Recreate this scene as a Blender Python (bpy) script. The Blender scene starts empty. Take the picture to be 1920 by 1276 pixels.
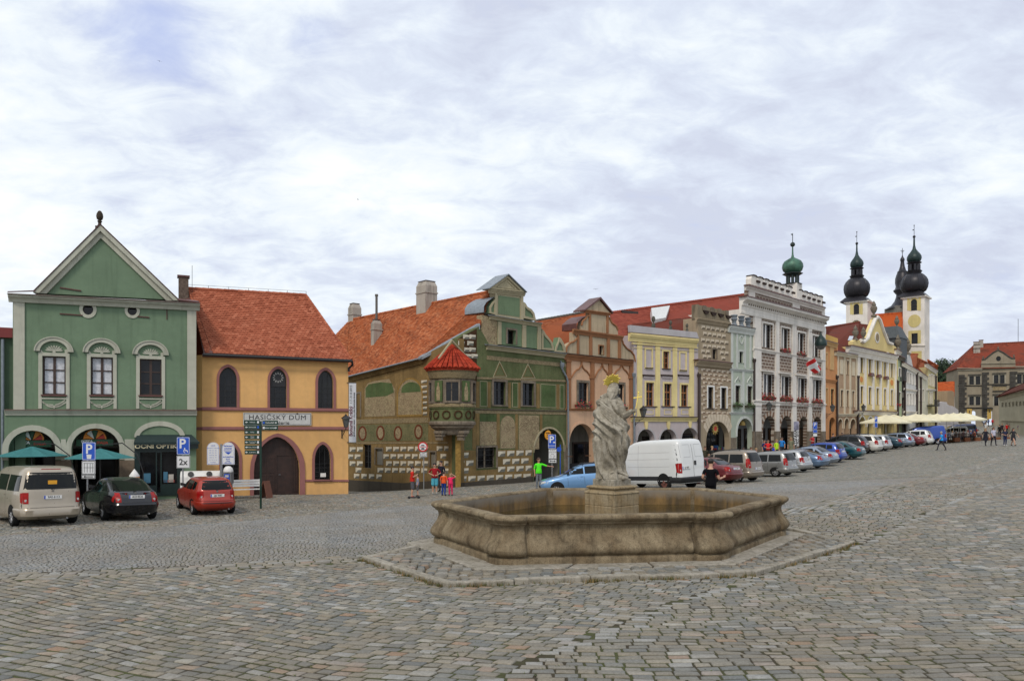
import bpy, bmesh, math, random
import numpy as np
from mathutils import Vector, Matrix, geometry, noise as mnoise
R=math.radians
random.seed(7); rng=np.random.default_rng(7)
C=bpy.context.scene.collection
sc=bpy.context.scene
# ------------------------------------------------------------------ camera, sky, sun, exposure
FP=1400.0; HOR=802.0; CZ=3.6                 # focal length in photo pixels, horizon row, eye height
cam=bpy.data.cameras.new('camera'); camo=bpy.data.objects.new('camera',cam); C.objects.link(camo)
cam.sensor_fit='HORIZONTAL'; cam.sensor_width=36; cam.lens=36*FP/1920
cam.shift_y=(HOR-638)/1920; cam.clip_start=.2; cam.clip_end=6000
camo.location=(0,0,CZ); camo.rotation_euler=(R(90),0,0); sc.camera=camo
SUN_EL=R(46); SUN_AZ=R(-160)                 # azimuth of the sun measured from +Y towards +X
w=bpy.data.worlds.new('World'); sc.world=w; w.use_nodes=True
def world_nodes():
 nt=w.node_tree; N=nt.nodes; L=nt.links; N.clear()
 out=N.new('ShaderNodeOutputWorld'); bg=N.new('ShaderNodeBackground'); bg.inputs[1].default_value=.1
 L.new(bg.outputs[0],out.inputs[0])
 sky=N.new('ShaderNodeTexSky'); sky.sky_type='NISHITA'; sky.sun_disc=False
 sky.sun_elevation=SUN_EL; sky.sun_rotation=SUN_AZ; sky.air_density=1.2; sky.dust_density=1.0
 tc=N.new('ShaderNodeTexCoord')
 sep=N.new('ShaderNodeSeparateXYZ'); L.new(tc.outputs['Generated'],sep.inputs[0])
 def M(op,a,b=None,c=None):
  n=N.new('ShaderNodeMath'); n.operation=op
  for i,v in enumerate((a,b,c)):
   if v is None: continue
   if hasattr(v,'type'): L.new(v,n.inputs[i])
   else: n.inputs[i].default_value=v
  return n.outputs[0]
 # project the direction on a cloud deck
 z=M('ADD',M('MAXIMUM',sep.outputs[2],0.0),.30)
 cx=M('DIVIDE',sep.outputs[0],z); cy=M('DIVIDE',sep.outputs[1],z)
 cmb=N.new('ShaderNodeCombineXYZ'); L.new(cx,cmb.inputs[0]); L.new(cy,cmb.inputs[1])
 def noise(scale,detail,rough,dist,loc,sx=1,sy=1):
  mp=N.new('ShaderNodeMapping'); L.new(cmb.outputs[0],mp.inputs[0]); mp.inputs['Location'].default_value=loc
  mp.inputs['Scale'].default_value=(sx,sy,1); mp.inputs['Rotation'].default_value=(0,0,R(-12))
  n=N.new('ShaderNodeTexNoise'); n.inputs['Scale'].default_value=scale; n.inputs['Detail'].default_value=detail
  n.inputs['Roughness'].default_value=rough; n.inputs['Distortion'].default_value=dist
  L.new(mp.outputs[0],n.inputs['Vector']); return n.outputs[0]
 a=noise(2.2,8,.56,.3,(3.1,1.2,0),.9,1.1); b=noise(9,7,.62,.4,(0,7,2),.8,1.15); c=noise(.5,3,.5,0,(5,2,1))
 # clear patches: a dip in the cloud cover around given directions
 def blob(px,py,r,dy=1.0):
  dx_=(px-960)/FP; dz_=(HOR-py)/FP; l=math.sqrt(dx_*dx_+1+dz_*dz_)
  d=(dx_/l,1/l,dz_/l)
  v=M('ADD',M('ADD',M('POWER',M('SUBTRACT',sep.outputs[0],d[0]),2),M('POWER',M('SUBTRACT',sep.outputs[1],d[1]),2)),M('MULTIPLY',M('POWER',M('SUBTRACT',sep.outputs[2],d[2]),2),dy))
  return M('POWER',2.718,M('MULTIPLY',v,-1/(r*r)))
 dens=M('ADD',M('MULTIPLY',a,.58),M('MULTIPLY',b,.42))
 hole0=M('MAXIMUM',M('MAXIMUM',blob(285,35,.085,1.8),M('MULTIPLY',blob(400,85,.05,2),.8)),M('MAXIMUM',M('MULTIPLY',blob(575,55,.045,2),.75),M('MULTIPLY',blob(1925,545,.055,5),.7)))
 hole=M('MULTIPLY',hole0,M('ADD',M('MULTIPLY',b,1.5),.15))
 cover=M('SUBTRACT',M('ADD',dens,.17),M('MULTIPLY',hole,.21))
 ramp=N.new('ShaderNodeMapRange'); ramp.interpolation_type='SMOOTHSTEP'; ramp.inputs[1].default_value=.34; ramp.inputs[2].default_value=.58
 L.new(cover,ramp.inputs[0])
 # thickness shading of the cloud deck
 th=N.new('ShaderNodeValToRGB'); e=th.color_ramp.elements
 side=M('MULTIPLY',M('ADD',sep.outputs[0],.10),-.13)   # brighter towards the sun
 tv=M('ADD',M('ADD',M('SUBTRACT',M('MULTIPLY',dens,1.9),.43),M('MULTIPLY',c,.42)),side)
 e[0].position=.46; e[0].color=(5.9,6.35,7.6,1); e[1].position=.95; e[1].color=(9.1,9.4,9.6,1)
 k=e.new(.62); k.color=(6.75,7.35,8.5,1)
 k=e.new(.76); k.color=(7.9,8.5,9.1,1)
 L.new(tv,th.inputs[0])
 mix=N.new('ShaderNodeMix'); mix.data_type='RGBA'
 L.new(ramp.outputs[0],mix.inputs[0]); L.new(th.outputs[0],mix.inputs[7])
 # thin veil in the gaps
 veil=N.new('ShaderNodeMix'); veil.data_type='RGBA'; veil.inputs[0].default_value=.75
 L.new(sky.outputs[0],veil.inputs[6]); veil.inputs[7].default_value=(5.4,6.2,9.4,1)
 L.new(veil.outputs[2],mix.inputs[6]); L.new(mix.outputs[2],bg.inputs[0])
world_nodes()
sl=bpy.data.lights.new('sun','SUN'); sl.energy=1.5; sl.angle=R(10); sl.color=(1,.90,.78)
so=bpy.data.objects.new('sun',sl); C.objects.link(so)
_sd=Vector((math.sin(SUN_AZ)*math.cos(SUN_EL),math.cos(SUN_AZ)*math.cos(SUN_EL),math.sin(SUN_EL)))
so.rotation_euler=_sd.to_track_quat('Z','Y').to_euler(); so.location=(-20,-10,40)
sc.view_settings.view_transform='Standard'; sc.view_settings.look='None'; sc.view_settings.exposure=.14; sc.view_settings.gamma=1
sc.cycles.max_bounces=6; sc.cycles.diffuse_bounces=3; sc.cycles.glossy_bounces=3; sc.cycles.transmission_bounces=3
# ------------------------------------------------------------------ materials
_mats={}
def srgb(r,g,b):
 f=lambda c: (c/255/12.92) if c/255<=.04045 else ((c/255+.055)/1.055)**2.4
 return (f(r),f(g),f(b),1)
class NT:
 def __init__(s,m):
  m.use_nodes=True; s.t=m.node_tree; s.N=s.t.nodes; s.L=s.t.links; s.b=s.N['Principled BSDF']
  s.tc=s.N.new('ShaderNodeTexCoord')
 def n(s,k,**kw):
  x=s.N.new(k)
  for a,v in kw.items(): setattr(x,a,v)
  return x
 def set(s,x,i,v):
  if hasattr(v,'is_output') or hasattr(v,'links'): s.L.new(v,x.inputs[i])
  else: x.inputs[i].default_value=v
 def noise(s,scale,detail=5,rough=.55,vec=None,dist=0,sc3=None):
  v=vec or s.tc.outputs['Object']
  if sc3:
   mp=s.n('ShaderNodeMapping'); s.L.new(v,mp.inputs[0]); mp.inputs['Scale'].default_value=sc3; v=mp.outputs[0]
  x=s.n('ShaderNodeTexNoise'); s.L.new(v,x.inputs['Vector'])
  x.inputs['Scale'].default_value=scale; x.inputs['Detail'].default_value=detail; x.inputs['Roughness'].default_value=rough; x.inputs['Distortion'].default_value=dist
  return x.outputs[0]
 def mr(s,v,a,b,c=0,d=1):
  x=s.n('ShaderNodeMapRange'); s.L.new(v,x.inputs[0])
  for i,q in enumerate((a,b,c,d)): x.inputs[i+1].default_value=q
  return x.outputs[0]
 def mix(s,f,a,b,mode='MIX'):
  x=s.n('ShaderNodeMix',data_type='RGBA',blend_type=mode); s.set(x,0,f); s.set(x,6,a); s.set(x,7,b); return x.outputs[2]
 def math(s,op,a,b=0.0):
  x=s.n('ShaderNodeMath',operation=op); s.set(x,0,a); s.set(x,1,b); return x.outputs[0]
 def ramp(s,v,stops,interp='LINEAR'):
  x=s.n('ShaderNodeValToRGB'); s.L.new(v,x.inputs[0]); cr=x.color_ramp; cr.interpolation=interp
  while len(cr.elements)<len(stops): cr.elements.new(.5)
  for e,(p,c) in zip(cr.elements,stops): e.position=p; e.color=c if len(c)==4 else (*c,1)
  return x.outputs[0]
 def bump(s,h,st=.3,dist=.02):
  x=s.n('ShaderNodeBump'); s.L.new(h,x.inputs['Height']); x.inputs['Strength'].default_value=st; x.inputs['Distance'].default_value=dist
  s.L.new(x.outputs[0],s.b.inputs['Normal'])
 def attr(s,name):
  x=s.n('ShaderNodeAttribute',attribute_name=name); return x.outputs['Fac']
 def col(s,v): s.set(s.b,'Base Color',v)
 def rough(s,v): s.set(s.b,'Roughness',v)
def newmat(name):
 m=bpy.data.materials.new(name); _mats[name]=m; return m,NT(m)
def plain(name,c,rough=.6,metal=0,spec=None,coat=0,var=.08,vscale=6,bump=0,bscale=40):
 if name in _mats: return _mats[name]
 m,t=newmat(name); c=c if len(c)==4 else (*c,1)
 if var:
  n=t.noise(vscale,4); t.col(t.mix(t.mr(n,.3,.7),tuple(x*(1-var) for x in c[:3])+(1,),tuple(min(1,x*(1+var)) for x in c[:3])+(1,)))
 else: t.col(c)
 t.rough(rough); t.b.inputs['Metallic'].default_value=metal
 if spec is None and rough>=.75: spec=.1
 if spec is not None: t.b.inputs['Specular IOR Level'].default_value=spec
 if coat: t.b.inputs['Coat Weight'].default_value=coat; t.b.inputs['Coat Roughness'].default_value=.05
 if bump: t.bump(t.noise(bscale,5),bump,.01)
 return m
def plaster(name,c,dirt=.25,dcol=None,scale=1.0,bump=.25):
 """lime plaster: soft patches, weather streaks, fine grain"""
 if name in _mats: return _mats[name]
 m,t=newmat(name)
 big=t.noise(.45*scale,5,.6); mid=t.noise(3.5*scale,6,.65); streak=t.noise(1.1,5,.6,sc3=(3.0,3.0,.22)); fine=t.noise(60,4,.6)
 lo=tuple(x*.82 for x in c[:3])+(1,); hi=tuple(min(1,x*1.1) for x in c[:3])+(1,)
 col=t.mix(t.mr(big,.3,.7),lo,hi); col=t.mix(t.mr(mid,.35,.75,0,.35),col,tuple(x*.72 for x in c[:3])+(1,))
 d=dcol or tuple(x*.42 for x in c[:3])+(1,)
 col=t.mix(t.math('MULTIPLY',t.mr(streak,.52,.78,0,1),dirt*1.6),col,d)
 t.col(col); t.rough(.95); t.b.inputs['Specular IOR Level'].default_value=.08
 t.bump(t.math('ADD',t.math('MULTIPLY',mid,.6),t.math('MULTIPLY',fine,.25)),bump,.02)
 return m
def stone(name,c,c2,dark,scale=1.0,speck=.5,b=.5):
 if name in _mats: return _mats[name]
 m,t=newmat(name)
 big=t.noise(1.3*scale,5,.6); mid=t.noise(6*scale,6,.7); sp=t.noise(55*scale,3,.7); st=t.noise(2.2*scale,6,.62,sc3=(2.2,2.2,.3))
 col=t.mix(t.mr(big,.35,.68),c,c2); col=t.mix(t.mr(mid,.45,.75,0,.55),col,dark)
 col=t.mix(t.math('MULTIPLY',t.mr(st,.5,.72),.65),col,dark)
 col=t.mix(t.math('MULTIPLY',t.mr(sp,.52,.68),speck),col,tuple(x*.35 for x in dark[:3])+(1,))
 t.col(col); t.rough(.92); t.b.inputs['Specular IOR Level'].default_value=.12
 t.bump(t.math('ADD',mid,t.math('MULTIPLY',sp,.5)),b,.02); return m
def glassmat():
 if 'window glass' in _mats: return _mats['window glass']
 m,t=newmat('window glass'); n=t.noise(.9,2)
 t.col(t.mix(t.mr(n,.35,.65),(.003,.003,.004,1),(.014,.015,.017,1))); t.rough(.08); t.b.inputs['Specular IOR Level'].default_value=.32
 t.bump(t.noise(2.2,2),.12,.02); return m
def tilemat(name,cols,lich=.3,lcol=(.06,.045,.035,1)):
 if name in _mats: return _mats[name]
 m,t=newmat(name); r=t.attr('rnd'); n=t.noise(.5,6,.65); n2=t.noise(30,3)
 k=len(cols); col=t.ramp(r,[(i/(k-1),c) for i,c in enumerate(cols)])
 col=t.mix(t.math('MULTIPLY',t.mr(n,.48,.75),lich*1.6),col,lcol)
 col=t.mix(t.mr(n2,.3,.8,0,.3),col,tuple(x*.6 for x in cols[0][:3])+(1,))
 t.col(col); t.rough(.92); t.b.inputs['Specular IOR Level'].default_value=.08; t.bump(n2,.3,.006); return m
# ------------------------------------------------------------------ object helpers
class MB:
 """collects geometry; build() links it as one mesh object"""
 def __init__(s): s.v=[]; s.f=[]; s.m=[]; s.mi=0; s.rnd=[]; s.r=0.5
 def add(s,vs,fs):
  o=len(s.v); s.v+= [tuple(p) for p in vs]; s.f+=[tuple(i+o for i in f) for f in fs]; s.m+=[s.mi]*len(fs); s.rnd+=[s.r]*len(vs); return s
 def box(s,x0,y0,z0,x1,y1,z1):
  return s.add([(x0,y0,z0),(x1,y0,z0),(x1,y1,z0),(x0,y1,z0),(x0,y0,z1),(x1,y0,z1),(x1,y1,z1),(x0,y1,z1)],
   [(0,3,2,1),(4,5,6,7),(0,1,5,4),(1,2,6,5),(2,3,7,6),(3,0,4,7)])
 def hexa(s,b,t):   # two quads
  return s.add(list(b)+list(t),[(0,3,2,1),(4,5,6,7),(0,1,5,4),(1,2,6,5),(2,3,7,6),(3,0,4,7)])
 def tube(s,pts,r,n=8,cap=True,flat=1.0):
  pts=[Vector(p) for p in pts]; rs=r if isinstance(r,(list,tuple)) else [r]*len(pts); vs=[]; fs=[]
  prev=None
  for i,p in enumerate(pts):
   d=(pts[min(i+1,len(pts)-1)]-pts[max(i-1,0)]);
   if d.length<1e-9: d=Vector((0,0,1))
   d.normalize()
   ref=prev if prev is not None else (Vector((0,0,1)) if abs(d.z)<.9 else Vector((1,0,0)))
   a=(ref-d*ref.dot(d));
   if a.length<1e-6: a=d.orthogonal()
   a.normalize(); b=d.cross(a); prev=a
   for k in range(n):
    t=2*math.pi*k/n; vs.append(p+(a*math.cos(t)+b*math.sin(t)*flat)*rs[i])
  m=len(pts)
  for i in range(m-1):
   for k in range(n): fs.append((i*n+k,i*n+(k+1)%n,(i+1)*n+(k+1)%n,(i+1)*n+k))
  if cap: fs.append(tuple(range(n-1,-1,-1))); fs.append(tuple((m-1)*n+k for k in range(n)))
  return s.add(vs,fs)
 def lathe(s,prof,cx=0,cy=0,z=0,n=16,ph=0,sy=1):
  vs=[]; fs=[]; m=len(prof)
  for (r,h) in prof:
   for k in range(n):
    t=ph+2*math.pi*k/n; vs.append((cx+r*math.cos(t),cy+r*math.sin(t)*sy,z+h))
  for i in range(m-1):
   for k in range(n): fs.append((i*n+k,i*n+(k+1)%n,(i+1)*n+(k+1)%n,(i+1)*n+k))
  if prof[0][0]>1e-4: fs.append(tuple(range(n-1,-1,-1)))
  if prof[-1][0]>1e-4: fs.append(tuple((m-1)*n+k for k in range(n)))
  return s.add(vs,fs)
 def ball(s,c,r,n=10,m=7,sz=1):
  return s.lathe([(max(1e-5,r*math.sin(math.pi*i/m)),-r*sz*math.cos(math.pi*i/m)) for i in range(m+1)],c[0],c[1],c[2],n)
 def plate(s,outer,holes=(),y0=0.,y1=.1,back=True):
  """polygon in (u,z) with holes, front at y0 and back at y1"""
  def clean(p):
   q=[]
   for a in p:
    if not q or (abs(a[0]-q[-1][0])+abs(a[1]-q[-1][1]))>1e-5: q.append((float(a[0]),float(a[1])))
   if abs(q[0][0]-q[-1][0])+abs(q[0][1]-q[-1][1])<1e-5: q.pop()
   ar=sum(q[i][0]*q[(i+1)%len(q)][1]-q[(i+1)%len(q)][0]*q[i][1] for i in range(len(q)))
   return q if ar>0 else q[::-1]
  outer=clean(outer); holes=[clean(h) for h in holes]
  vs=[];es=[]
  for loop in [outer]+holes:
   o=len(vs); n=len(loop); vs+=[Vector(p) for p in loop]; es+=[(o+i,o+(i+1)%n) for i in range(n)]
  V,E,F,*_=geometry.delaunay_2d_cdt(vs,es,[],0,1e-6)
  def inside(p,poly):
   c=False; n=len(poly); j=n-1
   for i in range(n):
    a=poly[i]; b=poly[j]
    if (a[1]>p[1])!=(b[1]>p[1]) and p[0]<(b[0]-a[0])*(p[1]-a[1])/(b[1]-a[1])+a[0]: c=not c
    j=i
   return c
  fs=[]
  for f in F:
   c=(sum(V[i][0] for i in f)/3,sum(V[i][1] for i in f)/3)
   if inside(c,outer) and not any(inside(c,h) for h in holes): fs.append(f)
  nv=len(V); vv=[(p[0],y0,p[1]) for p in V]+[(p[0],y1,p[1]) for p in V]
  ff=[tuple(f) for f in fs]
  if back: ff+=[tuple(i+nv for i in reversed(f)) for f in fs]
  o=len(vv)
  for k,loop in enumerate([outer]+holes):
   n=len(loop); base=len(vv); vv+=[(p[0],y0,p[1]) for p in loop]+[(p[0],y1,p[1]) for p in loop]
   for i in range(n):
    j=(i+1)%n; q=(base+i,base+n+i,base+n+j,base+j)
    ff.append(q if k==0 else q[::-1])
  return s.add(vv,ff)
 def build(s,name,mat,parent=None,smooth=False,mw=None):
  me=bpy.data.meshes.new(name); me.from_pydata(s.v,[],s.f)
  mats=mat if isinstance(mat,(list,tuple)) else [mat]
  for m in mats: me.materials.append(m)
  if len(mats)>1: me.polygons.foreach_set('material_index',s.m)
  if smooth is True: me.shade_smooth()
  elif smooth:
   me.shade_smooth(); me.set_sharp_from_angle(angle=R(smooth))
  if any(x!=.5 for x in s.rnd):
   a=me.attributes.new('rnd','FLOAT','POINT'); a.data.foreach_set('value',s.rnd)
  me.update()
  o=bpy.data.objects.new(name,me); C.objects.link(o)
  if parent is not None: o.parent=parent
  if mw is not None: o.matrix_world=mw
  return o
def tag(o,label=None,cat=None,group=None,kind=None):
 if label: o['label']=label
 if cat: o['category']=cat
 if group: o['group']=group
 if kind: o['kind']=kind
 return o
def empty(name,loc,rz=0,label=None,cat=None,group=None):
 o=bpy.data.objects.new(name,None); C.objects.link(o); o.location=loc; o.rotation_euler=(0,0,rz); o.empty_display_size=.3
 return tag(o,label,cat,group)
def kids(o): return [c for c in bpy.data.objects if c.parent==o]
def copy_tree(o,parent=None):
 c=o.copy(); C.objects.link(c)
 if parent is not None: c.parent=parent
 for ch in kids(o): copy_tree(ch,c)
 return c
def text(s,size,mat,parent,loc,rz=0,name='lettering',ext=.004,align='CENTER',sx=1.0,rx=R(90),ry=0,bold=0,spacing=1.0):
 """flat lettering facing local -y, turned into a mesh"""
 cu=bpy.data.curves.new('t','FONT'); cu.body=s; cu.size=size; cu.extrude=ext; cu.align_x=align; cu.align_y='CENTER'; cu.offset=bold; cu.space_character=spacing
 cu.resolution_u=3
 o=bpy.data.objects.new('t',cu); C.objects.link(o)
 dg=bpy.context.evaluated_depsgraph_get(); me=bpy.data.meshes.new_from_object(o.evaluated_get(dg))
 bpy.data.objects.remove(o); bpy.data.curves.remove(cu)
 me.materials.clear(); me.materials.append(mat)
 q=bpy.data.objects.new(name,me); C.objects.link(q); q.parent=parent; q.location=loc; q.rotation_euler=(rx,ry,rz); q.scale=(sx,1,1)
 return q
# ------------------------------------------------------------------ terrain
def _pt(x,y,s): d=FP/s; return ((x-960)/FP*d,d,(y-HOR)/s)      # pixel, pixel, pixels per metre -> X, Y, drop below the eye
CTRL=[_pt(75,990,59),_pt(235,980,54.5),_pt(400,968,48),_pt(655,925,35.4),_pt(10,945,41),_pt(368,932,39),_pt(830,929,35.5),_pt(858,912,31.1),
 _pt(655,921,26),_pt(760,919,29),_pt(1062,897,26.7),(-0.3,14.2,3.0),(1.7,16.2,3.0),(-1.9,19.2,3.0),(5,15.2,3.0),(8.5,19.5,2.97),(2.8,19.7,3.0),(3,23.5,3.0),
 (0,8,2.72),(-5,7.8,2.82),(5,7.8,2.6),(-12,14,3.0),(14,20,2.6),(14,12,2.5),(20,30,2.3),
 _pt(1250,914,39),_pt(1370,903,33),_pt(1455,893,31),(30,77,2.35),_pt(1470,852,20.8),_pt(1540,876,26.5),_pt(1700,839,19),_pt(1765,844,20.6),_pt(1850,835,20),_pt(1910,815,12.7),
 (108,165,-.5),(130,165,-.8),(66,118,1.4),(38,88,2.5),(-40,60,4.2),(-30,30,3.4),(-25,10,3.0),(0,0,2.3),(60,60,1.2),(60,20,1.2),(90,110,.4),(0,80,4.0),(-20,90,4.8)]
_P=np.array(CTRL); _n=len(_P)
def _phi(r): return np.where(r>1e-9,r*r*np.log(np.maximum(r,1e-9)),0)
_K=_phi(np.hypot(_P[:,None,0]-_P[None,:,0],_P[:,None,1]-_P[None,:,1]))+np.eye(_n)*1.5
_Q=np.c_[np.ones(_n),_P[:,:2]]
_W=np.linalg.solve(np.block([[_K,_Q],[_Q.T,np.zeros((3,3))]]),np.r_[_P[:,2],0,0,0])
def gza(X,Y):
 X=np.asarray(X,float); Y=np.asarray(Y,float); sh=X.shape; x=X.ravel(); y=Y.ravel()
 xc=np.clip(x,-45,135); yc=np.clip(y,-5,170)
 h=np.zeros(len(x))
 for i in range(0,len(x),20000):
  a=xc[i:i+20000]; b=yc[i:i+20000]
  h[i:i+20000]=_phi(np.hypot(a[:,None]-_P[None,:,0],b[:,None]-_P[None,:,1]))@_W[:_n]+_W[_n]+_W[_n+1]*a+_W[_n+2]*b
 return (CZ-h).reshape(sh)
def gz(x,y): return float(gza(np.array([x]),np.array([y]))[0])
def ray(x,y): return ((x-960)/FP,1.0,-(y-HOR)/FP)
def G(x,y,lift=0.):
 """photo pixel -> point on the ground"""
 r=ray(x,y); ds=np.concatenate([np.arange(4,60,.25),np.arange(60,220,1.)]); z=CZ+r[2]*ds; g=gza(r[0]*ds,ds)+lift
 k=np.nonzero(z<=g)[0]
 if len(k)==0: d=200.
 else:
  k=k[0];
  if k==0: d=ds[0]
  else:
   a=(z-g)[k-1]; b=(z-g)[k]; d=ds[k-1]+(ds[k]-ds[k-1])*a/(a-b)
 return Vector((r[0]*d,d,gz(r[0]*d,d)))
def sgraf(name,c,line,amt=.6,scale=5.5,dirt=.4):
 """painted plaster covered with scratched foliage ornament"""
 if name in _mats: return _mats[name]
 m,t=newmat(name); n=t.noise(scale,4,.55,dist=1.2); n2=t.noise(scale*2.3,4,.6,dist=.8); big=t.noise(.7,5,.6); st=t.noise(1.1,5,.6,sc3=(3,3,.25))
 r=t.ramp(n,[(.40,(0,0,0)),(.455,(1,1,1)),(.50,(0,0,0)),(.545,(1,1,1)),(.60,(0,0,0))]); r2=t.ramp(n2,[(.45,(0,0,0)),(.5,(1,1,1)),(.55,(0,0,0))])
 col=t.mix(t.mr(big,.35,.65),tuple(x*.7 for x in c)+(1,),tuple(x*1.2 for x in c)+(1,))
 f=t.math('MULTIPLY',t.math('MAXIMUM',r,t.math('MULTIPLY',r2,.7)),t.mr(big,.3,.6,amt*.5,amt))
 col=t.mix(f,col,(*line,1)); col=t.mix(t.math('MULTIPLY',t.mr(st,.5,.75),dirt),col,(.05,.035,.02,1)); t.col(col); t.rough(.95); t.b.inputs['Specular IOR Level'].default_value=.08; t.bump(n,.15,.01); return m
# ------------------------------------------------------------------ ground sheet and paving
def stone_ramp(t,r):
 return t.ramp(r,[(0,(.13,.145,.15)),(.2,(.21,.215,.20)),(.4,(.27,.235,.175)),(.58,(.185,.19,.18)),(.76,(.33,.295,.23)),(.9,(.36,.37,.365)),(.965,(.33,.20,.12)),(1,(.44,.43,.38))])
def ground_mats():
 m,t=newmat('joint soil'); n=t.noise(1.2,5); n2=t.noise(22,5,.7)
 soil=t.mix(t.mr(n,.4,.6),(.045,.034,.016,1),(.065,.078,.016,1)); soil=t.mix(t.mr(n2,.35,.7,0,.7),soil,(.045,.038,.025,1))
 far=t.attr('far')
 # distant setts: brick pattern in world metres, rows along the square
 def bricks(sx,sy,rot):
  mp=t.n('ShaderNodeMapping'); t.L.new(t.tc.outputs['Object'],mp.inputs[0]); mp.inputs['Rotation'].default_value=(0,0,rot)
  ns=t.n('ShaderNodeTexNoise'); ns.inputs['Scale'].default_value=.5; t.L.new(mp.outputs[0],ns.inputs['Vector'])
  ad=t.n('ShaderNodeVectorMath',operation='MULTIPLY_ADD'); t.L.new(ns.outputs[1],ad.inputs[0]); ad.inputs[1].default_value=(.35,.35,0); t.L.new(mp.outputs[0],ad.inputs[2])
  b=t.n('ShaderNodeTexBrick'); t.L.new(ad.outputs[0],b.inputs['Vector']); b.inputs['Scale'].default_value=1; b.inputs['Brick Width'].default_value=sx; b.inputs['Row Height'].default_value=sy
  b.inputs['Mortar Size'].default_value=.014; b.inputs['Color1'].default_value=(0,0,0,1); b.inputs['Color2'].default_value=(1,1,1,1); b.inputs['Mortar'].default_value=(.5,.5,.5,1); b.offset=.5; b.inputs['Bias'].default_value=0; b.inputs['Mortar Smooth'].default_value=.3
  return b
 b=bricks(.19,.14,R(40)); c=stone_ramp(t,b.outputs[0]); c=t.mix(b.outputs[1],c,soil)
 c=t.mix(t.mr(t.noise(.13,4),.4,.65,0,.35),c,(.25,.235,.205,1))
 t.col(t.mix(far,soil,c)); t.rough(.9); t.b.inputs['Specular IOR Level'].default_value=.3
 t.bump(t.math('ADD',t.math('MULTIPLY',t.math('SUBTRACT',1.0,b.outputs[1]),.6),n2),.5,.03)
 def sm(name,tint,amt):
  m2,t=newmat(name); r=t.attr('rnd'); c=stone_ramp(t,r); c=t.mix(amt,c,tint)
  n=t.noise(28,6,.7); n3=t.noise(150,3,.6); n4=t.noise(.35,4,.6)
  c=t.mix(t.mr(n,.35,.75,0,.55),c,(.06,.057,.05,1)); c=t.mix(t.mr(n4,.40,.62,0,.65),c,t.mix(.5,c,(.18,.135,.08,1)))
  c=t.mix(t.mr(n3,.55,.7,0,.25),c,(.42,.41,.38,1))
  t.col(c); t.rough(t.mr(n,.3,.7,.55,.85)); t.b.inputs['Specular IOR Level'].default_value=.22
  t.bump(t.math('ADD',n,t.math('MULTIPLY',n3,.35)),.55,.012); return m2
 return m,sm('granite setts',(.22,.21,.18,1),.18),sm('road setts',(.29,.295,.30,1),.55)
MS_SOIL,MS_SETT,MS_ROAD=ground_mats()
# boundary between the paved square and the carriageway, from near-left to far-right
BL=[(-60,1080),(0,1075),(300,1062),(640,1042),(800,1030)]+[(1475,953),(1600,926),(1750,893),(1850,862),(1920,838)]
BLW=np.array([G(x,y)[:2] for x,y in BL]); BLW=np.vstack([BLW[0]+(BLW[0]-BLW[1])*8,BLW,BLW[-1]+(BLW[-1]-BLW[-2])*3])
FL=[(-60,1008),(0,1003),(330,985),(640,958),(760,948),(1330,925),(1420,905),(1560,884),(1700,853),(1800,832),(1850,822)]
FLW=np.array([G(x,y)[:2] for x,y in FL]); FLW=np.vstack([FLW[0]+(FLW[0]-FLW[1])*8,FLW,FLW[-1]+(FLW[-1]-FLW[-2])*3])
def side(poly,x,y):
 """signed distance to a polyline, positive on its far side"""
 best=np.full(np.shape(x),1e9); sg=np.zeros(np.shape(x))
 for a,b in zip(poly[:-1],poly[1:]):
  d=b-a; l2=(d**2).sum(); t=np.clip(((x-a[0])*d[0]+(y-a[1])*d[1])/l2,0,1)
  q=np.hypot(x-a[0]-t*d[0],y-a[1]-t*d[1]); cr=d[0]*(y-a[1])-d[1]*(x-a[0])
  m=q<best-1e-9; best=np.where(m,q,best); sg=np.where(m,np.sign(cr),sg)
 return best*sg
FAR0,FAR1=34.,40.
APRON=[G(x,y)[:2] for x,y in [(680,1050),(832,1100),(1416,1079),(1602,1019)]]
_ac=np.array([2.8,19.7]); APR=[np.array(p) for p in APRON]
APR+= [2*_ac-APR[1]+np.array([.2,-.6]),2*_ac-APR[2]+np.array([-.3,-.9])]
def in_poly(poly,x,y):
 c=np.zeros(np.shape(x),bool); n=len(poly); j=n-1
 for i in range(n):
  a=poly[i]; b=poly[j]
  with np.errstate(divide='ignore',invalid='ignore'):
   c^=((a[1]>y)!=(b[1]>y))&(x<(b[0]-a[0])*(y-a[1])/((b[1]-a[1]) if b[1]!=a[1] else 1e-9)+a[0])
  j=i
 return c
def ground():
 ys=np.concatenate([np.arange(-30,4,2.),np.arange(4,60,.8),np.arange(60,180,2.5),[185,200,250,350,600,1200,2500,5000]])
 xs=np.concatenate([[-4000,-1500,-600,-250,-120,-70,-45],np.arange(-40,60,1.0),np.arange(60,140,2.5),[150,180,260,500,1200,4000]])
 X,Y=np.meshgrid(xs,ys); Z=gza(X,Y); far=np.clip((Y-FAR0)/(FAR1-FAR0),0,1); far=np.where((np.abs(X)>.80*np.maximum(Y,5)+4)|(Y<2),1,far)
 Z=Z+.004*(1-far)-.012
 m,n=X.shape; v=np.c_[X.ravel(),Y.ravel(),Z.ravel()]
 i=np.arange(m*n).reshape(m,n); f=np.stack([i[:-1,:-1],i[:-1,1:],i[1:,1:],i[1:,:-1]],-1).reshape(-1,4)
 me=bpy.data.meshes.new('ground'); me.from_pydata(v.tolist(),[],f.tolist()); me.materials.append(MS_SOIL)
 a=me.attributes.new('far','FLOAT','POINT'); a.data.foreach_set('value',far.ravel()); me.shade_smooth()
 o=bpy.data.objects.new('ground',me); C.objects.link(o); tag(o,'cobbled market square sloping up towards the castle','ground',kind='structure')
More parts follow.
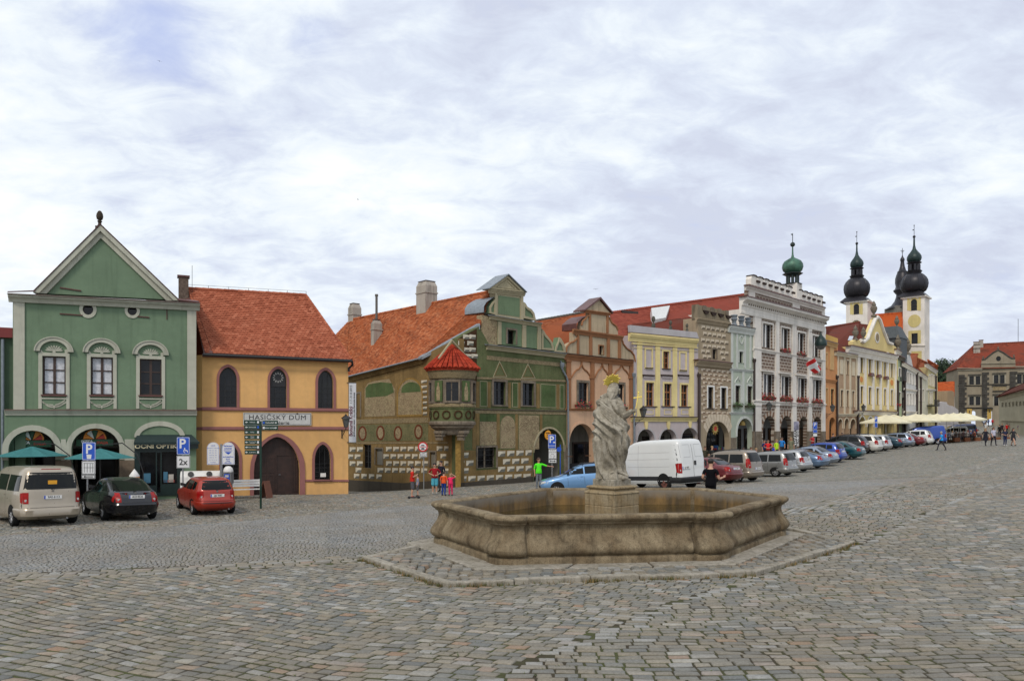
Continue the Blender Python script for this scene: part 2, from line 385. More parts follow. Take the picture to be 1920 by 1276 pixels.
ground()
def setts(name,mat,ang,rowh,lmin,lmax,zone,dmax,label,warp=None,gap=.022,seed=1,lift=0.,drop=.035,rmap=None,dome=.006):
 g=np.random.default_rng(seed); ca,sa=math.cos(ang),math.sin(ang)
 # bounds of the view wedge in the rotated frame
 P=np.array([(-.82*dmax-4,dmax),(.82*dmax+4,dmax),(10,5),(-10,5)]); U=P[:,0]*ca+P[:,1]*sa; V=-P[:,0]*sa+P[:,1]*ca
 rows=np.arange(V.min()-1,V.max()+1,rowh); out=[]
 for k,v in enumerate(rows):
  n=int((U.max()-U.min()+2)/((lmin+lmax)/2))+2
  L=g.uniform(lmin,lmax,n); u=U.min()-1+g.uniform(0,.3)+np.cumsum(L)
  out.append(np.c_[u-L/2,np.full(n,v),L])
 A=np.vstack(out); u=A[:,0]; v=A[:,1].copy(); L=A[:,2]
 def place(u,v):
  if warp is not None: v2=v+warp(u,v)
  else: v2=v
  v2=v2+.05*np.sin(u*.9+v*.3)+.035*np.sin(u*2.3+1.7*v)
  return u*ca-v2*sa,u*sa+v2*ca
 X,Y=place(u,v)
 ok=(Y>5.0)&(Y<dmax)&(np.abs(X)<.80*Y+3.0); ok[ok]&=zone(X[ok],Y[ok]); u=u[ok];v=v[ok];L=L[ok];n=len(u)
 if n==0: return
 hw=L/2-gap/2; hh=rowh/2-gap*.82
 cs=[(-1,-1),(1,-1),(1,1),(-1,1)]; V3=np.zeros((n,12,3));
 jit=g.normal(0,.006,(n,4,2)); tilt=g.normal(0,.003,(n,4)); hgt=g.normal(0,.003,n)+.004
 Xc,Yc=place(u,v); Zc=gza(Xc,Yc); e=.5; Zx=(gza(Xc+e,Yc)-Zc)/e; Zy=(gza(Xc,Yc+e)-Zc)/e
 for i,(a,b) in enumerate(cs):
  for lev,(ins,dz) in enumerate([(0.0,-drop),(.003,-.008),(.014,0.)]):
   uu=u+a*(hw-ins)+jit[:,i,0]; vv=v+b*(hh-ins)+jit[:,i,1]
   x,y=place(uu,vv); zz=Zc+Zx*(x-Xc)+Zy*(y-Yc)+dz+lift+hgt+(tilt[:,i] if lev else 0)
   V3[:,lev*4+i]=np.c_[x,y,zz]
 # a thirteenth, domed centre
 cen=np.c_[V3[:,8:12].mean(1)]; cen[:,2]+=dome*.5+g.normal(0,.003,n)
 V=np.concatenate([V3,cen[:,None,:]],1).reshape(-1,3)
 tri=[]; quad=[]
 for lev in (0,1):
  for i in range(4):
   j=(i+1)%4; quad.append((lev*4+i,lev*4+j,lev*4+4+j,lev*4+4+i))
 for i in range(4): tri.append((8+i,8+(i+1)%4,12))
 base=(np.arange(n)*13)[:,None,None]
 q=(np.array(quad)[None]+base).reshape(-1,4); t3=(np.array(tri)[None]+base).reshape(-1,3)
 me=bpy.data.meshes.new(name); me.vertices.add(len(V)); me.vertices.foreach_set('co',V.ravel())
 nl=q.size+t3.size; me.loops.add(nl); me.polygons.add(len(q)+len(t3))
 me.loops.foreach_set('vertex_index',np.concatenate([q.ravel(),t3.ravel()]).astype(np.int32))
 ls=np.concatenate([np.arange(len(q))*4,len(q)*4+np.arange(len(t3))*3]).astype(np.int32); me.polygons.foreach_set('loop_start',ls)
 me.update(calc_edges=True)
 rv=g.random(n)
 if rmap: rv=rmap(rv,Xc,Yc)
 a=me.attributes.new('rnd','FLOAT','POINT'); a.data.foreach_set('value',np.repeat(rv,13).astype(np.float32))
 me.materials.append(mat); me.shade_smooth(); me.set_sharp_from_angle(angle=R(50))
 o=bpy.data.objects.new(name,me); C.objects.link(o); tag(o,label,'paving',kind='structure'); return o
# divider between the two laying directions of the square
DV=np.array([G(x,y)[:2] for x,y in [(860,1300),(1000,1235),(1180,1160),(1290,1120),(1416,1085)]]); DV=np.vstack([DV[0]+(DV[0]-DV[1])*6,DV,DV[-1]+(DV[-1]-DV[-2])*12])
notap=lambda X,Y: ~in_poly(APR,X,Y)
near=lambda X,Y: side(BLW,X,Y)<-.02
right=lambda X,Y: side(DV,X,Y)<0
setts('paving',MS_SETT,R(-3),.175,.20,.34,lambda X,Y: near(X,Y)&right(X,Y)&notap(X,Y)&(side(BLW,X,Y)<-.9),44,'large grey and tan granite setts in straight rows on the right side',seed=3,rmap=lambda r,X,Y:np.where(np.abs(side(DV,X,Y))<.16,.88,r))
bow=lambda u,v: .35*np.sin(u*.28+1.0)+.10*np.sin(u*.8+v*.5)
setts('paving',MS_SETT,R(-27),.18,.18,.31,lambda X,Y: near(X,Y)&~right(X,Y)&notap(X,Y)&(side(BLW,X,Y)<-.9),40,'large granite setts in slanting rows left of the fountain',warp=bow,seed=4)
ang0=math.atan2(*(BLW[4]-BLW[2])[::-1])
setts('paving',MS_SETT,ang0,.22,.22,.42,lambda X,Y: near(X,Y)&(X<2)&notap(X,Y)&(side(BLW,X,Y)>=-.9),60,'border band of long pale setts along the carriageway',seed=5,rmap=lambda r,X,Y:.55+.4*r)
ang1=math.atan2(*(BLW[-2]-BLW[-6])[::-1])
setts('paving',MS_SETT,ang1,.22,.22,.42,lambda X,Y: near(X,Y)&(X>=2)&notap(X,Y)&(side(BLW,X,Y)>=-.9),60,'border band of long pale setts curving away to the right',seed=15,rmap=lambda r,X,Y:.55+.4*r)
arc=lambda u,v: .40*np.abs(np.sin(u*math.pi/2.6))
setts('road',MS_ROAD,R(14),.105,.09,.13,lambda X,Y: (side(BLW,X,Y)>=.0)&(side(FLW,X,Y)<0)&notap(X,Y),38,'carriageway of small grey setts laid in arcs behind the fountain',warp=arc,gap=.014,seed=6,rmap=lambda r,X,Y: r*.9)
setts('paving',MS_SETT,R(30),.14,.14,.22,lambda X,Y: (side(FLW,X,Y)>=.0)&notap(X,Y),40,'parking strip of worn setts along the houses',seed=8)
# ------------------------------------------------------------------ fountain
M_GRAN=stone('weathered granite',(.17,.125,.075,1),(.32,.26,.17,1),(.040,.030,.020,1),1.1,.75,.7)
M_SLAB=stone('slab granite',(.29,.265,.215,1),(.40,.37,.315,1),(.08,.068,.05,1),1.4,.4,.5)
M_OCHRE=stone('stained pedestal stone',(.30,.22,.12,1),(.36,.30,.20,1),(.10,.07,.04,1),2.0,.4,.6)
M_STATUE=stone('statue sandstone',(.26,.23,.175,1),(.50,.46,.38,1),(.055,.048,.036,1),1.9,.55,.7)
GF=CZ-3.0
HEX=[(-1.93,19.15),(-.22,15.95),(4.55,16.5),(7.45,20.55),(5.78,23.4),(1.0,23.25)]
def basin():
 root=empty('fountain',(2.78,19.7,GF),0,'large six-sided granite fountain basin with bulging walls in the square','fountain')
 cx,cy=2.78,19.7; P=[Vector((x-cx,y-cy)) for x,y in HEX]; n=6
 # plan: corner pieces stand a little proud and swell, side panels are straight
 ring=[]  # (point, normal, proud)
 segs=[]
 for i in range(n):
  a=P[i]; b=P[(i+1)%n]; p=P[i-1]; d0=(a-p).normalized(); d1=(b-a).normalized()
  n0=Vector((d0.y,-d0.x)); n1=Vector((d1.y,-d1.x))
  m=(n0+n1).normalized(); k=1/max(.5,m.dot(n1))
  c=.52
  ring+= [(a-d0*(c+.20),n0,0,0),(a-d0*(c+.07),n0,0,0),(a-d0*(c+.045),n0,-.05,1),(a-d0*(c+.02),n0,-.05,1),(a-d0*(c-.01),n0,.06,1),(a-d0*(c-.16),n0,.10,1),(a-d0*.16,n0,.085,1),
    (a+(-d0*.05+d1*.05)*.6-m*.012,m*(k*.5+.5),.07,1),(a+d1*.16,n1,.085,1),(a+d1*(c-.16),n1,.10,1),(a+d1*(c-.01),n1,.06,1),(a+d1*(c+.02),n1,-.05,1),(a+d1*(c+.045),n1,-.05,1),(a+d1*(c+.07),n1,0,0),(a+d1*(c+.20),n1,0,0)]
  L=(b-a).length-2*(c+.20)
  for q in (.25,.5,.75): ring.append((a+d1*(c+.20+L*q),n1,0,0))
 # profile (height, offset out, weight of the proud term)
 prof=[(-.12,.10,1),(.0,.10,1),(.20,.10,1),(.22,.085,1),(.235,.03,1),(.25,.03,1),(.275,.08,1.1),(.325,.125,1.15),(.39,.14,1.2),(.45,.12,1.15),(.55,.05,1.1),(.66,-.03,1.05),(.78,-.075,1.0),(.88,-.06,.95),(.925,-.02,.95),(.93,.02,.9),(.935,.03,.9),(.965,.03,.9),(.97,.035,.9),(.975,.07,.9),(1.01,.105,.9),(1.04,.135,.9),(1.06,.14,.85),(1.10,.138,.8),(1.122,.12,.7),(1.134,.08,.6),
    (1.135,-.0,.3),(1.135,-.12,0),(1.128,-.17,0),(1.10,-.20,0),(1.0,-.22,0),(.30,-.24,0)]
 mb=MB(); m=len(ring); vs=[]
 for (z,o,wt) in prof:
  for (p,nn,pr,_) in ring:
   pr2=pr*wt
   if z<.25: pr2=max(pr,0)*.5+ (pr*.5 if pr<0 else 0)
   q=p+nn*(o+pr2); ns=mnoise.noise(Vector((q.x*1.3,q.y*1.3,z*2)))*.005
   vs.append((q.x+nn.x*ns,q.y+nn.y*ns,z+(ns*.8 if z>1 else 0)))
 fs=[(i*m+k,i*m+(k+1)%m,(i+1)*m+(k+1)%m,(i+1)*m+k) for i in range(len(prof)-1) for k in range(m)]
 mb.add(vs,fs); o=mb.build('basin_wall',M_GRAN,root,smooth=38)
 bv=o.modifiers.new('s','SUBSURF'); bv.levels=1; bv.render_levels=1
 # joints between panels and corner pieces: thin dark grooves are real gaps; floor of the basin and algae
 inner=[(p*.93) for p in P]
 fl=MB(); fl.add([(p.x,p.y,.28) for p in inner],[tuple(range(6))]); fl.build('basin_floor',stone('algae stone',(.10,.075,.03,1),(.16,.11,.04,1),(.03,.025,.012,1)),root)
 wt=MB(); ins=[p*.955 for p in P]; wt.add([(p.x,p.y,.64) for p in ins],[tuple(range(6))])
 mw,t=newmat('fountain water'); t.col(t.mix(t.mr(t.noise(1.0,4),.4,.65),(.022,.016,.006,1),(.06,.042,.014,1))); t.rough(.06); t.b.inputs['IOR'].default_value=1.33; t.bump(t.noise(5,3),.06,.02)
 wt.build('water',mw,root)
 al=MB()   # stained lining of the inner wall (algae and rust)
 ml,t=newmat('stained lining'); st=t.noise(3.0,6,.7); s2=t.noise(1.4,4,.6,sc3=(2,2,.4))
 sx=t.n('ShaderNodeSeparateXYZ'); t.L.new(t.tc.outputs['Object'],sx.inputs[0])
 c=t.mix(t.mr(s2,.38,.62),(.24,.145,.05,1),(.085,.058,.028,1)); c=t.mix(t.math('MULTIPLY',t.mr(t.math('ADD',sx.outputs[2],t.math('MULTIPLY',st,.35)),.98,1.22),1),c,(.22,.19,.15,1)); t.col(c); t.rough(.85); t.bump(st,.5,.03)
 vs=[]; fs=[]; k=12
 for i in range(6):
  a=P[i]; b=P[(i+1)%6]; d=(b-a); nn=Vector((d.y,-d.x)).normalized()
  o_=len(vs); a2=a.lerp(b,.055)-nn*.262; b2=a.lerp(b,.945)-nn*.262
  vs+=[(a2.x,a2.y,.32),(b2.x,b2.y,.32),(b2.x,b2.y,1.08),(a2.x,a2.y,1.08)]; fs.append((o_,o_+1,o_+2,o_+3))
 al.add(vs,fs); al.build('inner_lining',ml,root)
 # waste slots / iron clamps on the inner walls
 for (x,y,a) in [(990,939,-8),(1055,936,0),(1232,935,0),(1300,939,8)]:
  r=ray(x,y); d=22.55; b=MB(); b.box(-.16,-.05,-.02,.16,.06,.02); b.build('iron_clamp',plain('rust iron',(.09,.045,.025),.8),root).matrix_world=Matrix.Translation((r[0]*d,d,CZ+r[2]*d))@Matrix.Rotation(R(a),4,'Z')
 # pedestal in the middle
 ped=empty('pedestal',(2.62-cx,19.6-cy,0)); ped.parent=root; ped.rotation_euler=(0,0,R(43))
 def sq(mb,prof,n=4):
  vs=[];fs=[]
  for (h,z) in prof: vs+=[(-h,-h,z),(h,-h,z),(h,h,z),(-h,h,z)]
  for i in range(len(prof)-1):
   for k in range(4): fs.append((i*4+k,i*4+(k+1)%4,(i+1)*4+(k+1)%4,(i+1)*4+k))
  fs.append(tuple((len(prof)-1)*4+k for k in range(4))); mb.add(vs,fs)
 b=MB(); sq(b,[(.50,.3),(.50,.98),(.49,.99),(.49,1.0),(.50,1.01),(.50,1.29)]); o=b.build('block',M_OCHRE,ped); o.modifiers.new('b','BEVEL').width=.015
 b=MB(); sq(b,[(.40,1.29),(.50,1.29),(.515,1.32),(.50,1.35),(.45,1.37),(.42,1.40),(.44,1.43),(.475,1.45),(.475,1.475),(.44,1.50),(.36,1.51)]); b.build('cornice',M_OCHRE,ped,smooth=30)
 b=MB(); sq(b,[(.35,1.505),(.35,1.66),(.335,1.675),(.28,1.675)]); o=b.build('socle',M_STATUE,ped)
 return root
basin()
def apron():
 root=empty('fountain_step',(2.78,19.7,GF),0,'low cobbled step edged with long kerbstones around the fountain foot','step')
 cx,cy=2.78,19.7; P=[Vector((p[0]-cx,p[1]-cy)) for p in APR]; n=len(P)
 def gl(x,y): return gz(x+cx,y+cy)-GF
 top=.09
 kb=MB(); g=random.Random(5)
 for i in range(n):
  a=P[i]; b=P[(i+1)%n]; d=(b-a); L=d.length; d.normalize(); nn=Vector((d.y,-d.x)); t=0
  while t<L-.05:
   l=min(g.uniform(.9,1.7),L-t)
   if L-t-l<.3: l=L-t
   w=.20; o1=g.uniform(-.015,.02); h=top+g.uniform(-.015,.02); sk=g.uniform(-.02,.02)
   q0=a+d*(t+.008)+nn*o1; q1=a+d*(t+l-.008)+nn*(o1+sk); i0=q0-nn*w; i1=q1-nn*w
   pts=[q0,q1,i1,i0]; gg=min(gl(p.x,p.y) for p in pts)-.12
   gt=[max(gl(p.x,p.y),-.02)+h for p in pts]
   kb.r=g.random()
   kb.hexa([(p.x,p.y,gg) for p in pts],[(p.x,p.y,z) for p,z in zip(pts,gt)]); t+=l
 o=kb.build('kerbstone_edge',M_SLAB,root); bv=o.modifiers.new('b','BEVEL'); bv.width=.022; bv.segments=2
 # bed and rough cobbles of the step
 bed=MB(); Q=[p*.99 for p in P]; bed.add([(p.x,p.y,max(gl(p.x,p.y),-.02)+top-.075) for p in Q]+[(0,0,top-.07)],[(i,(i+1)%n,n) for i in range(n)]); bed.build('earth_bed',plain('dry earth',(.13,.085,.04),.95,var=.4,vscale=5,bump=.5),root)
 H=[Vector((x-cx,y-cy)) for x,y in HEX]
 cob=MB(); g=random.Random(9)
 x=-7
 while x<8:
  y=-7+g.uniform(0,.2)
  while y<7:
   w=g.uniform(.15,.32); l=g.uniform(.12,.2); p=Vector((x+g.uniform(-.04,.04),y))
   if in_poly([np.array(v*.975) for v in P],np.array([p.x]),np.array([p.y]))[0] and not in_poly([np.array(v*1.17) for v in H],np.array([p.x]),np.array([p.y]))[0]:
    rr=g.uniform(-.35,.35); k=g.choice([4,5,5,6]); z0=max(gl(p.x,p.y),-.02)+top; vs=[]
    for lev,(s_,dz) in enumerate([(1,-.09),(.96,-.012),(.86,g.uniform(-.004,.010))]):
     for q in range(k):
      a=rr+2*math.pi*(q+.5)/k; vs.append((p.x+w*.55*s_*math.cos(a),p.y+l*.6*s_*math.sin(a),z0+dz))
    fs=[(lv*k+q,lv*k+(q+1)%k,(lv+1)*k+(q+1)%k,(lv+1)*k+q) for lv in range(2) for q in range(k)]+[tuple(2*k+q for q in range(k))]
    cob.r=g.random(); cob.add(vs,fs)
   y+=l+.012
  x+=.235
 cob.build('cobble_paving',MS_SETT,root,smooth=50)
 # long slabs laid directly round the basin
 sl=MB()
 for i in range(6):
  a=H[i]*1.06; b=H[(i+1)%6]*1.06; c=H[(i+1)%6]*1.165; e=H[i]*1.165; L=(b-a).length; m=max(2,int(L/1.5)); t=0
  for j in range(m):
   t0=j/m+.004; t1=(j+1)/m-.004; z=top+g.uniform(-.012,.015); sl.r=g.random()
   w0=g.uniform(.9,1.0)
   pts=[a.lerp(b,t0)*.9,a.lerp(b,t1)*.9,a.lerp(b,t1).lerp(e.lerp(c,t1),w0),a.lerp(b,t0).lerp(e.lerp(c,t0),w0)]
   pts=pts[::-1]
   sl.hexa([(p.x,p.y,-.1) for p in pts],[(p.x,p.y,z) for p in pts])
 o=sl.build('paving_slabs',M_SLAB,root); bv=o.modifiers.new('b','BEVEL'); bv.width=.015
 return root
apron()
def statue():
 base=Vector((2.62,19.6,GF+1.675)); root=empty('statue',base,0,'weathered robed saint statue with gold ray halo holding a gold cross','statue')
 U=1/323.
 # silhouette rows: height, left, right in units of the figure (metres from the axis)
 rows=[(955,128,392),(920,130,385),(880,132,372),(850,128,368),(800,121,372),(750,115,386),(700,110,396),(650,107,396),(600,103,388),(560,102,384),(540,103,400),(510,110,410),(480,116,396),(450,121,372),(400,128,352),(350,136,345),(320,128,340),(300,126,335),(285,140,325),(272,170,308),(262,200,296),(250,212,292)]
 Z=np.array([(955-r[0])*U for r in rows]); Lx=np.array([(r[1]-262)*U for r in rows]); Rx=np.array([(r[2]-262)*U for r in rows])
 nz=150; nt=168; zs=np.linspace(0,Z[-1],nz); l=np.interp(zs,Z,Lx); r=np.interp(zs,Z,Rx)
 k=np.ones(5)/5; l[2:-2]=np.convolve(l,k,'valid'); r[2:-2]=np.convolve(r,k,'valid')
 th=np.linspace(0,2*math.pi,nt,endpoint=False); T,Zg=np.meshgrid(th,zs); a=((r-l)/2)[:,None]; c=((r+l)/2)[:,None]
 b=a*np.interp(zs,[0,.3,1.0,1.5,1.9,2.1,2.2],[.78,.72,.70,.66,.60,.6,.8])[:,None]
 nn=np.zeros_like(T)
 for i in range(nz):
  for j in range(0,nt,2):
   v=mnoise.noise(Vector((math.cos(th[j])*1.3,math.sin(th[j])*1.3,zs[i]*1.6))); nn[i,j]=v; nn[i,(j+1)%nt]=v
 ridge=lambda p: 1-2*np.abs(np.mod(p,1)-.5)*1.0
 low=np.clip((1.25-Zg)/.35,0,1); up=1-low
 # long vertical folds falling from the left hip, swept diagonally; deep hollows between
 ph1=(T/(2*math.pi))*11+Zg*1.5+nn*.8
 f1=(ridge(ph1)**.6-.74)*.12+(ridge(ph1*2.3+.3)**.6-.6)*.03
 # cloak wound round the waist: broad diagonal rolls
 ph2=(Zg*3.6-np.cos(T-math.pi)*1.9+np.sin(T)*.3+nn*.5)
 f2=(ridge(ph2)**.6-.72)*.115+(ridge(ph2*2.1+.2)**.6-.6)*.03
 band=np.exp(-((Zg-(1.33-.30*np.cos(T)))/.17)**2)*.075
 disp=low*f1+up*f2*np.clip((2.05-Zg)/.25,0,1)+band
 X=c+(a+disp)*np.sign(np.cos(T))*np.abs(np.cos(T))**.88; Y=(b+disp)*np.sign(np.sin(T))*np.abs(np.sin(T))**.88
 mb=MB(); vs=np.c_[X.ravel(),Y.ravel(),Zg.ravel()]
 fs=[(i*nt+k,i*nt+(k+1)%nt,(i+1)*nt+(k+1)%nt,(i+1)*nt+k) for i in range(nz-1) for k in range(nt)]+[tuple(range(nt-1,-1,-1)),tuple((nz-1)*nt+k for k in range(nt))]
 mb.add(vs.tolist(),fs)
 P=lambda x,y,dy=0.:((x-262)*U,dy,(955-y)*U)
 # neck, head, hair falling on the back, beard
 mb.tube([P(250,275,-.0),P(262,240,.0),P(275,215,.02)],[.13,.095,.10],12)
 mb.lathe([(1e-4,-.20),(.07,-.18),(.12,-.11),(.14,-.02),(.14,.07),(.11,.15),(.05,.19),(1e-4,.195)],*P(276,200),n=20,sy=1.15)
 g=random.Random(3)
 for i in range(26):   # locks of hair
  t=i/25; x0=232+70*t+g.uniform(-6,6); dy=-.10-.05*math.sin(t*3.1)
  y1=g.uniform(245,290); mb.tube([P(262+(x0-262)*.7,168+g.uniform(-5,8),dy*.6),P(x0,200,dy),P(x0-8+g.uniform(-7,7),(200+y1)/2,dy-.03),P(x0-26*t-14,y1,dy-.035)],[.022,.034,.03,.012],6)
 for i in range(10):
  mb.tube([P(300+g.uniform(-8,12),205+g.uniform(-8,8),g.uniform(-.08,.08)),P(322+g.uniform(-8,8),215+g.uniform(-8,12),g.uniform(-.07,.07)),P(326+g.uniform(-10,6),232+g.uniform(-5,10),g.uniform(-.05,.05))],[.035,.03,.012],6)
 mb.tube([P(310,195,0),P(333,200,0),P(330,207,0)],[.02,.022,.012],6)     # nose
 mb.tube([P(175,285,-.02),P(215,262,0),P(262,262,0),P(300,285,.02)],[.10,.10,.10,.10],10)  # shoulder yoke
 mb.tube([P(140,310,-.05),P(150,300,-.08),P(160,330,-.10)],[.06,.09,.06],8)
 # right arm: bent at the elbow, forearm reaching out to the cross
 mb.tube([P(298,285,.02),P(320,330,-.02),P(338,385,-.06),P(352,425,-.10),P(362,436,-.12)],[.12,.135,.13,.115,.08],14)
 mb.tube([P(345,430,-.10),P(375,420,-.13),P(410,395,-.15),P(432,385,-.16)],[.105,.09,.07,.05],12)
 for i in range(7):
  x=350+i*11; mb.tube([P(x-6,436-i*5,-.19),P(x,415-i*5,-.21),P(x+5,396-i*5,-.17)],[.02,.032,.02],6)
 for i in range(8):
  y=300+i*17; mb.tube([P(284+i*4,y,-.08),P(315+i*5,y+14,-.14),P(345+i*2,y+8,-.03)],[.018,.032,.016],6)
 # hand with five fingers closed round the shaft
 mb.tube([P(428,387,-.16),P(440,384,-.165),P(452,380,-.165)],[.038,.046,.038],10)
 for q in range(4):
  yy=368+q*8.5; mb.tube([P(450,yy,-.15),P(460,yy-2,-.17),P(459,yy,-.205),P(449,yy+2,-.215)],[.014,.014,.013,.011],6)
 mb.tube([P(440,374,-.18),P(446,364,-.20),P(453,362,-.205)],[.015,.014,.011],6)
 # foot and trailing hem at the lower right
 mb.tube([P(250,940,-.1),P(300,935,-.22),P(345,945,-.27),P(382,945,-.24)],[.07,.085,.06,.035],10,flat=.8)
 for i in range(9):
  mb.tube([P(240+i*8,905-i*4,-.24),P(290+i*7,885+i*3,-.27),P(350+i*4,905+i*3,-.25),P(400-i*4,925+i,-.2)],[.02,.032,.028,.01],6)
 mb.tube([P(150,945,.1),P(262,950,.0),P(370,945,.1)],[.11,.2,.1],12)
 # broad swag of the cloak over the right hip
 for i in range(5):
  mb.tube([P(150+i*4,300+i*22,-.16),P(230+i*4,370+i*26,-.27-.01*i),P(310+i*6,450+i*22,-.27),P(385-i*4,500+i*14,-.14),P(400-i*6,540+i*8,.02)],[.02,.040,.046,.04,.02],8)
 o=mb.build('stone_figure',M_STATUE,root)
 rm=o.modifiers.new('r','REMESH'); rm.mode='VOXEL'; rm.voxel_size=.0105; rm.use_smooth_shade=True
 dg=bpy.context.evaluated_depsgraph_get(); me=bpy.data.meshes.new_from_object(o.evaluated_get(dg)); o.modifiers.clear(); o.data=me
 gm=plain('gilding',(1.0,.74,.13),.5,metal=.0,var=.06)
 hb=MB(); cxh,_,czh=P(256,127); ng=18
 M=Matrix.Translation((cxh,-.12,czh))@Matrix.Rotation(R(-14),4,'Y')@Matrix.Rotation(R(-40),4,'X')
 for i in range(ng):
  a=2*math.pi*i/ng; w_=.028; rr=.235 if i%2==0 else .205
  for (r0,r1,w0,w1) in [(.03,rr*.75,.008,w_),(rr*.75,rr,w_,.012)]:
   pts=[]
   for rad,wd in ((r0,w0),(r1,w1)):
    for s_ in (-1,1): pts.append((rad,s_*wd))
   v=[]
   for zz in (-.008,.008):
    for (rad,wd) in (pts[0],pts[2],pts[3],pts[1]): v.append(M@Vector((rad*math.cos(a)-wd*math.sin(a),rad*math.sin(a)+wd*math.cos(a),zz)))
   hb.hexa(v[:4],v[4:])
 hb.tube([P(262,160,-.05),P(257,135,-.1)],.012,6)
 hb.build('halo',gm,root)
 cb=MB(); A=Vector(P(446,420,-.185)); B=Vector(P(478,228,-.19)); cb.tube([A,B],.010,8)
 d=(B-A).normalized(); m=A.lerp(B,.78); s_=Vector((.99,0,.14)); cb.tube([m-s_*.085,m+s_*.085],.012,8)
 for q in (m-s_*.09,m+s_*.09,B): cb.ball(q,.022,8,5)
 cb.build('cross',gm,root)
statue()
def tufts():
 g=random.Random(31); mb=MB(); n=len(APR); k=0
 for i in range(n):
  a=APR[i]; b=APR[(i+1)%n]; d=b-a; L=np.hypot(*d); d=d/L; nn=np.array([d[1],-d[0]])
  for j in range(int(L*55)):
   t=g.uniform(0,L); dens=mnoise.noise(Vector((t*1.1,i*3.3,0)))
   if dens<g.uniform(-.5,.35): continue
   p=a+d*t+nn*abs(g.gauss(0,.07)); z=gz(*p)
   for q in range(5):
    h=g.uniform(.03,.10); ang=g.uniform(0,6.28); w=.006; x,y=p[0]+g.uniform(-.03,.03),p[1]+g.uniform(-.03,.03); lx,ly=math.cos(ang)*h*.6,math.sin(ang)*h*.6
    mb.r=g.random(); mb.add([(x-w*math.sin(ang),y+w*math.cos(ang),z-.01),(x+w*math.sin(ang),y-w*math.cos(ang),z-.01),(x+lx,y+ly,z+h)],[(0,1,2)])
 for j in range(5200):
  x=g.uniform(-9,13); y=g.uniform(8,21)
  if abs(x)>.7*y or in_poly(APR,np.array([x]),np.array([y]))[0] or mnoise.noise(Vector((x*.9,y*.9,3)))<.18: continue
  z=gz(x,y)-.004
  for q in range(3):
   h=g.uniform(.012,.035); ang=g.uniform(0,6.28); w=.007; lx,ly=math.cos(ang)*h,math.sin(ang)*h; mb.r=g.uniform(.6,1)
   mb.add([(x-w*math.sin(ang),y+w*math.cos(ang),z),(x+w*math.sin(ang),y-w*math.cos(ang),z),(x+lx,y+ly,z+h)],[(0,1,2)])
 m,t=newmat('dry grass'); r=t.attr('rnd'); t.col(t.ramp(r,[(0,(.26,.17,.06)),(.4,(.20,.12,.04)),(.6,(.10,.11,.03)),(1,(.05,.085,.02))])); t.rough(.9)
 o=mb.build('dry_grass',m); tag(o,'dry and green grass growing along the kerb and in the joints','grass',kind='stuff')
tufts()
# ------------------------------------------------------------------ facade toolkit: openings and mouldings are placed on a facade's own vertical plane
M_GLASS=glassmat()
M_DARKWOOD=plain('dark brown window frame',(.045,.022,.014),.5)
M_WHITEFR=plain('white paint',(.72,.71,.68),.5)
M_BLACK=plain('black metal',(.015,.015,.016),.45)
M_LEAD=plain('lead grey sheet',(.22,.25,.28),.45,metal=.3,var=.2)
M_BROWNMETAL=plain('brown painted sheet',(.10,.035,.028),.4,var=.25,vscale=2)
M_CURTAIN=plain('white curtain',(.55,.56,.60),.8,var=.2,vscale=9)
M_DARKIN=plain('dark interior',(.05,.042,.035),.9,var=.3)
M_PIPE=plain('zinc downpipe',(.20,.23,.26),.45,metal=.4,var=.15)
M_PIPEDK=plain('dark brown downpipe',(.045,.03,.026),.45,metal=.2)
ROW=[]
def shape(kind,u0,z0,u1,z1,ins=0.,rise=None,n=14):
 u0+=ins;u1-=ins;z0+=ins; w=u1-u0; c=(u0+u1)/2
 if kind=='rect': return [(u0,z0),(u1,z0),(u1,z1-ins),(u0,z1-ins)]
 if kind=='oval':
  z1-=ins; cz=(z0+z1)/2; return [(c+w/2*math.cos(2*math.pi*i/28),cz+(z1-z0)/2*math.sin(2*math.pi*i/28)) for i in range(28)]
 if kind=='arch':
  z1-=ins; r=(rise if rise is not None else (w+2*ins)/2)-ins; zs=z1-r
  return [(u0,z0),(u1,z0)]+[(c+w/2*math.cos(math.pi*i/n),zs+r*math.sin(math.pi*i/n)) for i in range(n+1)]
 if kind=='point':
  z1-=ins*1.4; r=(rise if rise is not None else .8*(w+2*ins)); zs=z1-r; p=[(u0,z0),(u1,z0)]
  for i in range(n//2+1):
   t=i/(n//2); a=t*math.pi/2; p.append((c+w/2*(math.cos(a)**1.25 if t<1 else 0),zs+r*(math.sin(a)**.92)))
  for i in range(n//2-1,-1,-1):
   t=i/(n//2); a=t*math.pi/2; p.append((c-w/2*(math.cos(a)**1.25),zs+r*(math.sin(a)**.92)))
  return p
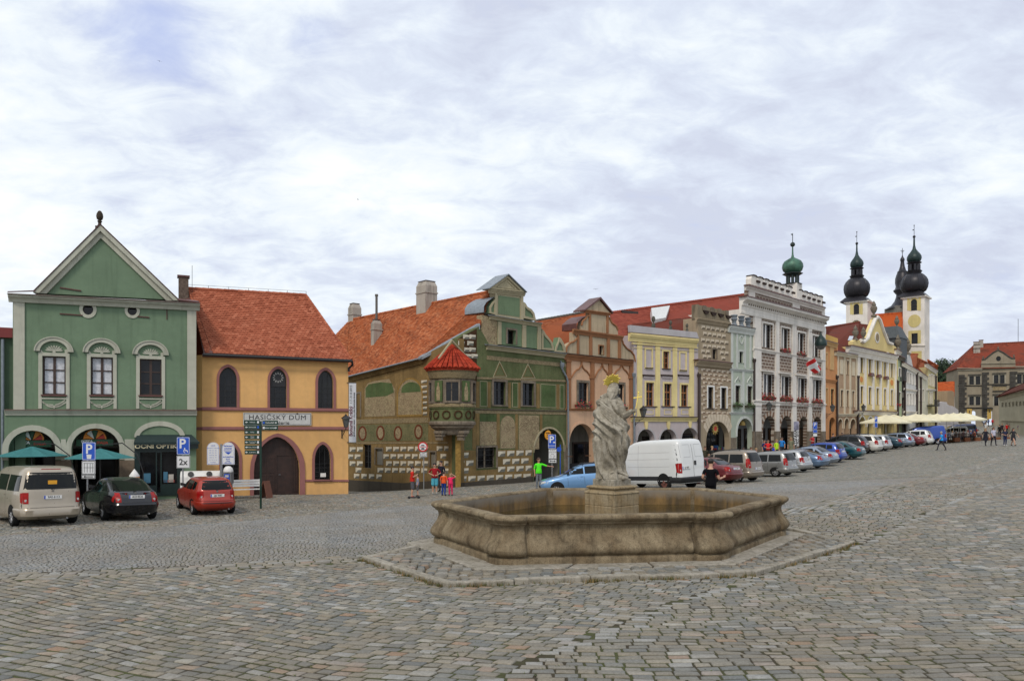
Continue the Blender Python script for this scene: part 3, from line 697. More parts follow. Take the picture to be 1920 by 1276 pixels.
class Fac:
 def __init__(s,P0,P1,name,label,cat='house',group=None,thick=.5):
  s.P0=Vector(P0); s.P1=Vector(P1); s.L=(s.P1-s.P0).length; s.ex=(s.P1-s.P0)/s.L; s.ey=Vector((-s.ex.y,s.ex.x))
  s.gz0=gz(*s.P0); s.base=min(s.gz0,gz(*s.P1))-.4; s.rz=math.atan2(s.ex.y,s.ex.x)
  s.root=empty(name,(s.P0.x,s.P0.y,s.base),s.rz,label,cat,group); s.holes=[]; s.t=thick
 def q(s,x,y,dep=0.):
  r=ray(x,y); d=Vector((r[0],r[1])); t=(dep+s.P0.dot(s.ey))/d.dot(s.ey); p=d*t-s.P0
  return (p.dot(s.ex),CZ+r[2]*t-s.base)
 def p3(s,x,y,dep=0.): u,z=s.q(x,y,dep); return (u,dep,z)
 def w2l(s,p):
  d=Vector((p[0],p[1]))-s.P0; return (d.dot(s.ex),d.dot(s.ey),p[2]-s.base)
 def g(s,u,dep=0):   # ground height in local z
  p=s.P0+s.ex*u+s.ey*dep; return gz(p.x,p.y)-s.base
 def rect(s,xl,yt,xr,yb,dep=0.):
  xm=(xl+xr)/2; return (s.q(xl,yt,dep)[0],s.q(xm,yb,dep)[1],s.q(xr,yt,dep)[0],s.q(xm,yt,dep)[1])
 def poly(s,pts,dep=0.): return [s.q(x,y,dep) for x,y in pts]
 def hole(s,xl,yt,xr,yb,kind='rect',rise=None):
  r=s.rect(xl,yt,xr,yb); s.holes.append(shape(kind,*r,rise=rise)); return r
 def wall(s,outer,mat,name='wall',dep=0.,t=None,holes=None,uz=False):
  mb=MB(); mb.plate(outer if uz else s.poly(outer,dep),s.holes if holes is None else holes,dep,dep+(t or s.t));
  return mb.build(name,mat,s.root)
 def slab(s,pts,mat,name,out=.06,t=.06,parent=None,holes=(),uz=False,dep=0):
  """raised flat piece standing out of the wall"""
  mb=MB(); mb.plate(pts if uz else s.poly(pts,dep-out),holes,dep-out,dep-out+t); return mb.build(name,mat,parent or s.root)
 def box(s,xl,yt,xr,yb,mat,name,out=.06,inn=0.,parent=None):
  u0,z0,u1,z1=s.rect(xl,yt,xr,yb,-out); mb=MB(); mb.box(u0,-out,z0,u1,inn,z1); return mb.build(name,mat,parent or s.root)
 def mould(s,a,b,h,out,mat,name='cornice',prof=None,ret=.3,dep=0,parent=None):
  """moulding running between two photo points a,b (its top edge) with height h in metres"""
  ua,za=s.q(*a,dep-out); ub,zb=s.q(*b,dep-out); prof=prof or [(0,0),(.35,0),(.45,.25),(.6,.45),(.85,.6),(.85,.72),(1,.78),(1,1),(0,1)]
  mb=MB(); n=len(prof); vs=[]
  for (u,z) in ((ua,za),(ub,zb)):
   for (o,hh) in prof: vs.append((u,dep-o*out,z-h+hh*h))
  fs=[(i,(i+1)%n,n+(i+1)%n,n+i) for i in range(n)]+[tuple(range(n-1,-1,-1)),tuple(range(n,2*n))]
  mb.add(vs,fs)
  return mb.build(name,mat,parent or s.root)
 def window(s,xl,yt,xr,yb,cols=2,rows=3,frame=None,kind='rect',rise=None,dep=.14,sur=None,sill=None,curtain=False,bar=.035,fw=.055,label=None,transom=None,uz=None,sout=.05,wide=False):
  r=uz or s.rect(xl,yt,xr,yb); u0,z0,u1,z1=r; s.holes.append(shape(kind,*r,rise=rise))
  frame=frame or M_DARKWOOD
  mb=MB(); mb.plate(shape(kind,*r,rise=rise),[shape(kind,*r,ins=fw,rise=rise)],dep,dep+.05)
  zt=z1-fw if kind=='rect' else (z1-(rise if rise is not None else (u1-u0)/2))
  for i in range(1,cols):
   c=u0+(u1-u0)*i/cols; b_=bar*(1.5 if wide and i==cols//2 else 1); mb.box(c-b_,dep-.004,z0+fw,c+b_,dep+.045,(z1-fw if kind in('rect',) else z1-fw-.02*(z1-z0)))
  for i in range(1,rows):
   c=z0+(zt-z0)*i/rows; mb.box(u0+fw,dep+.004,c-bar*.7,u1-fw,dep+.04,c+bar*.7)
  if transom: c=z0+(z1-z0)*transom; mb.box(u0+fw,dep-.012,c-bar*1.5,u1-fw,dep+.046,c+bar*1.5)
  o=mb.build('window',frame,s.root);
  if label: o['label']=label
  g=MB(); g.plate(shape(kind,*r,ins=fw*.6,rise=rise),[],dep+.052,dep+.06);
  gl=g.build('pane',M_GLASS,o)
  if curtain:
   cu=MB(); n=16; zz=(z0+fw,z0+(z1-z0)*.97)
   for h0,h1 in ((u0+fw+.02,(u0+u1)/2-.03),((u0+u1)/2+.03,u1-fw-.02)):
    vs=[];fs=[]
    for i in range(n+1):
     u=h0+(h1-h0)*i/n; y=dep+.047+.0*math.sin(i*1.9)
     vs+=[(u,y,zz[0]),(u,y,zz[1])]
    fs=[(2*i,2*i+2,2*i+3,2*i+1) for i in range(n)]; cu.add(vs,fs)
   cu.build('curtain',M_CURTAIN,o)
  if sur:
   wd,m=sur; sb=MB(); rr=(u0-wd,z0-wd*.0,u1+wd,z1+wd);
   rs=(rise+wd) if rise is not None else None
   sb.plate(shape(kind,u0-wd,z0-.002,u1+wd,z1+wd,rise=rs),[shape(kind,*(u0,z0,u1,z1),rise=rise)] if False else [shape(kind,u0,z0+.001,u1,z1,rise=rise)],-sout,.003)
   sb.build('surround',m,o)
  if sill:
   ov,m=sill; sb=MB(); sb.box(u0-ov,-.10,z0-.07,u1+ov,dep,z0-.001); sb.build('sill',m,o)
  return o
 def arcade(s,xl,yt,xr,yb,rise=None,sur=None):
  """arched opening down to the ground"""
  r=s.rect(xl,yt,xr,yb); r=(r[0],min(s.g(r[0]),s.g(r[2]))-.3,r[2],r[3]); rs=rise if rise is not None else (r[2]-r[0])/2
  s.holes.append(shape('arch',*r,rise=rs)); s.last=(r,rs)
  if sur:
   wd,m,zb=sur; mb=MB(); h=shape('arch',*r,rise=rs); zs=max(r[1]+.02,s.q(xl,zb)[1] if zb else r[1])
   o=[(r[0]-wd,zs),(r[2]+wd,zs)]; n=14; c=(r[0]+r[2])/2
   arc=lambda hw,ht:[(c+hw*math.cos(math.pi*i/n),r[3]-rs+ht*math.sin(math.pi*i/n)) for i in range(n+1)]
   outer=[(r[2],zs),(r[2]+wd,zs)]+arc((r[2]-r[0])/2+wd,rs+wd)+[(r[0]-wd,zs),(r[0],zs)]+arc((r[2]-r[0])/2,rs)[::-1]
   mb.plate(outer,[],-.05,.02); mb.build('arch_band',m,s.root)
  return r
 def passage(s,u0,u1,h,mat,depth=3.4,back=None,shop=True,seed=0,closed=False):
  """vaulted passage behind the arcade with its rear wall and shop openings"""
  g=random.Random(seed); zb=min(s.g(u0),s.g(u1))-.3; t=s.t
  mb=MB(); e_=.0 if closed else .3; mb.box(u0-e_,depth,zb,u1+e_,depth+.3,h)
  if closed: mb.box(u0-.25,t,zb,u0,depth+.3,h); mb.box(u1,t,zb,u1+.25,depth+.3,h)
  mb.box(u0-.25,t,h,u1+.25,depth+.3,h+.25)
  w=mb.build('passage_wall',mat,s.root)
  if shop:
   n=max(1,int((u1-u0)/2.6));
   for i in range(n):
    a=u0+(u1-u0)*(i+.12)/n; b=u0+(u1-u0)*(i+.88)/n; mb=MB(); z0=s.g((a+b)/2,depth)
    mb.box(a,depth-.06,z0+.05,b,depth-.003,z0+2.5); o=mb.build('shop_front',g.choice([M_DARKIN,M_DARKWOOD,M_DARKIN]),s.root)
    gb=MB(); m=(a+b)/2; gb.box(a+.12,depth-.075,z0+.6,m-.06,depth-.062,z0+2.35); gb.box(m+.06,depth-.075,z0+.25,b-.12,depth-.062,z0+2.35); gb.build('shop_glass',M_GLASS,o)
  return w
 def pipe(s,x,yt,yb,mat,r=.06,head=True,out=.14,name='downpipe',pts=None):
  mb=MB(); P=[s.q(a,b,-out) for a,b in (pts or [(x,yt),(x,yb)])]; mb.tube([(p[0],-out,p[1]) for p in P],r,10)
  if head:
   u,z=P[0]; mb.lathe([(.06,-.35),(.08,-.28),(.17,-.08),(.17,.10),(.15,.12)],u,-out,z,8)
   mb.tube([(u,-out,z+.05),(u,.0,z+.25)],.05,8)
  return mb.build(name,mat,s.root,smooth=40)
def tile_roof(parent,A,B,Cc,D,mat,course=.17,tw=.19,round_=True,name='roof',seed=1,lift=.03,under=True,wave=0.):
 """A,B lower edge left,right; D,C upper edge left,right: overlapping tiles laid in courses"""
 A,B,Cc,D=map(Vector,(A,B,Cc,D)); g=random.Random(seed); H=max((D-A).length,(Cc-B).length); n=max(2,int(H/course)); mb=MB()
 nr=((B-A).cross(D-A)+(Cc-B).cross(D-B)).normalized()
 if nr.z<0: nr=-nr
 for i in range(n):
  l0=A.lerp(D,i/n); r0=B.lerp(Cc,i/n); l1=A.lerp(D,(i+1.15)/n) ; r1=B.lerp(Cc,(i+1.15)/n)
  W=(r0-l0).length; ex=(r0-l0).normalized() if W>1e-6 else Vector((1,0,0)); off=(i%2)*tw/2
  if W<.05: continue
  up=(l1-l0); up=up-ex*up.dot(ex)        # perpendicular to the course
  sl=(l1-l0).dot(ex); sr=(r1-r0).dot(ex)
  k=-1
  while True:
   a=k*tw+off; b=a+tw*.975; k+=1
   if a>=W: break
   a_=max(a,0); b_=min(b,W)
   if b_-a_<.02: continue
   # limits at the top of the course
   a2=max(a_,sl if sl>0 else a_); b2=min(b_,W+sr if sr<0 else b_)
   if b2-a2<.005:
    if b2<a2: a2=b2=(a2+b2)/2
   z=lift+g.uniform(-.004,.006); mb.r=g.random(); P=lambda u,v,h:tuple(l0+ex*u+up*v+nr*h)
   if wave: z+=wave*math.sin(a*1.7+i*.31)*.5
   if round_:
    m=(a_+b_)/2; vs=[P(a_,.16,z),P(a_+(b_-a_)*.2,.03,z),P(m,-.02,z),P(b_-(b_-a_)*.2,.03,z),P(b_,.16,z),P(b2,1,.006),P(a2,1,.006)]
    lo=[P(a_,.16,z-.042),P(a_+(b_-a_)*.2,.03,z-.042),P(m,-.02,z-.042),P(b_-(b_-a_)*.2,.03,z-.042),P(b_,.16,z-.042)]
    mb.add(vs+lo,[(0,1,2,3,4,5,6),(7,8,1,0),(8,9,2,1),(9,10,3,2),(10,11,4,3)])
   else:
    vs=[P(a_,0,z),P(b_,0,z),P(b2,1,.006),P(a2,1,.006),P(a_,0,z-.03),P(b_,0,z-.03)]
    mb.add(vs,[(0,1,2,3),(4,5,1,0)])
 if under:
  q=[A,B,Cc,D]; mb.r=.1
  mb.hexa([tuple(p-nr*.10) for p in q],[tuple(p-nr*.012) for p in q])
 return mb.build(name,mat,parent)
def ridge(parent,A,B,mat,r=.09,name='ridge_tiles',step=.36):
 A,B=Vector(A),Vector(B); n=max(1,int((B-A).length/step)); mb=MB(); g=random.Random(3)
 for i in range(n):
  mb.r=g.random(); mb.tube([A.lerp(B,i/n),A.lerp(B,(i+1.06)/n)],[r*1.12,r*.95],8)
 return mb.build(name,mat,parent)
def stack(parent,u,y,z0,z1,w,d,mat,cap=None,name='chimney',taper=0.,label=None):
 mb=MB(); mb.mi=0
 mb.box(u-w/2,y-d/2,z0,u+w/2,y+d/2,z1)
 o=mb.build(name,mat,parent)
 c=MB(); c.box(u-w/2-.06,y-d/2-.06,z1-.02,u+w/2+.06,y+d/2+.06,z1+.07); c.build('cap',cap or mat,o)
 if label: o['label']=label
 return o
def urn(parent,loc,h,mat,name='urn',n=12):
 x,y,z=loc; h*=.68; mb=MB(); mb.lathe([(.16*h,0),(.16*h,.10*h),(.08*h,.14*h),(.06*h,.2*h),(.14*h,.32*h),(.2*h,.5*h),(.17*h,.62*h),(.10*h,.66*h),(.13*h,.72*h),(.10*h,.82*h),(.04*h,.92*h),(.001,h)],x,y,z,n)
 return mb.build(name,mat,parent,smooth=40)
def rows_blocks(F,polys,mats,name,out=.012):
 """sgraffito pattern: list of (material index, polygon in u,z)"""
 mb=MB()
 for mi,p in polys: mb.mi=mi; mb.plate(p,[],-out-mi*.002,.0,back=False)
 return mb.build(name,mats,F.root)
def bbox_block(u,z,w,h,kind=0):
 """an 'envelope' block: pale top and left bevels, grey lower bevel, brown heart"""
 return [(0,[(u,z+.04*h),(u+.93*w,z+.04*h),(u+w,z+h),(u,z+h)]),(1,[(u+.12*w,z),(u+.42*w,z+.52*h),(u+w*.985,z+.58*h),(u+.93*w,z)])]
def flowers(F,x0,x1,y,n,mred,mgreen,h=.28,parent=None,name='flower_box',out=.22):
 g=random.Random(int(x0*7)); u0=F.q(x0,y,-out)[0]; u1=F.q(x1,y,-out)[0]; z=F.q((x0+x1)/2,y,-out)[1]; mb=MB(); mb.mi=0; mb.box(u0,-out-.08,z-.14,u1,-out+.12,z+.02)
 for i in range(int(n*(u1-u0)/1.2)+20):
  c=Vector((g.uniform(u0-.05,u1+.05),-out-g.uniform(-.1,.16),z+g.gauss(0,.35)*h)); mb.mi=1 if g.random()<.40 else 2
  if c.z>z+h*.9 or c.z<z-h*1.3: continue
  s_=g.uniform(.03,.06); a=Vector((g.gauss(0,1),g.gauss(0,1),g.gauss(0,1))).normalized(); b=a.orthogonal().normalized()
  mb.add([c+a*s_,c+b*s_,c-a*s_,c-b*s_],[(0,1,2,3)])
 return mb.build(name,[M_DARKWOOD,mgreen,mred],parent or F.root)
M_RED=plain('geranium red',(.42,.012,.02),.6,var=.3,vscale=20); M_LEAF=plain('leaf green',(.045,.10,.02),.6,var=.35,vscale=9)
def fresco(name,a,b,c,scale=5):
 if name in _mats: return _mats[name]
 m,t=newmat(name); n=t.noise(scale,8,.72,dist=1.6); n2=t.noise(scale*.35,4,.6); n3=t.noise(scale*4,3,.6)
 col=t.ramp(n,[(.38,a),(.44,b),(.49,tuple(x*.5 for x in a[:3])+(1,)),(.53,tuple(x*1.25 for x in b[:3])+(1,)),(.60,c)]); col=t.mix(t.mr(n2,.42,.66,0,.6),col,b); col=t.mix(t.mr(n3,.5,.7,0,.4),col,a)
 t.col(col); t.rough(.95); t.b.inputs['Specular IOR Level'].default_value=.2; t.bump(n,.2,.01); return m
# ------------------------------------------------------------------ green gabled house on the left
M_GREEN=plaster('sage green plaster',(.165,.235,.155),.28); M_CREAM=plaster('cream moulding plaster',(.46,.46,.38),.35,bump=.15)
M_TILE_NEW=tilemat('new clay tiles',[(.25,.070,.038),(.42,.135,.075),(.34,.10,.055),(.50,.18,.105)],.12)
M_TILE_OLD=tilemat('old clay tiles',[(.20,.055,.025),(.44,.13,.05),(.34,.09,.035),(.52,.19,.085),(.28,.09,.045)],.2)
M_TILE_RED=tilemat('red clay tiles',[(.24,.055,.038),(.33,.085,.055),(.28,.068,.045)],.2)
M_TILE_DK=tilemat('dark red tiles',[(.13,.035,.024),(.21,.055,.034),(.16,.042,.028)],.4)
def line(P,VPx,x):
 """walk from P along the facade direction with vanishing column VPx until photo column x"""
 d=Vector(((VPx-960)/FP,1.0)); k=(x-960)/FP; t=(P[0]-k*P[1])/(k*d.y-d.x); return Vector((P[0]+d.x*t,P[1]+d.y*t))
def at(x,d): return Vector(((x-960)/FP*d,d))
def house_green():
 P1=at(368,35.8); P0=line(P1,4000,8)
 F=Fac(P0,P1,'green_house','sage green house with triangular gable and two dark arcades left of the yellow house'); q=F.q
 # openings
 for i,(a,b,c,d,cur) in enumerate([(79.5,667.5,123.5,739.5,True),(170,669.5,212,740,True),(262,673,303,740.5,False)]):
  o=F.window(a,b,c,d,2,3,curtain=cur,sur=(.15,M_CREAM),sill=(.05,M_BROWNMETAL),dep=.12,wide=True)
  u0,z0,u1,z1=F.rect(a,b,c,d); um=(u0+u1)/2
  zb=F.q((a+c)/2,766)[1]
  mb=MB();
  for e in (u0-.15,u1+.02): mb.box(e,-.05,zb,e+.13,.01,z0-.002)
  mb.box(u0-.02,-.047,z0-.20,u1+.02,.01,z0-.14); mb.build('window_apron',M_CREAM,F.root)
  # segmental hood on scrolled brackets
  hw=(u1-u0)/2+.26; mb=MB(); n=16; zc=z1+.20; R0=hw; rise=.62
  arc=lambda w,r:[(um+w*math.cos(math.pi*(i/n)),zc+r*math.sin(math.pi*i/n)) for i in range(n+1)]
  mb.plate(arc(hw,rise)+arc(hw-.17,rise-.15)[::-1],[],-.13,.0)
  mb.plate(arc(hw+.05,rise+.045)+arc(hw,rise-.002)[::-1],[],-.17,.0)
  for sgn in (-1,1):
   e=um+sgn*(hw-.09); mb.plate([(e-.10,zc-.0),(e+.10,zc),(e+.06,zc+.06),(e-.06,zc+.06)],[],-.12,0)
   e=um+sgn*(hw-.25); mb.plate([(e-.05,z1+.15),(e+.05,z1+.15),(e+.08*sgn+.04,z1+.28),(e+.10*sgn,z1+.36),(e-.05,z1+.30)],[],-.045,0)
  h=mb.build('window_hood',M_CREAM,F.root)
  # shell
  mb=MB();
  for k in range(9):
   a_=math.pi*(.06+.88*k/8); L=.36; w_=.035
   d=Vector((math.cos(a_),math.sin(a_)*.78)); e=Vector((-d.y,d.x)); c0=Vector((um,z1+.22))
   mb.plate([tuple(c0+d*.05-e*.01),tuple(c0+d*L*.8-e*w_),tuple(c0+d*L),tuple(c0+d*L*.8+e*w_),tuple(c0+d*.05+e*.01)],[],-.05,0)
  mb.plate([(um-.07,z1+.15),(um+.07,z1+.15),(um+.03,z1+.28),(um-.03,z1+.28)],[],-.055,0)
  mb.build('shell_ornament',M_CREAM,F.root)
  # leaf garland below the sill
  mb=MB();
  for k in range(22):
   t=(k/21-.5)*2; x=um+t*(u1-u0)*.48; zc_=z0-.30-.20*(1-t*t)
   for s_ in (-1,1):
    an=(1.2*t)+s_*.9+(math.pi if t<0 else 0); d=Vector((math.cos(an),abs(math.sin(an))*s_)); e=Vector((-d.y,d.x)); c0=Vector((x,zc_))
    mb.plate([tuple(c0),tuple(c0+d*.06-e*.022),tuple(c0+d*.11),tuple(c0+d*.06+e*.022)],[],-.03,0)
  mb.plate([(um-.05,z0-.48),(um+.05,z0-.48),(um+.02,z0-.62),(um-.02,z0-.62)],[],-.03,0)
  mb.build('garland_ornament',M_CREAM,F.root)
 for (cx,cy,ro,ri) in [(165,580,16.3,10.0),(248,582.3,14.3,8.8)]:
  r=F.rect(cx-ri,cy-ri,cx+ri,cy+ri); o=F.window(0,0,0,0,1,1,kind='oval',uz=r,fw=.03,dep=.16)
  ro_=F.rect(cx-ro,cy-ro,cx+ro,cy+ro); mb=MB(); mb.plate(shape('oval',*ro_),[shape('oval',r[0]+.001,r[1]+.001,r[2]-.001,r[3]-.001)],-.04,.01); mb.build('surround',M_CREAM,o)
 A1=F.arcade(16,806.5,104,930,rise=F.rect(16,806.5,104,840)[3]-F.rect(16,806.5,104,842)[1],sur=(.24,M_CREAM,862))
 A2=F.arcade(134,802.5,224,930,rise=A1[3]-F.q(60,842)[1]+.06,sur=(.22,M_CREAM,862))
 shop=F.rect(258,842,338,929); F.holes.append(shape('rect',*shop))
 gb=lambda x:gz(*line(P1,4000,x))
 outer=[(24,560),(24,768),(8,768),(8,965),(368,950),(368,576)]
 P=[q(*p) for p in outer]; P[3]=(P[3][0],0.02); P[4]=(P[4][0],.02)
 F.wall(P,M_GREEN,uz=True)
 # side wall to the right, back volume
 L=q(368,700)[0]; z1=q(200,566)[1]
 mb=MB(); mb.box(q(24,700)[0],.5,0,q(24,700)[0]+.4,11,z1); mb.box(L-.4,.5,0,L,11,z1); mb.build('side_wall',M_GREEN,F.root)
 # gable triangle
 apex=q(189,429,0); gl=q(67,549); gr=q(331,562); mb=MB(); mb.plate([gl,gr,apex],[],.0,.45); mb.build('gable_wall',M_GREEN,F.root)
 mb=MB()
 Ao,Lo,Ro=q(188.5,425,-.12),q(63,549,-.12),q(335,564,-.12); Ai,Li,Ri=q(189,446,-.12),q(87,550,-.12),q(312,563,-.12)
 mb.plate([Lo,Li,Ai,Ri,Ro,Ao],[],-.12,.0)
 s_=lambda p,k:(Ao[0]+(p[0]-Ao[0])*k,Ao[1]+(p[1]-Ao[1])*k)
 Am=(Ao[0],Ao[1]-.22); mb.plate([Lo,(Lo[0]+.22,Lo[1]),Am,(Ro[0]-.22,Ro[1]),Ro,(Ao[0],Ao[1]+.04)],[],-.26,-.12)
 mb.build('raking_cornice',M_CREAM,F.root)
 mb=MB();
 for a,b in ((Lo,Ao),(Ro,Ao)):
  mb.hexa([(a[0],-.30,a[1]+.03),(b[0],-.30,b[1]+.07),(b[0],11,b[1]+.07),(a[0],11,a[1]+.03)],[(a[0],-.30,a[1]+.07),(b[0],-.30,b[1]+.11),(b[0],11,b[1]+.11),(a[0],11,a[1]+.07)])
 mb.build('roof',M_BROWNMETAL,F.root)
 F.mould((14,549),(375,567.5),.34,.36,M_CREAM)
 F.mould((13,547.5),(376,566),.06,.42,M_BROWNMETAL,'cornice_flashing',prof=[(0,0),(1,0),(1,.3),(0,1)])
 # low metal roofs beside the gable
 mb=MB(); a=q(14,548,-.3); b=q(66,546,-.3); c=q(333,563,-.3); d=q(374,567,-.3)
 for (p,r,w_) in ((a,b,.25),(c,d,.0)):
  mb=MB(); mb.hexa([(p[0],-.3,p[1]),(r[0],-.3,r[1]),(r[0],5,r[1]+.9),(p[0],5,p[1]+.9)],[(p[0],-.3,p[1]+.05),(r[0],-.3,r[1]+.05),(r[0],5,r[1]+.95),(p[0],5,p[1]+.95)]); mb.build('side_roof',M_BROWNMETAL,F.root)
 F.box(25,562,46,767.5,M_CREAM,'pilaster',.07); F.box(351,577,368,767.5,M_CREAM,'pilaster',.07)
 F.mould((8,767.5),(369.5,768.5),.25,.16,M_CREAM,'string_course'); F.mould((8,766.5),(369.5,767.5),.05,.20,M_BROWNMETAL,'flashing',prof=[(0,0),(1,0),(1,.3),(0,1)])
 # lower cream wall between the arches
 for (a,b) in ((104,134),(224,252)):
  u0,z0,u1,z1=F.rect(a,823,b,862); ex=.24*.93
  F.slab([(u0+ex-.01,z0),(u1-.22+.01 if b<200 else u1,z0),(u1-.22+.01 if b<200 else u1,z1),(u0+ex-.01,z1)],M_CREAM,'pier_plaster',.035,.04,uz=True)
  F.slab([(u0+.0,F.g(u0)-.1),(u1-.0,F.g(u1)-.1),(u1,z0-.002),(u0,z0-.002)],stone('pier stone',(.16,.12,.085,1),(.24,.19,.14,1),(.07,.055,.04,1)),'pier_base',.05,.06,uz=True)
 # blind arch over the optician
 r=F.rect(251.5,789,347,819); r2=F.rect(261,798,337.5,819); n=16; c=(r[0]+r[2])/2
 arc=lambda w,z0,h:[(c+w*math.cos(math.pi*i/n),z0+h*math.sin(math.pi*i/n)) for i in range(n+1)]
 F.slab(arc((r[2]-r[0])/2,r[1],r[3]-r[1])+arc((r2[2]-r2[0])/2,r[1],r2[3]-r[1])[::-1],M_CREAM,'blind_arch',.06,.06,uz=True)
 # optician shopfront
 dg=plain('dark green shopfront',(.008,.022,.020),.35); u0,z0,u1,z1=shop
 sf=empty('shop_front',(0,0,0)); sf.parent=F.root
 mb=MB(); w=(u1-u0); mb.plate([(u0-.12,z0),(u1+.12,z0),(u1+.12,z1+.02),(u0-.12,z1+.02)],[shape('rect',u0+.10,z0+.5,u0+w*.42,z1-.12),shape('rect',u0+w*.56,z0+.55,u1-.14,z1-.12),shape('rect',u0+w*.45,z0+.15,u0+w*.53,z1-.15)],-.06,.06); mb.build('frame',dg,sf)
 mb=MB(); mb.box(u0+.1,.03,z0+.15,u1-.1,.05,z1-.1); mb.build('glass',M_GLASS,sf)
 g=random.Random(8); mats=[plain('blue goods',(.05,.16,.25),.6),plain('pale goods',(.45,.42,.38),.6),plain('red goods',(.3,.05,.04),.6)]
 for i,(a,b,h) in enumerate([(.60,.70,.5),(.72,.84,.38),(.60,.86,.12),(.12,.3,.45)]):
  mb=MB(); mb.box(u0+w*a,.0,z0+.62,u0+w*b,.028,z0+.62+h); mb.build('display',mats[(i+0)%3],sf)
 a0,b0,a1,b1=F.rect(252,833,372,841,-.25)
 mb=MB(); mb.box(a0,-.25,b0,a1,-.0,b1+.02); mb.build('fascia',dg,sf)
 zt=F.q(300,820.5)[1]
 aw=MB(); aw.hexa([(a0-.02,-.36,b1+.06),(a1+.05,-.36,b1+.06),(a1-.3,-.02,zt+.1),(a0+.1,-.02,zt+.1)],[(a0-.02,-.37,b1+.11),(a1+.05,-.37,b1+.11),(a1-.3,-.03,zt+.15),(a0+.1,-.03,zt+.15)])
 aw.box(a0-.02,-.372,b1+.01,a1+.05,-.36,b1+.09); aw.build('awning',dg,sf)
 gold=plain('gold lettering',(.80,.70,.45),.6)
 uc,zc=F.q(297,836.5,-.26); text('OČNÍ OPTIKA',.25,gold,F.root,(uc,-.262,zc),name='shop_name',sx=1.25,bold=.006)
 # pizza signs in the arches
 sg=plain('sign green',(.01,.08,.03),.5); so_=plain('pizza orange',(.75,.25,.03),.6); sr=plain('sign red',(.5,.04,.02),.6); sw=plain('sign white',(.75,.75,.72),.6)
 for (cx,cy) in ((60,826),(178,824)):
  u,z=F.q(cx,cy,.6); b=MB(); b.box(u-.75,.6,z-.28,u+.75,.64,z+.02); bo=b.build('pizza_sign',sg,F.root)
  for k in range(5):
   a0_=math.pi*(k+.06)/5; a1_=math.pi*(k+.94)/5; mb=MB(); R_=.42
   mb.plate([(u+.05*math.cos((a0_+a1_)/2),z+.04),(u+R_*math.cos(a0_),z+.03+R_*math.sin(a0_)),(u+R_*math.cos((a0_+a1_)/2),z+.03+R_*math.sin((a0_+a1_)/2)),(u+R_*math.cos(a1_),z+.03+R_*math.sin(a1_))],[],.57,.60); mb.build('pizza_slice',[sr,so_,sg,sr,so_][k] if k!=3 else sw,bo)
  mb=MB(); n=10; mb.plate([(u+.47*math.cos(math.pi*i/n),z+.03+.47*math.sin(math.pi*i/n)) for i in range(n+1)]+[(u+.42*math.cos(math.pi*i/n),z+.03+.42*math.sin(math.pi*i/n)) for i in range(n,-1,-1)],[],.56,.60); mb.build('crust',so_,bo)
  text('PIZZA',.17,sw,bo,(u-.32,.595,z-.08),bold=.008); text('ITALIA',.16,sr,bo,(u+.30,.595,z-.14),bold=.006)
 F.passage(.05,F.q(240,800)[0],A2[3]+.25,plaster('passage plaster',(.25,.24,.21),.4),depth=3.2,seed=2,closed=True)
 # wall anchors
 mb=MB()
 for (a,b,c,d) in [(112,539,152,545),(112,588,155,591),(258,593,280,595)]:
  p=q(a,b,-.04); r=q(c,d,-.04); mb.tube([(p[0],-.03,p[1]),(r[0],-.03,r[1])],.03,6)
 p=q(313,578,-.04); r=q(313,599,-.04); mb.tube([(p[0],-.03,p[1]),(r[0],-.03,r[1])],.02,6)
 mb.build('wall_anchor',M_BROWNMETAL,F.root)
 # finial: pine cone on a stem
 u,z=q(187,434,-.05); mb=MB(); mb.box(u-.17,-.22,z-.05,u+.17,.12,z+.22); mb.lathe([(.13,.22),(.10,.28),(.07,.32),(.07,.42),(.11,.46),(.07,.5)],u,-.05,z,12)
 mb.lathe([(.05,.5),(.12,.56),(.145,.68),(.13,.80),(.07,.92),(.001,.96)],u,-.05,z,14); mb.build('finial',plain('dark bronze stone',(.05,.04,.03),.8,var=.3),F.root,smooth=45)
 # chimney behind the roof to the right
 u,z0=F.q(344,545,4.2); z1=F.q(344,520,4.2)[1]; stack(F.root,u,4.2,z0-2,z1,.48,.5,plain('sooty brick',(.13,.10,.08),.9,var=.35,vscale=8),M_BROWNMETAL)
 mb=MB(); mb.tube([(u+.42,4.2,z0-1),(u+.42,4.2,F.q(352,497,4.2)[1])],.012,5); mb.build('lightning_rod',M_BLACK,F.root)
 return F
FA=house_green()
def house_edge():
 """sliver of the next green house at the left edge of the view"""
 P1=FA.P0+FA.ex*(FA.q(24,700)[0])+FA.ey*.35; P0=P1-FA.ex*7
 F=Fac(P0,P1,'neighbour_house','dark green house front with red fascia at the far left edge'); r=F.q(24,618)
 mb=MB(); mb.box(0,0,0,F.L-.02,8,F.q(24,622)[1]); mb.build('wall',plaster('dull green plaster',(.085,.13,.085),.3),F.root)
 z0=F.q(24,634)[1]; z1=F.q(24,618)[1]; mb=MB(); mb.box(0,-.25,z0,F.L-.02,.0,z1); mb.box(0,-.25,z1,F.L-.02,6,z1+.06); mb.build('fascia',plain('red fascia',(.16,.015,.012),.5),F.root)
 F.window(-140,690,-60,745,2,2,sur=(.12,M_CREAM)); F.window(-70,830,-20,935,2,2)
 F.pipe(5,636,945,M_PIPE,head=False,r=.07)
house_edge()
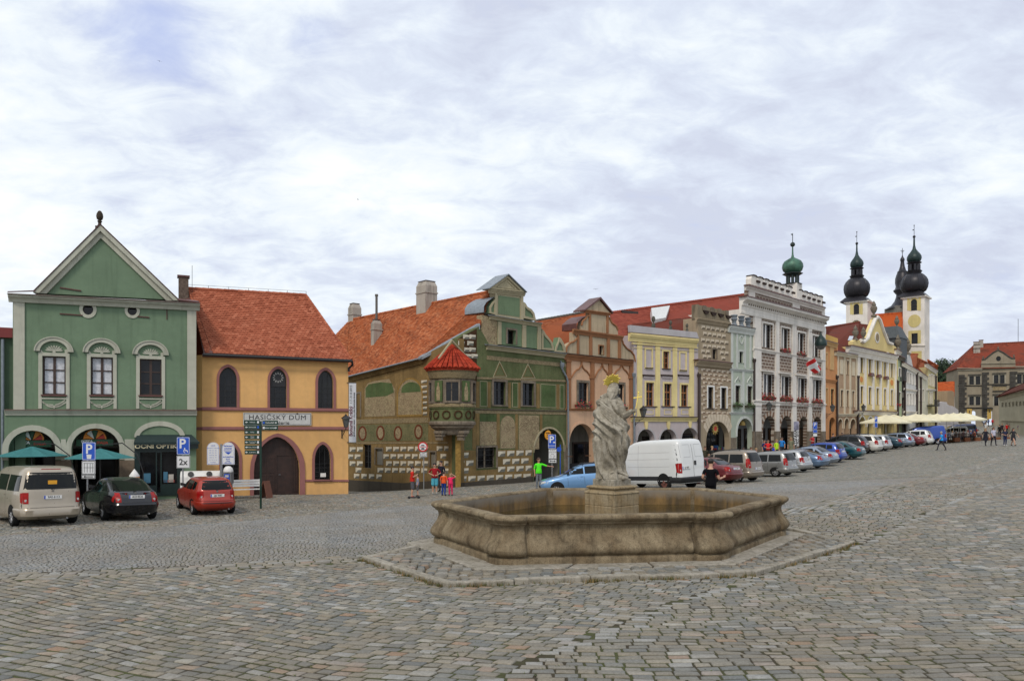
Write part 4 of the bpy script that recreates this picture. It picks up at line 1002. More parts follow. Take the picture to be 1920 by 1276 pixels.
# ------------------------------------------------------------------ yellow fire brigade house
M_YEL=plaster('apricot plaster',(.70,.41,.165),.2,dcol=(.42,.27,.14,1)); M_PINK=plaster('dusky pink trim',(.30,.135,.125),.1)
def house_yellow():
 P1=at(653,39.4); P0=line(P1,4350,379)
 F=Fac(P0,P1,'yellow_house','apricot yellow house with pointed windows, pink bands and steep red tiled roof'); q=F.q
 def pw(xl,xr,yo,yi,yb,xo0,xo1,cols=3,rows=5,rise=.62):
  r=F.rect(xl,yi,xr,yb); wd=(F.q(xo1,700)[0]-F.q(xo0,700)[0]-(r[2]-r[0]))/2
  o=F.window(0,0,0,0,cols,rows,kind='point',uz=r,rise=rise,fw=.05,bar=.014,dep=.2,frame=M_BLACK)
  mb=MB(); mb.plate(shape('point',r[0]-wd,r[1]-.001,r[2]+wd,r[3]+wd*1.15,rise=rise+wd*1.1),[shape('point',r[0],r[1]+.001,r[2],r[3],rise=rise)],-.05,.004); mb.build('surround',M_PINK,o)
  mb=MB(); mb.box(r[0]-wd*.6,-.09,r[1]-.06,r[2]+wd*.6,.15,r[1]-.002); mb.build('sill',M_BROWNMETAL,o)
  return o,r
 pw(411,444,682.7,688,763.5,406,449); w2,r2=pw(506,537.5,687,691,765,501.5,542); pw(596,625,690,694,766,591,629.5)
 pw(416.5,448.5,828,832.5,903,411,454,rise=.8); w4,r4=pw(590,620,829,832.7,900,585.5,625,rise=.8)
 # old clock face in the middle window
 cb=MB(); u=(r2[0]+r2[2])/2; z=q(521,709)[1]; cb.plate(shape('point',r2[0]+.03,z-.42,r2[2]-.03,r2[3]-.03,rise=.6),[],.12,.16); cf=cb.build('clock_board',plain('black board',(.012,.012,.014),.5),w2)
 for k in range(12):
  a=2*math.pi*k/12; mb=MB(); d=Vector((math.cos(a),math.sin(a))); e=Vector((-d.y,d.x)); c0=Vector((u,z+.05))
  mb.plate([tuple(c0+d*.17-e*.02),tuple(c0+d*.26-e*.028),tuple(c0+d*.26+e*.028),tuple(c0+d*.17+e*.02)],[],.108,.119); mb.build('numeral_mark',plain('worn white',(.35,.35,.33),.7),cf)
 # portal
 r=F.rect(476,818.5,562,931); r=(r[0],F.g(r[0])-.2,r[2],r[3]); rs=1.75
 F.holes.append(shape('point',*r,rise=rs)); dr=MB(); dr.plate(shape('point',r[0]-.0,r[1],r[2],r[3],rise=rs),[],.30,.36)
 wd_=plain('dark brown oak',(.030,.013,.009),.55,var=.35,vscale=4); gt=dr.build('door',wd_,F.root); um=(r[0]+r[2])/2
 mb=MB(); zf=r[1]+.2
 for (a,b,c,d) in [(r[0]+.08,zf+.1,r[0]+.62,zf+1.0),(r[0]+.08,zf+1.1,r[0]+.62,zf+1.9),(r[0]+.68,zf+.1,um-.1,zf+1.0),(r[0]+.68,zf+1.1,um-.1,zf+1.9),(um+.86,zf+.1,r[2]-.08,zf+1.9)]:
  mb.plate([(a,b),(c,b),(c,d),(a,d)],[[(a+.06,b+.06),(c-.06,b+.06),(c-.06,d-.06),(a+.06,d-.06)]],.275,.30)
 mb.build('panel_moulding',wd_,gt)
 mb=MB(); mb.plate([(um-.02,zf),(um+.80,zf),(um+.80,zf+2.02),(um-.02,zf+2.02)],[[(um+.02,zf+.03),(um+.76,zf+.03),(um+.76,zf+1.97),(um+.02,zf+1.97)]],.27,.30); wk=mb.build('wicket_door',wd_,gt)
 mb=MB(); mb.tube([(um+.10,.27,zf+1.0),(um+.10,.24,zf+1.0),(um+.20,.24,zf+1.0)],.012,6); mb.build('handle',M_LEAD,wk)
 mb=MB();
 for k in range(8): x=r[0]+.12+(r[2]-r[0]-.24)*k/7; mb.box(x-.008,.285,zf+2.05,x+.008,.30,zf+2.4+.35*math.sin(math.pi*k/7))
 mb.build('boards',wd_,gt)
 wd=F.q(572,900)[0]-F.q(562,900)[0]
 mb=MB(); mb.plate(shape('point',r[0]-wd*.7,r[1]+.02,r[2]+wd,r[3]+.18,rise=rs+.16),[shape('point',r[0],r[1]+.021,r[2],r[3],rise=rs)],-.07,.004); mb.build('portal_surround',M_PINK,F.root)
 top=[q(379,665),q(653,677)]; P=[(q(379,700)[0],0.),(F.L,0.),(F.L,top[1][1]),(q(379,700)[0],top[0][1])]
 F.wall(P,M_YEL,uz=True,t=.3)
 # chamfered return on the left towards the green house
 mb=MB(); u0=P[0][0]; mb.hexa([(u0,0,0),(u0,.3,0),(u0-.75,.85,0),(u0-.75,.55,0)][::-1],[(u0,0,top[0][1]),(u0,.3,top[0][1]),(u0-.75,.85,top[0][1]-.05),(u0-.75,.55,top[0][1]-.05)][::-1]); mb.build('corner_wall',M_YEL,F.root)
 mb=MB(); mb.box(F.L-.4,.3,0,F.L,9,top[1][1]); mb.build('side_wall',M_YEL,F.root)
 def band(a,b,h,out,n='string_course'):
  F.mould(a,b,h,out,M_PINK,n,prof=[(0,0),(.7,0),(1,.2),(1,1),(0,1)])
 band((379,762.5),(654,765.5),.17,.10); band((379,799.5),(654,799.5),.17,.08)
 band((573,898.5),(654,898.8),.11,.06); band((379,663.5),(654,674.5),.13,.12,'eave_moulding')
 mb=MB()
 for y in (763.5,800):
  z=q(379,y)[1]; mb.hexa([(u0+.02,-.05,z-.15),(u0-.02,.02,z-.15),(u0-.75,.56,z-.15),(u0-.75,.49,z-.15)][::-1],[(u0+.02,-.05,z),(u0-.02,.02,z),(u0-.75,.56,z),(u0-.75,.49,z)][::-1])
 mb.build('string_return',M_PINK,F.root)
 # roof: hipped at the right end
 dp=3.6; A=F.p3(384,661,-.35); B=F.p3(659,674,-.35); D=F.p3(352,541,dp); Cc=F.p3(574,553.5,dp)
 rf=tile_roof(F.root,A,B,Cc,D,M_TILE_NEW,.165,.185,seed=4)
 B2=(F.L+.3,8.0,B[2]); tile_roof(F.root,B,B2,Cc,Cc,M_TILE_NEW,.2,.22,seed=5,name='hip_roof'); ridge(rf,D,Cc,M_TILE_NEW,.10); ridge(rf,B,Cc,M_TILE_NEW,.07,step=.3,name='hip_tiles')
 tile_roof(F.root,(D[0],8,A[2]),B2,Cc,D,M_TILE_NEW,.4,.5,round_=False,seed=5,name='rear_roof')
 # valley flashing and gutter
 a=Vector(F.p3(382,662,-.38)); a2=Vector(F.p3(399,661,-.40)); d2=Vector(F.p3(356,541,dp-.05)); d1=Vector(F.p3(338,541,dp)); b0=Vector(F.p3(366,592,2.2))
 mb=MB(); mb.add([a,a2,d2,d1,b0],[(0,1,2,3,4)]); mb.add([p+Vector((0,.05,-.05)) for p in (a,a2,d2,d1,b0)],[(4,3,2,1,0)]); mb.build('flashing',M_BROWNMETAL,rf)
 mb=MB(); mb.tube([F.p3(380,664.5,-.42),F.p3(660,676.5,-.42)],.075,8); mb.tube([F.p3(660,676.5,-.42),F.p3(661,684,-.3),F.p3(654,690,-.10),F.p3(654,696,-.08)],.06,8); mb.build('gutter',M_BLACK,rf)
 mb=MB()
 for k in range(7):
  p=Vector(D).lerp(Vector(Cc),k/6+.0); mb.tube([p,p+Vector((0,0,.22))],.012,5)
 mb.tube([Vector(D)+Vector((0,0,.22)),Vector(Cc)+Vector((0,0,.22))],.008,5); mb.build('lightning_wire',M_BLACK,rf)
 # name board
 u0,z0,u1,z1=F.rect(456,773.5,583.5,797,-.08); mb=MB(); mb.box(u0,-.10,z0,u1,-.03,z1); bd=mb.build('name_board',plain('pale sign board',(.50,.50,.48),.6),F.root)
 mb=MB(); mb.plate([(u0+.03,z0+.03),(u1-.03,z0+.03),(u1-.03,z1-.03),(u0+.03,z1-.03)],[[(u0+.05,z0+.05),(u1-.05,z0+.05),(u1-.05,z1-.05),(u0+.05,z1-.05)]],-.107,-.101); mb.build('border_line',plain('ink',(.03,.025,.025),.6),bd)
 text('HASIČSKÝ DŮM',.345,_mats['ink'],bd,((u0+u1)/2,-.106,z0+(z1-z0)*.62),sx=1.08,name='lettering',spacing=1.08)
 text('Galerie',.23,_mats['ink'],bd,((u0+u1)/2+.15,-.106,z0+(z1-z0)*.20),sx=1.25,name='lettering')
 # notice in the lower right window
 u,z=F.q(606,890,.12); mb=MB(); mb.box(u-.14,.14,z-.10,u+.14,.15,z+.10); mb.build('paper_notice',M_WHITEFR,w4)
 return F
FB=house_yellow()
# ------------------------------------------------------------------ corner house with sgraffito front
M_SGR=sgraf('mottled green sgraffito',(.085,.115,.050),(.22,.185,.10),.5,4.2)
M_SBROWN=sgraf('ochre brown sgraffito',(.25,.17,.072),(.085,.055,.026),.5,4)
M_SBLK1=plain('sgraffito pale face',(.58,.53,.42),.9,var=.2,vscale=3); M_SBLK2=plain('sgraffito grey face',(.15,.145,.12),.9,var=.25,vscale=3); M_SBRD=plain('sgraffito dark brown',(.060,.032,.016),.9,var=.3,vscale=3)
M_FRESCO=fresco('faded figure fresco',(.13,.095,.055,1),(.36,.28,.17,1),(.20,.19,.10,1),3.0)
M_LACE=fresco('ornament band',(.06,.04,.022,1),(.33,.26,.15,1),(.12,.11,.06,1),9)
M_FRAMEST=stone('stone window frame',(.17,.135,.10,1),(.26,.22,.17,1),(.07,.055,.04,1),1.5,.3,.3)
M_BEIGE=plaster('beige trim plaster',(.40,.35,.23),.25,bump=.15)
M_PLINTH=plaster('dark damp plinth',(.075,.065,.052),.5)
CORNER=at(858,45.0)
def blocks_px(F,rows,mats,name,skip=()):
 """rows: (x0,y0,x1,y1,h_px,pitch_px,w_px,phase) top-left line of a row of blocks"""
 polys=[]
 for (x0,y0,x1,y1,h,pitch,w,ph) in rows:
  x=x0+ph
  while x+w<=x1+w*.45:
   xe=min(x+w,x1); t=(x-x0)/max(1,(x1-x0)); y=y0+(y1-y0)*t
   if not any(a-2<x+w/2<c+2 and b-3<y+h/2<d+3 for a,b,c,d in skip):
    u,z=F.q(x,y+h); u1,z1=F.q(xe,y)
    if u1-u>.12: polys+=bbox_block(u,z,u1-u,z1-z)
   x+=pitch
 return rows_blocks(F,polys,mats,name)
def house_corner():
 P0=CORNER; P1=line(P0,2230,1062.5)
 F=Fac(P0,P1,'corner_house','green and brown sgraffito corner house with a round oriel and red tiled roof'); q=F.q
 W1=F.window(925,715,947.6,759,2,3,sur=(.16,M_FRAMEST),sill=(.2,M_FRAMEST),frame=M_BLACK,bar=.02); W2=F.window(979,718,1000.6,760,2,3,sur=(.16,M_FRAMEST),sill=(.2,M_FRAMEST),frame=M_BLACK,bar=.02)
 W3=F.window(895,838,930,877,2,1,sur=(.10,M_FRAMEST),frame=M_FRAMEST,bar=.06,dep=.2,fw=.04)
 bars=MB(); u0,z0,u1,z1=F.rect(895,838,930,877)
 for k in range(4): z=z0+(z1-z0)*(k+.5)/4; bars.box(u0,.12,z-.01,u1,.14,z+.01)
 bars.build('grille',M_BLACK,W3)
 A=F.arcade(1001,803,1057,897,sur=(.13,M_BEIGE,835))
 # wall with the stepped lower outline; the gable stands on it
 P=[(0,0),(F.L,0),q(1062.5,662),q(917,645),q(898,612),q(858,634)]; P[5]=(0,P[5][1])
 F.wall(P,M_SGR,uz=True)
 # plinth
 u1_=A[0]-.13; z_=F.g(0)+.42; mb=MB(); mb.hexa([(-.02,-.06,0),(u1_,-.06,0),(u1_,.0,0),(-.02,.0,0)],[(-.02,-.06,q(858,905)[1]),(u1_,-.06,q(998,893)[1]),(u1_,0,q(998,893)[1]),(-.02,.0,q(858,905)[1])]); mb.build('plinth',M_PLINTH,F.root)
 u2=A[2]+.13; mb=MB(); mb.box(A[2]+.005,-.04,0,F.L,.0,q(1060,838)[1]); mb.build('pier_base',M_FRAMEST,F.root)
 # ochre ground of the lower storey
 F.slab([(0,q(858,905)[1]),(u1_,q(998,893)[1]),(u1_,q(998,842)[1]),(0,q(858,844)[1])],M_SBROWN,'ochre_field',.005,.005,uz=True,holes=[shape('rect',*F.rect(892.5,836.5,932.5,880))])
 sk=[(889,832,935,882)]
 rows=[]
 for k,(yl,ph) in enumerate([(848,2),(863,-6),(877,2),(892,-2)]):
  slope=-.04; rows.append((861,yl,997,yl+slope*136,10.5,17.2,13.6,ph+2))
 blocks_px(F,rows,[M_SBLK1,M_SBLK2],'sgraffito_pattern',sk)
 # brown pilaster strips, lace bands, panels
 def st(xl,yt,xr,yb,m,n='painted_panel',o=.012): return F.box(xl,yt,xr,yb,m,n,o)
 st(859,716,866,843,M_SBROWN,'painted_pilaster'); st(886,770,892.5,842,M_SBROWN,'painted_pilaster')
 F.mould((894,706),(1062,712),.14,.05,M_LACE,'ornament_band',prof=[(0,0),(1,0),(1,1),(0,1)]); F.mould((913,666),(1062,681),.26,.02,M_LACE,'ornament_band',prof=[(0,0),(1,0),(1,1),(0,1)])
 F.mould((860,765),(1062,769),.08,.09,M_FRAMEST,'sill_band'); F.mould((860,768.5),(1062,772.5),.17,.03,M_LACE,'ornament_band',prof=[(0,0),(1,0),(1,1),(0,1)])
 for (a,b,c,d) in [(893,715,899,764),(914.5,716,920,764),(953,717,958,765),(971.5,717,976,765),(1006,719,1012,765),(1043.5,720,1049,767),(893,773,899,834),(931.5,774,937,840),(966.5,776,971.5,842),(1012.5,777,1017,812)]:
  st(a,b,c,d,M_SBROWN,'painted_pilaster',.018)
 pg=sgraf('bright green sgraffito',(.065,.115,.045),(.19,.17,.085),.42,4.5)
 for (a,b,c,d) in [(900.5,715,913,761),(961,718,970.5,762),(1014,721,1042,763),(1050,722,1057,765)]:
  st(a,b,c,d,pg,'green_panel',.014)
  r=F.rect(a,b,c,d); F.slab([(r[0]-.03,r[1]-.03),(r[2]+.03,r[1]-.03),(r[2]+.03,r[3]+.03),(r[0]-.03,r[3]+.03)],M_BEIGE,'panel_border',.02,.02,uz=True,holes=[[(r[0],r[1]),(r[2],r[1]),(r[2],r[3]),(r[0],r[3])]])
 for (a,b,c,d) in [(900,790,931,834),(973,778,1011,842)]: st(a,b,c,d,M_FRESCO,'figure_panel',.016)
 r=F.rect(938,779,966,840); F.slab(shape('arch',*r),M_FRESCO,'figure_panel',.016,.016,uz=True)
 st(900,777,931,789.5,pg,'green_panel',.014)
 # two painted triangles over the windows
 for (ax,ay,xl,xr,yb) in [(936.5,676,924,951,706.5),(989.5,681,977,1004,709)]:
  a=q(ax,ay); l=q(xl,yb); r=q(xr,yb); c=((a[0]+l[0]+r[0])/3,(a[1]+l[1]+r[1])/3); s_=lambda p,k:(c[0]+(p[0]-c[0])*k,c[1]+(p[1]-c[1])*k)
  F.slab([l,r,a],M_BEIGE,'painted_triangle',.016,.016,uz=True,holes=[[s_(l,.88),s_(r,.88),s_(a,.88)]])
  F.slab([s_(l,.8),s_(r,.8),s_(a,.8)],M_SBROWN,'triangle_line',.016,.016,uz=True,holes=[[s_(l,.70),s_(r,.70),s_(a,.70)]])
 # ---- gable
 g=empty('gable',(0,0,0)); g.parent=F.root
 F.mould((917,645),(1062,662.5),.32,.26,M_BEIGE,'gable_cornice',parent=g)
 F.mould((916,643.5),(1063,661),.08,.34,M_LEAD,'lead_flashing',prof=[(0,0),(1,0),(1,.3),(0,1)],parent=g)
 t2=[(933,645),(933,600),(1015,611),(1016,620),(1022,629),(1030,636),(1036,645),(1037.5,657)]
 hl=F.rect(951,618.5,967,645);
 F.holes_g=[shape('rect',*hl)]
 mb=MB(); mb.plate(F.poly(t2),F.holes_g,0,.5); mb.build('gable_wall',plaster('pale green gable',(.16,.22,.13),.3),g)
 o=F.window(0,0,0,0,1,1,uz=hl,sur=(.11,M_FRAMEST),dep=.25);
 for (a,b,c,d) in [(934.5,603,940.5,645),(980,609,987,651),(1008.5,612,1015,655)]: F.box(a,b,c,d,M_BEIGE,'gable_pilaster',.07,parent=g)
 F.mould((922,590),(1017,605.5),.26,.22,M_BEIGE,'gable_cornice',parent=g); F.mould((921,588.5),(1018,604),.07,.28,M_LEAD,'lead_flashing',prof=[(0,0),(1,0),(1,.3),(0,1)],parent=g)
 # brown weathered shoulder left of the window tier
 F.wall(F.poly([(899,655),(905,612),(905,590),(934,598),(934,648)]),M_FRESCO,'gable_shoulder',dep=.03,holes=[],uz=True)
 # scrolls
 def scroll(pts_out,pts_in,n='scroll',m=M_BEIGE,inn=None):
  mb=MB(); P=F.poly(pts_out); mb.plate(P,[],.02,.45); mb.build(n+'_wall',inn or pg2,g)
  Q=F.poly(pts_in); mb=MB(); mb.plate(P[:len(pts_out)],[Q],-.06,.02); mb.build(n,m,g)
 pg2=plaster('pale green gable',(.16,.22,.13),.3)
 scroll([(1015.5,655),(1015.5,617),(1019,620),(1022,626),(1029,634),(1034,641),(1037.3,650),(1038,657)],[(1018,652),(1018,625),(1021,631),(1027,637),(1032,644),(1034.5,652.5)])
 scroll([(1039.5,659),(1042,650),(1046,640),(1048,632),(1051,634),(1056,643),(1059,651),(1060,661)],[(1042.5,656.5),(1044.5,650),(1048.3,640),(1053.5,648),(1056,657.5)])
 scroll([(980,596),(980,565.5),(984,568),(988,575),(996,580),(1001,587),(1004,601)],[(983.5,592),(983.5,575),(988,580),(994,584),(998.5,590),(1000,597)])
 # shaft, side scroll with lead cheek and pediment
 t1=[(928.5,594),(928.5,546),(981.5,553),(981.5,601)]
 mb=MB(); mb.plate(F.poly(t1),[],0,.5); mb.build('shaft_wall',M_BEIGE,g)
 F.slab([(934.5,588),(934.5,553.5),(974.5,559),(974.5,594)],pg2,'shaft_panel',.02,.02,parent=g)
 F.box(929,548,932.5,592,M_BEIGE,'gable_pilaster',.07,parent=g); F.box(977,553,981.5,599,M_BEIGE,'gable_pilaster',.07,parent=g)
 scroll([(918,587),(918,575),(922,568),(928.5,560),(928.5,590)],[(920,585),(920,577),(924,570),(926.5,567),(926.5,586.5)])
 mb=MB(); prof=[(928,556),(921,560),(912,566),(907,574),(907,585),(918,590)]
 P=[F.q(x,y,0) for x,y in prof]; vs=[(p[0],-.02,p[1]) for p in P]+[(p[0]-.1,1.6,p[1]) for p in P]; n=len(P); mb.add(vs,[(i,i+1,n+i+1,n+i) for i in range(n-1)]); mb.build('lead_cheek',M_LEAD,g,smooth=50)
 ap=q(952,515,-.2); pl=q(916,541,-.2); pr=q(986.5,548.5,-.2); mb=MB(); mb.plate([(pl[0]+.12,pl[1]),(pr[0]-.12,pr[1]),(ap[0],ap[1]-.12)],[],-.12,.5); mb.build('pediment',M_BEIGE,g)
 k=lambda p,s_:(ap[0]*.0+((pl[0]+pr[0]+ap[0])/3)*(1-s_)+p[0]*s_,((pl[1]+pr[1]+ap[1])/3)*(1-s_)+p[1]*s_)
 mb=MB(); mb.plate([k(pl,.95),k(pr,.95),k(ap,.95)],[[k(pl,.70),k(pr,.70),k(ap,.70)]],-.20,-.12); mb.plate([k(pl,.55),k(pr,.55),k(ap,.55)],[[k(pl,.42),k(pr,.42),k(ap,.42)]],-.15,-.12); mb.build('pediment_moulding',M_BEIGE,g)
 mb=MB()
 for (a,b) in ((pl,ap),(pr,ap)):
  mb.hexa([(a[0],-.30,a[1]),(b[0],-.30,b[1]),(b[0],.9,b[1]),(a[0],.9,a[1])],[(a[0],-.30,a[1]+.05),(b[0],-.30,b[1]+.06),(b[0],.9,b[1]+.06),(a[0],.9,a[1]+.05)])
 mb.build('pediment_roof',M_LEAD,g)
 F.mould((919,542),(986,549),.22,.16,M_BEIGE,'pediment_cornice',parent=g)
 # downpipe on the right edge
 F.pipe(0,0,0,M_PIPE,r=.07,pts=[(1054,683),(1055,694),(1062,706),(1064.5,715),(1065.5,805),(1066,893)])
 # shop arch sign
 u,z=q(1025.6,815,.1); mb=MB(); mb.tube([(u,.0,z),(u,.05,z)],.33,24); s_=mb.build('round_shop_sign',plain('signal orange',(.85,.36,.015),.5),F.root)
 for i,tx in enumerate(['Cukrárna','i káva','U věže']): text(tx,.13,_mats['ink'],s_,(u,-.004,z+.14-.14*i),name='lettering',bold=.005)
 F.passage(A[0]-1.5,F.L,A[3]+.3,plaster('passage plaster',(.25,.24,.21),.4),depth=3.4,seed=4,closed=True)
 # ---- side wall on the street, and the sgraffito on it
 Q1=line(P0,-300,640); S=Fac(Q1,P0,'x','x'); bpy.data.objects.remove(S.root)
 side_=empty('side_wing',(0,0,0)); side_.parent=F.root
 M=Matrix.Translation((Q1.x,Q1.y,S.base))@Matrix.Rotation(S.rz,4,'Z'); Mi=F.root.matrix_world.copy(); Mi=Matrix.Translation(F.root.location)@Matrix.Rotation(F.root.rotation_euler.z,4,'Z')
 side_.matrix_local=Mi.inverted()@M; S.root=side_
 S.window(681,833,696,877,2,4,frame=M_BLACK,bar=.015,fw=.03); S.window(668,738,676,782,1,3,frame=M_BLACK,sur=(.14,M_FRAMEST),fw=.03)
 for (a,b,c,d) in [(704,841,717.5,871),(806,847,817,875)]:
  r=S.hole(a,b,c,d); mb=MB(); mb.box(r[0],.12,r[1],r[2],.2,r[3]); mb.build('blind_niche',plaster('grey niche plaster',(.22,.21,.18),.3),side_)
  mb=MB(); mb.plate([(r[0]-.1,r[1]-.0),(r[2]+.1,r[1]),(r[2]+.1,r[3]+.1),(r[0]-.1,r[3]+.1)],[[(r[0],r[1]+.001),(r[2],r[1]+.001),(r[2],r[3]),(r[0],r[3])]],-.03,.001); mb.build('niche_frame',M_FRAMEST,side_)
 P=[(0,0),(S.L,0),(S.L,S.q(858,634)[1]),S.q(789,668),S.q(655,703),(0,S.q(655,703)[1]-.25)]
 S.wall(P,M_SBROWN,uz=True)
 mb=MB(); a=S.q(655,899); b=S.q(757,905); c=S.q(857,897); mb.plate([(0,0),(S.L-.01,0),c,b,a,(0,a[1])],[],-.07,0); mb.build('plinth',M_PLINTH,side_)
 sk=[(679,828,699,880),(701,836,720,874),(802,842,821,879),(842,600,858,999)]
 rows=[(655,838,841,836,8.5,13.6,11,1),(655,851.5,841,850.5,8.5,13.4,10.6,-3),(656,864.5,841,864,8.5,13.6,10.8,0),(664,876.5,841,878,8.5,13.7,11,3),(664,888,720,889.5,8,14,10,0)]
 S.q_=S.q
 blocks_px(S,rows,[M_SBLK1,M_SBLK2],'sgraffito_pattern',sk)
 ir=MB()
 def sb(xl,yt,xr,yb,m,n='painted_panel',o=.012): return S.box(xl,yt,xr,yb,m,n,o)
 S.mould((667,786),(803,782.5),.32,.02,M_LACE,'ornament_band',prof=[(0,0),(1,0),(1,1),(0,1)])
 S.mould((660,828.5),(840,828),.10,.02,M_LACE,'ornament_band',prof=[(0,0),(1,0),(1,1),(0,1)])
 mb=MB(); mb.plate(S.poly([(670,796),(803,793),(803,826),(670,827)]),[],-.012,0); mb.build('green_field',sgraf('ornamental green band',(.10,.115,.055),(.27,.22,.12),.8,4.5),side_)
 for i,(cx,cy) in enumerate([(680,812),(713.7,811),(746.6,812),(785,809)]):
  r=S.rect(cx-7.8,cy-14,cx+7.8,cy+14); r2=S.rect(cx-5.2,cy-10.5,cx+5.2,cy+10.5)
  mb=MB(); mb.plate(shape('oval',*r),[shape('oval',*r2)],-.022,0); mb.build('oval_ring',plain('ox red',(.13,.04,.02),.9,var=.3),side_); mb=MB(); mb.plate(shape('oval',*r2),[],-.018,0); mb.build('portrait_medallion',M_FRESCO,side_)
 for (pts,m,o) in [([(684,781),(684,728),(690,718),(702,714),(730,710),(741,730),(741,779)],M_FRESCO,.014),([(686,745),(686,727),(692,720),(715,716),(735,718),(739,735),(725,742),(700,744)],plaster('bright green sgraffito',(.06,.14,.055),.25),.018)]:
  mb=MB(); mb.plate(S.poly(pts),[],-o,0); mb.build('painted_landscape',m,side_)
 r=S.rect(746,709,792,779); rs=(r[2]-r[0])*.4; mb=MB(); mb.plate(shape('arch',*r,rise=rs),[],-.014,0); mb.build('battle_scene',M_FRESCO,side_)
 r=S.rect(753,716,789,735); mb=MB(); mb.plate(shape('arch',*r,rise=.5),[],-.02,0); mb.build('green_panel',plaster('bright green sgraffito',(.06,.14,.055),.25),side_)
 for a,b,c,d in [(670,715,682,784),(742,712,745.5,782)]: sb(a,b,c,d,M_SBROWN,'painted_pilaster',.02)
 r=S.rect(745,708,793,780); mb=MB(); mb.plate(shape('arch',*r,rise=rs),[shape('arch',r[0]+.1,r[1]+.1,r[2]-.1,r[3]-.1,rise=rs-.08)],-.024,0); mb.build('painted_border',plain('golden ochre',(.27,.17,.05),.9,var=.3),side_)
 # small stones along the corner edge
 pol=[]
 for k in range(7):
  y=712+k*10; u,z=S.q(790,y+6); u1,z1=S.q(801,y); pol+=bbox_block(u,z,u1-u,z1-z)
 rows_blocks(S,pol,[M_SBLK1,M_SBLK2],'corner_blocks')
 # diamond blocks of the little gable above the oriel
 pol=[]
 for (x,y) in [(868,628),(880,628),(859,640),(876,640),(868,652),(880,652),(872,664),(884,664)]:
  u,z=F.q(x,y+7); u1,z1=F.q(x+12,y); pol+=bbox_block(u,z,u1-u,z1-z)
 rows_blocks(F,pol,[M_SBLK1,M_SBLK2],'gable_blocks')
 F.slab([(859,716),(859,650),(862,634),(894,616),(894,716)],M_SBRD,'gable_brown_field',.006,.006)
 # eaves moulding and gutter of the street side
 S.mould((655,706),(789,672),.30,.25,M_SBROWN,'eave_moulding')
 # chamfered corner pilaster
 mb=MB(); c=Vector((0,0)); z0=0; z1=F.q(858,797)[1]
 mb.tube([(.02,-.02,z0),(.02,-.02,z1)],.22,4); mb.build('corner_pilaster',plain('golden ochre',(.27,.17,.05),.9,var=.3),F.root)
 # ---- roof
 W=lambda s_,x,y,dep:Vector((*(s_.P0+s_.ex*s_.q(x,y,dep)[0]+s_.ey*dep),s_.q(x,y,dep)[1]+s_.base))
 Lc=lambda v:Vector(F.w2l(v))
 a=Lc(W(S,648,706,-.35)); b=Lc(W(S,790,670,-.35)); R0=Lc(W(F,922,546,.55));
 t=13.4; dS=Vector((-.9,1)); Rw=W(F,922,546,.55); R1w=Vector((Rw.x+dS.x*t,Rw.y+dS.y*t)); d_=R1w.y; R1w=Vector((R1w.x,R1w.y,CZ-(600-HOR)/FP*d_)); R1=Lc(R1w)
 c=Lc(W(F,900,608,.05))
 rf=tile_roof(F.root,a,b,R0,R1,M_TILE_OLD,.19,.20,seed=11,wave=.02)
 tile_roof(F.root,b,c,R0,R0,M_TILE_OLD,.19,.20,seed=12,name='roof_verge')
 ridge(rf,R1,R0,M_TILE_OLD,.11)
 # the far slope and hip
 e=Lc(Vector((R1w.x-6,R1w.y+3,W(S,648,706,-.35).z))); tile_roof(F.root,e,a,R1,R1,M_TILE_OLD,.25,.25,seed=13,name='hip_roof')
 f1=Vector((R0.x+5.2,R0.y,b.z)); f2=Vector((R1.x+5.2,R1.y,b.z)); tile_roof(F.root,f1,f2,R1,R0,M_TILE_OLD,.4,.4,round_=False,seed=14,name='rear_roof')
 mb=MB(); mb.tube([a+Vector((0,-.05,-.02)),b+Vector((0,-.05,-.02))],.06,8); mb.build('gutter',M_LEAD,rf)
 va=Lc(W(F,900,609,-.05)); mb=MB(); mb.hexa([tuple(b+Vector((0,-.1,-.12))),tuple(va+Vector((0,0,-.25))),tuple(va+Vector((0,.3,-.25))),tuple(b+Vector((0,.3,-.12)))],[tuple(b+Vector((0,-.1,.06))),tuple(va+Vector((0,0,.1))),tuple(va+Vector((0,.3,.1))),tuple(b+Vector((0,.3,.06)))]); mb.build('verge_board',M_LEAD,rf)
 # chimneys: positions on the roof slope, solved by photo column and slope
 nrm=(b-a).cross(R0-a).normalized()
 def onroof(x,y):
  r=ray(x,y); d0=Vector((0,0,CZ)); d1=Vector(r); o_=Lc(d0); e_=Lc(d0+d1)-o_; t=(a-o_).dot(nrm)/e_.dot(nrm); return o_+e_*t
 wch=plaster('whitewashed chimney',(.42,.38,.33),.6,dcol=(.10,.09,.075,1),scale=2)
 Ls=math.atan2(dS.y,dS.x)-F.rz
 def chim(x,y,ytop,w,d,label,ybr=None,flue=None):
  p=onroof(x,y); wp=F.root.matrix_world; depth=(Mi@p).y; s=FP/depth; z1=p.z+(y-ytop)/s; e=empty('chimney',p); e.parent=F.root; e.rotation_euler=(0,0,Ls); e['label']=label
  mb=MB(); h=z1-p.z; mb.box(-w/2,-d/2,-1.2,w/2,d/2,h*.62); mb.box(-w/2-.05,-d/2-.05,h*.62,w/2+.05,d/2+.05,h*.66)
  mb.hexa([(-w/2,-d/2,h*.66),(w/2,-d/2,h*.66),(w/2,d/2,h*.66),(-w/2,d/2,h*.66)],[(-w/2,-d/2,h*.86),(w/2,-d/2,h*.86),(w/2,d/2,h*.86),(-w/2,d/2,h*.86)])
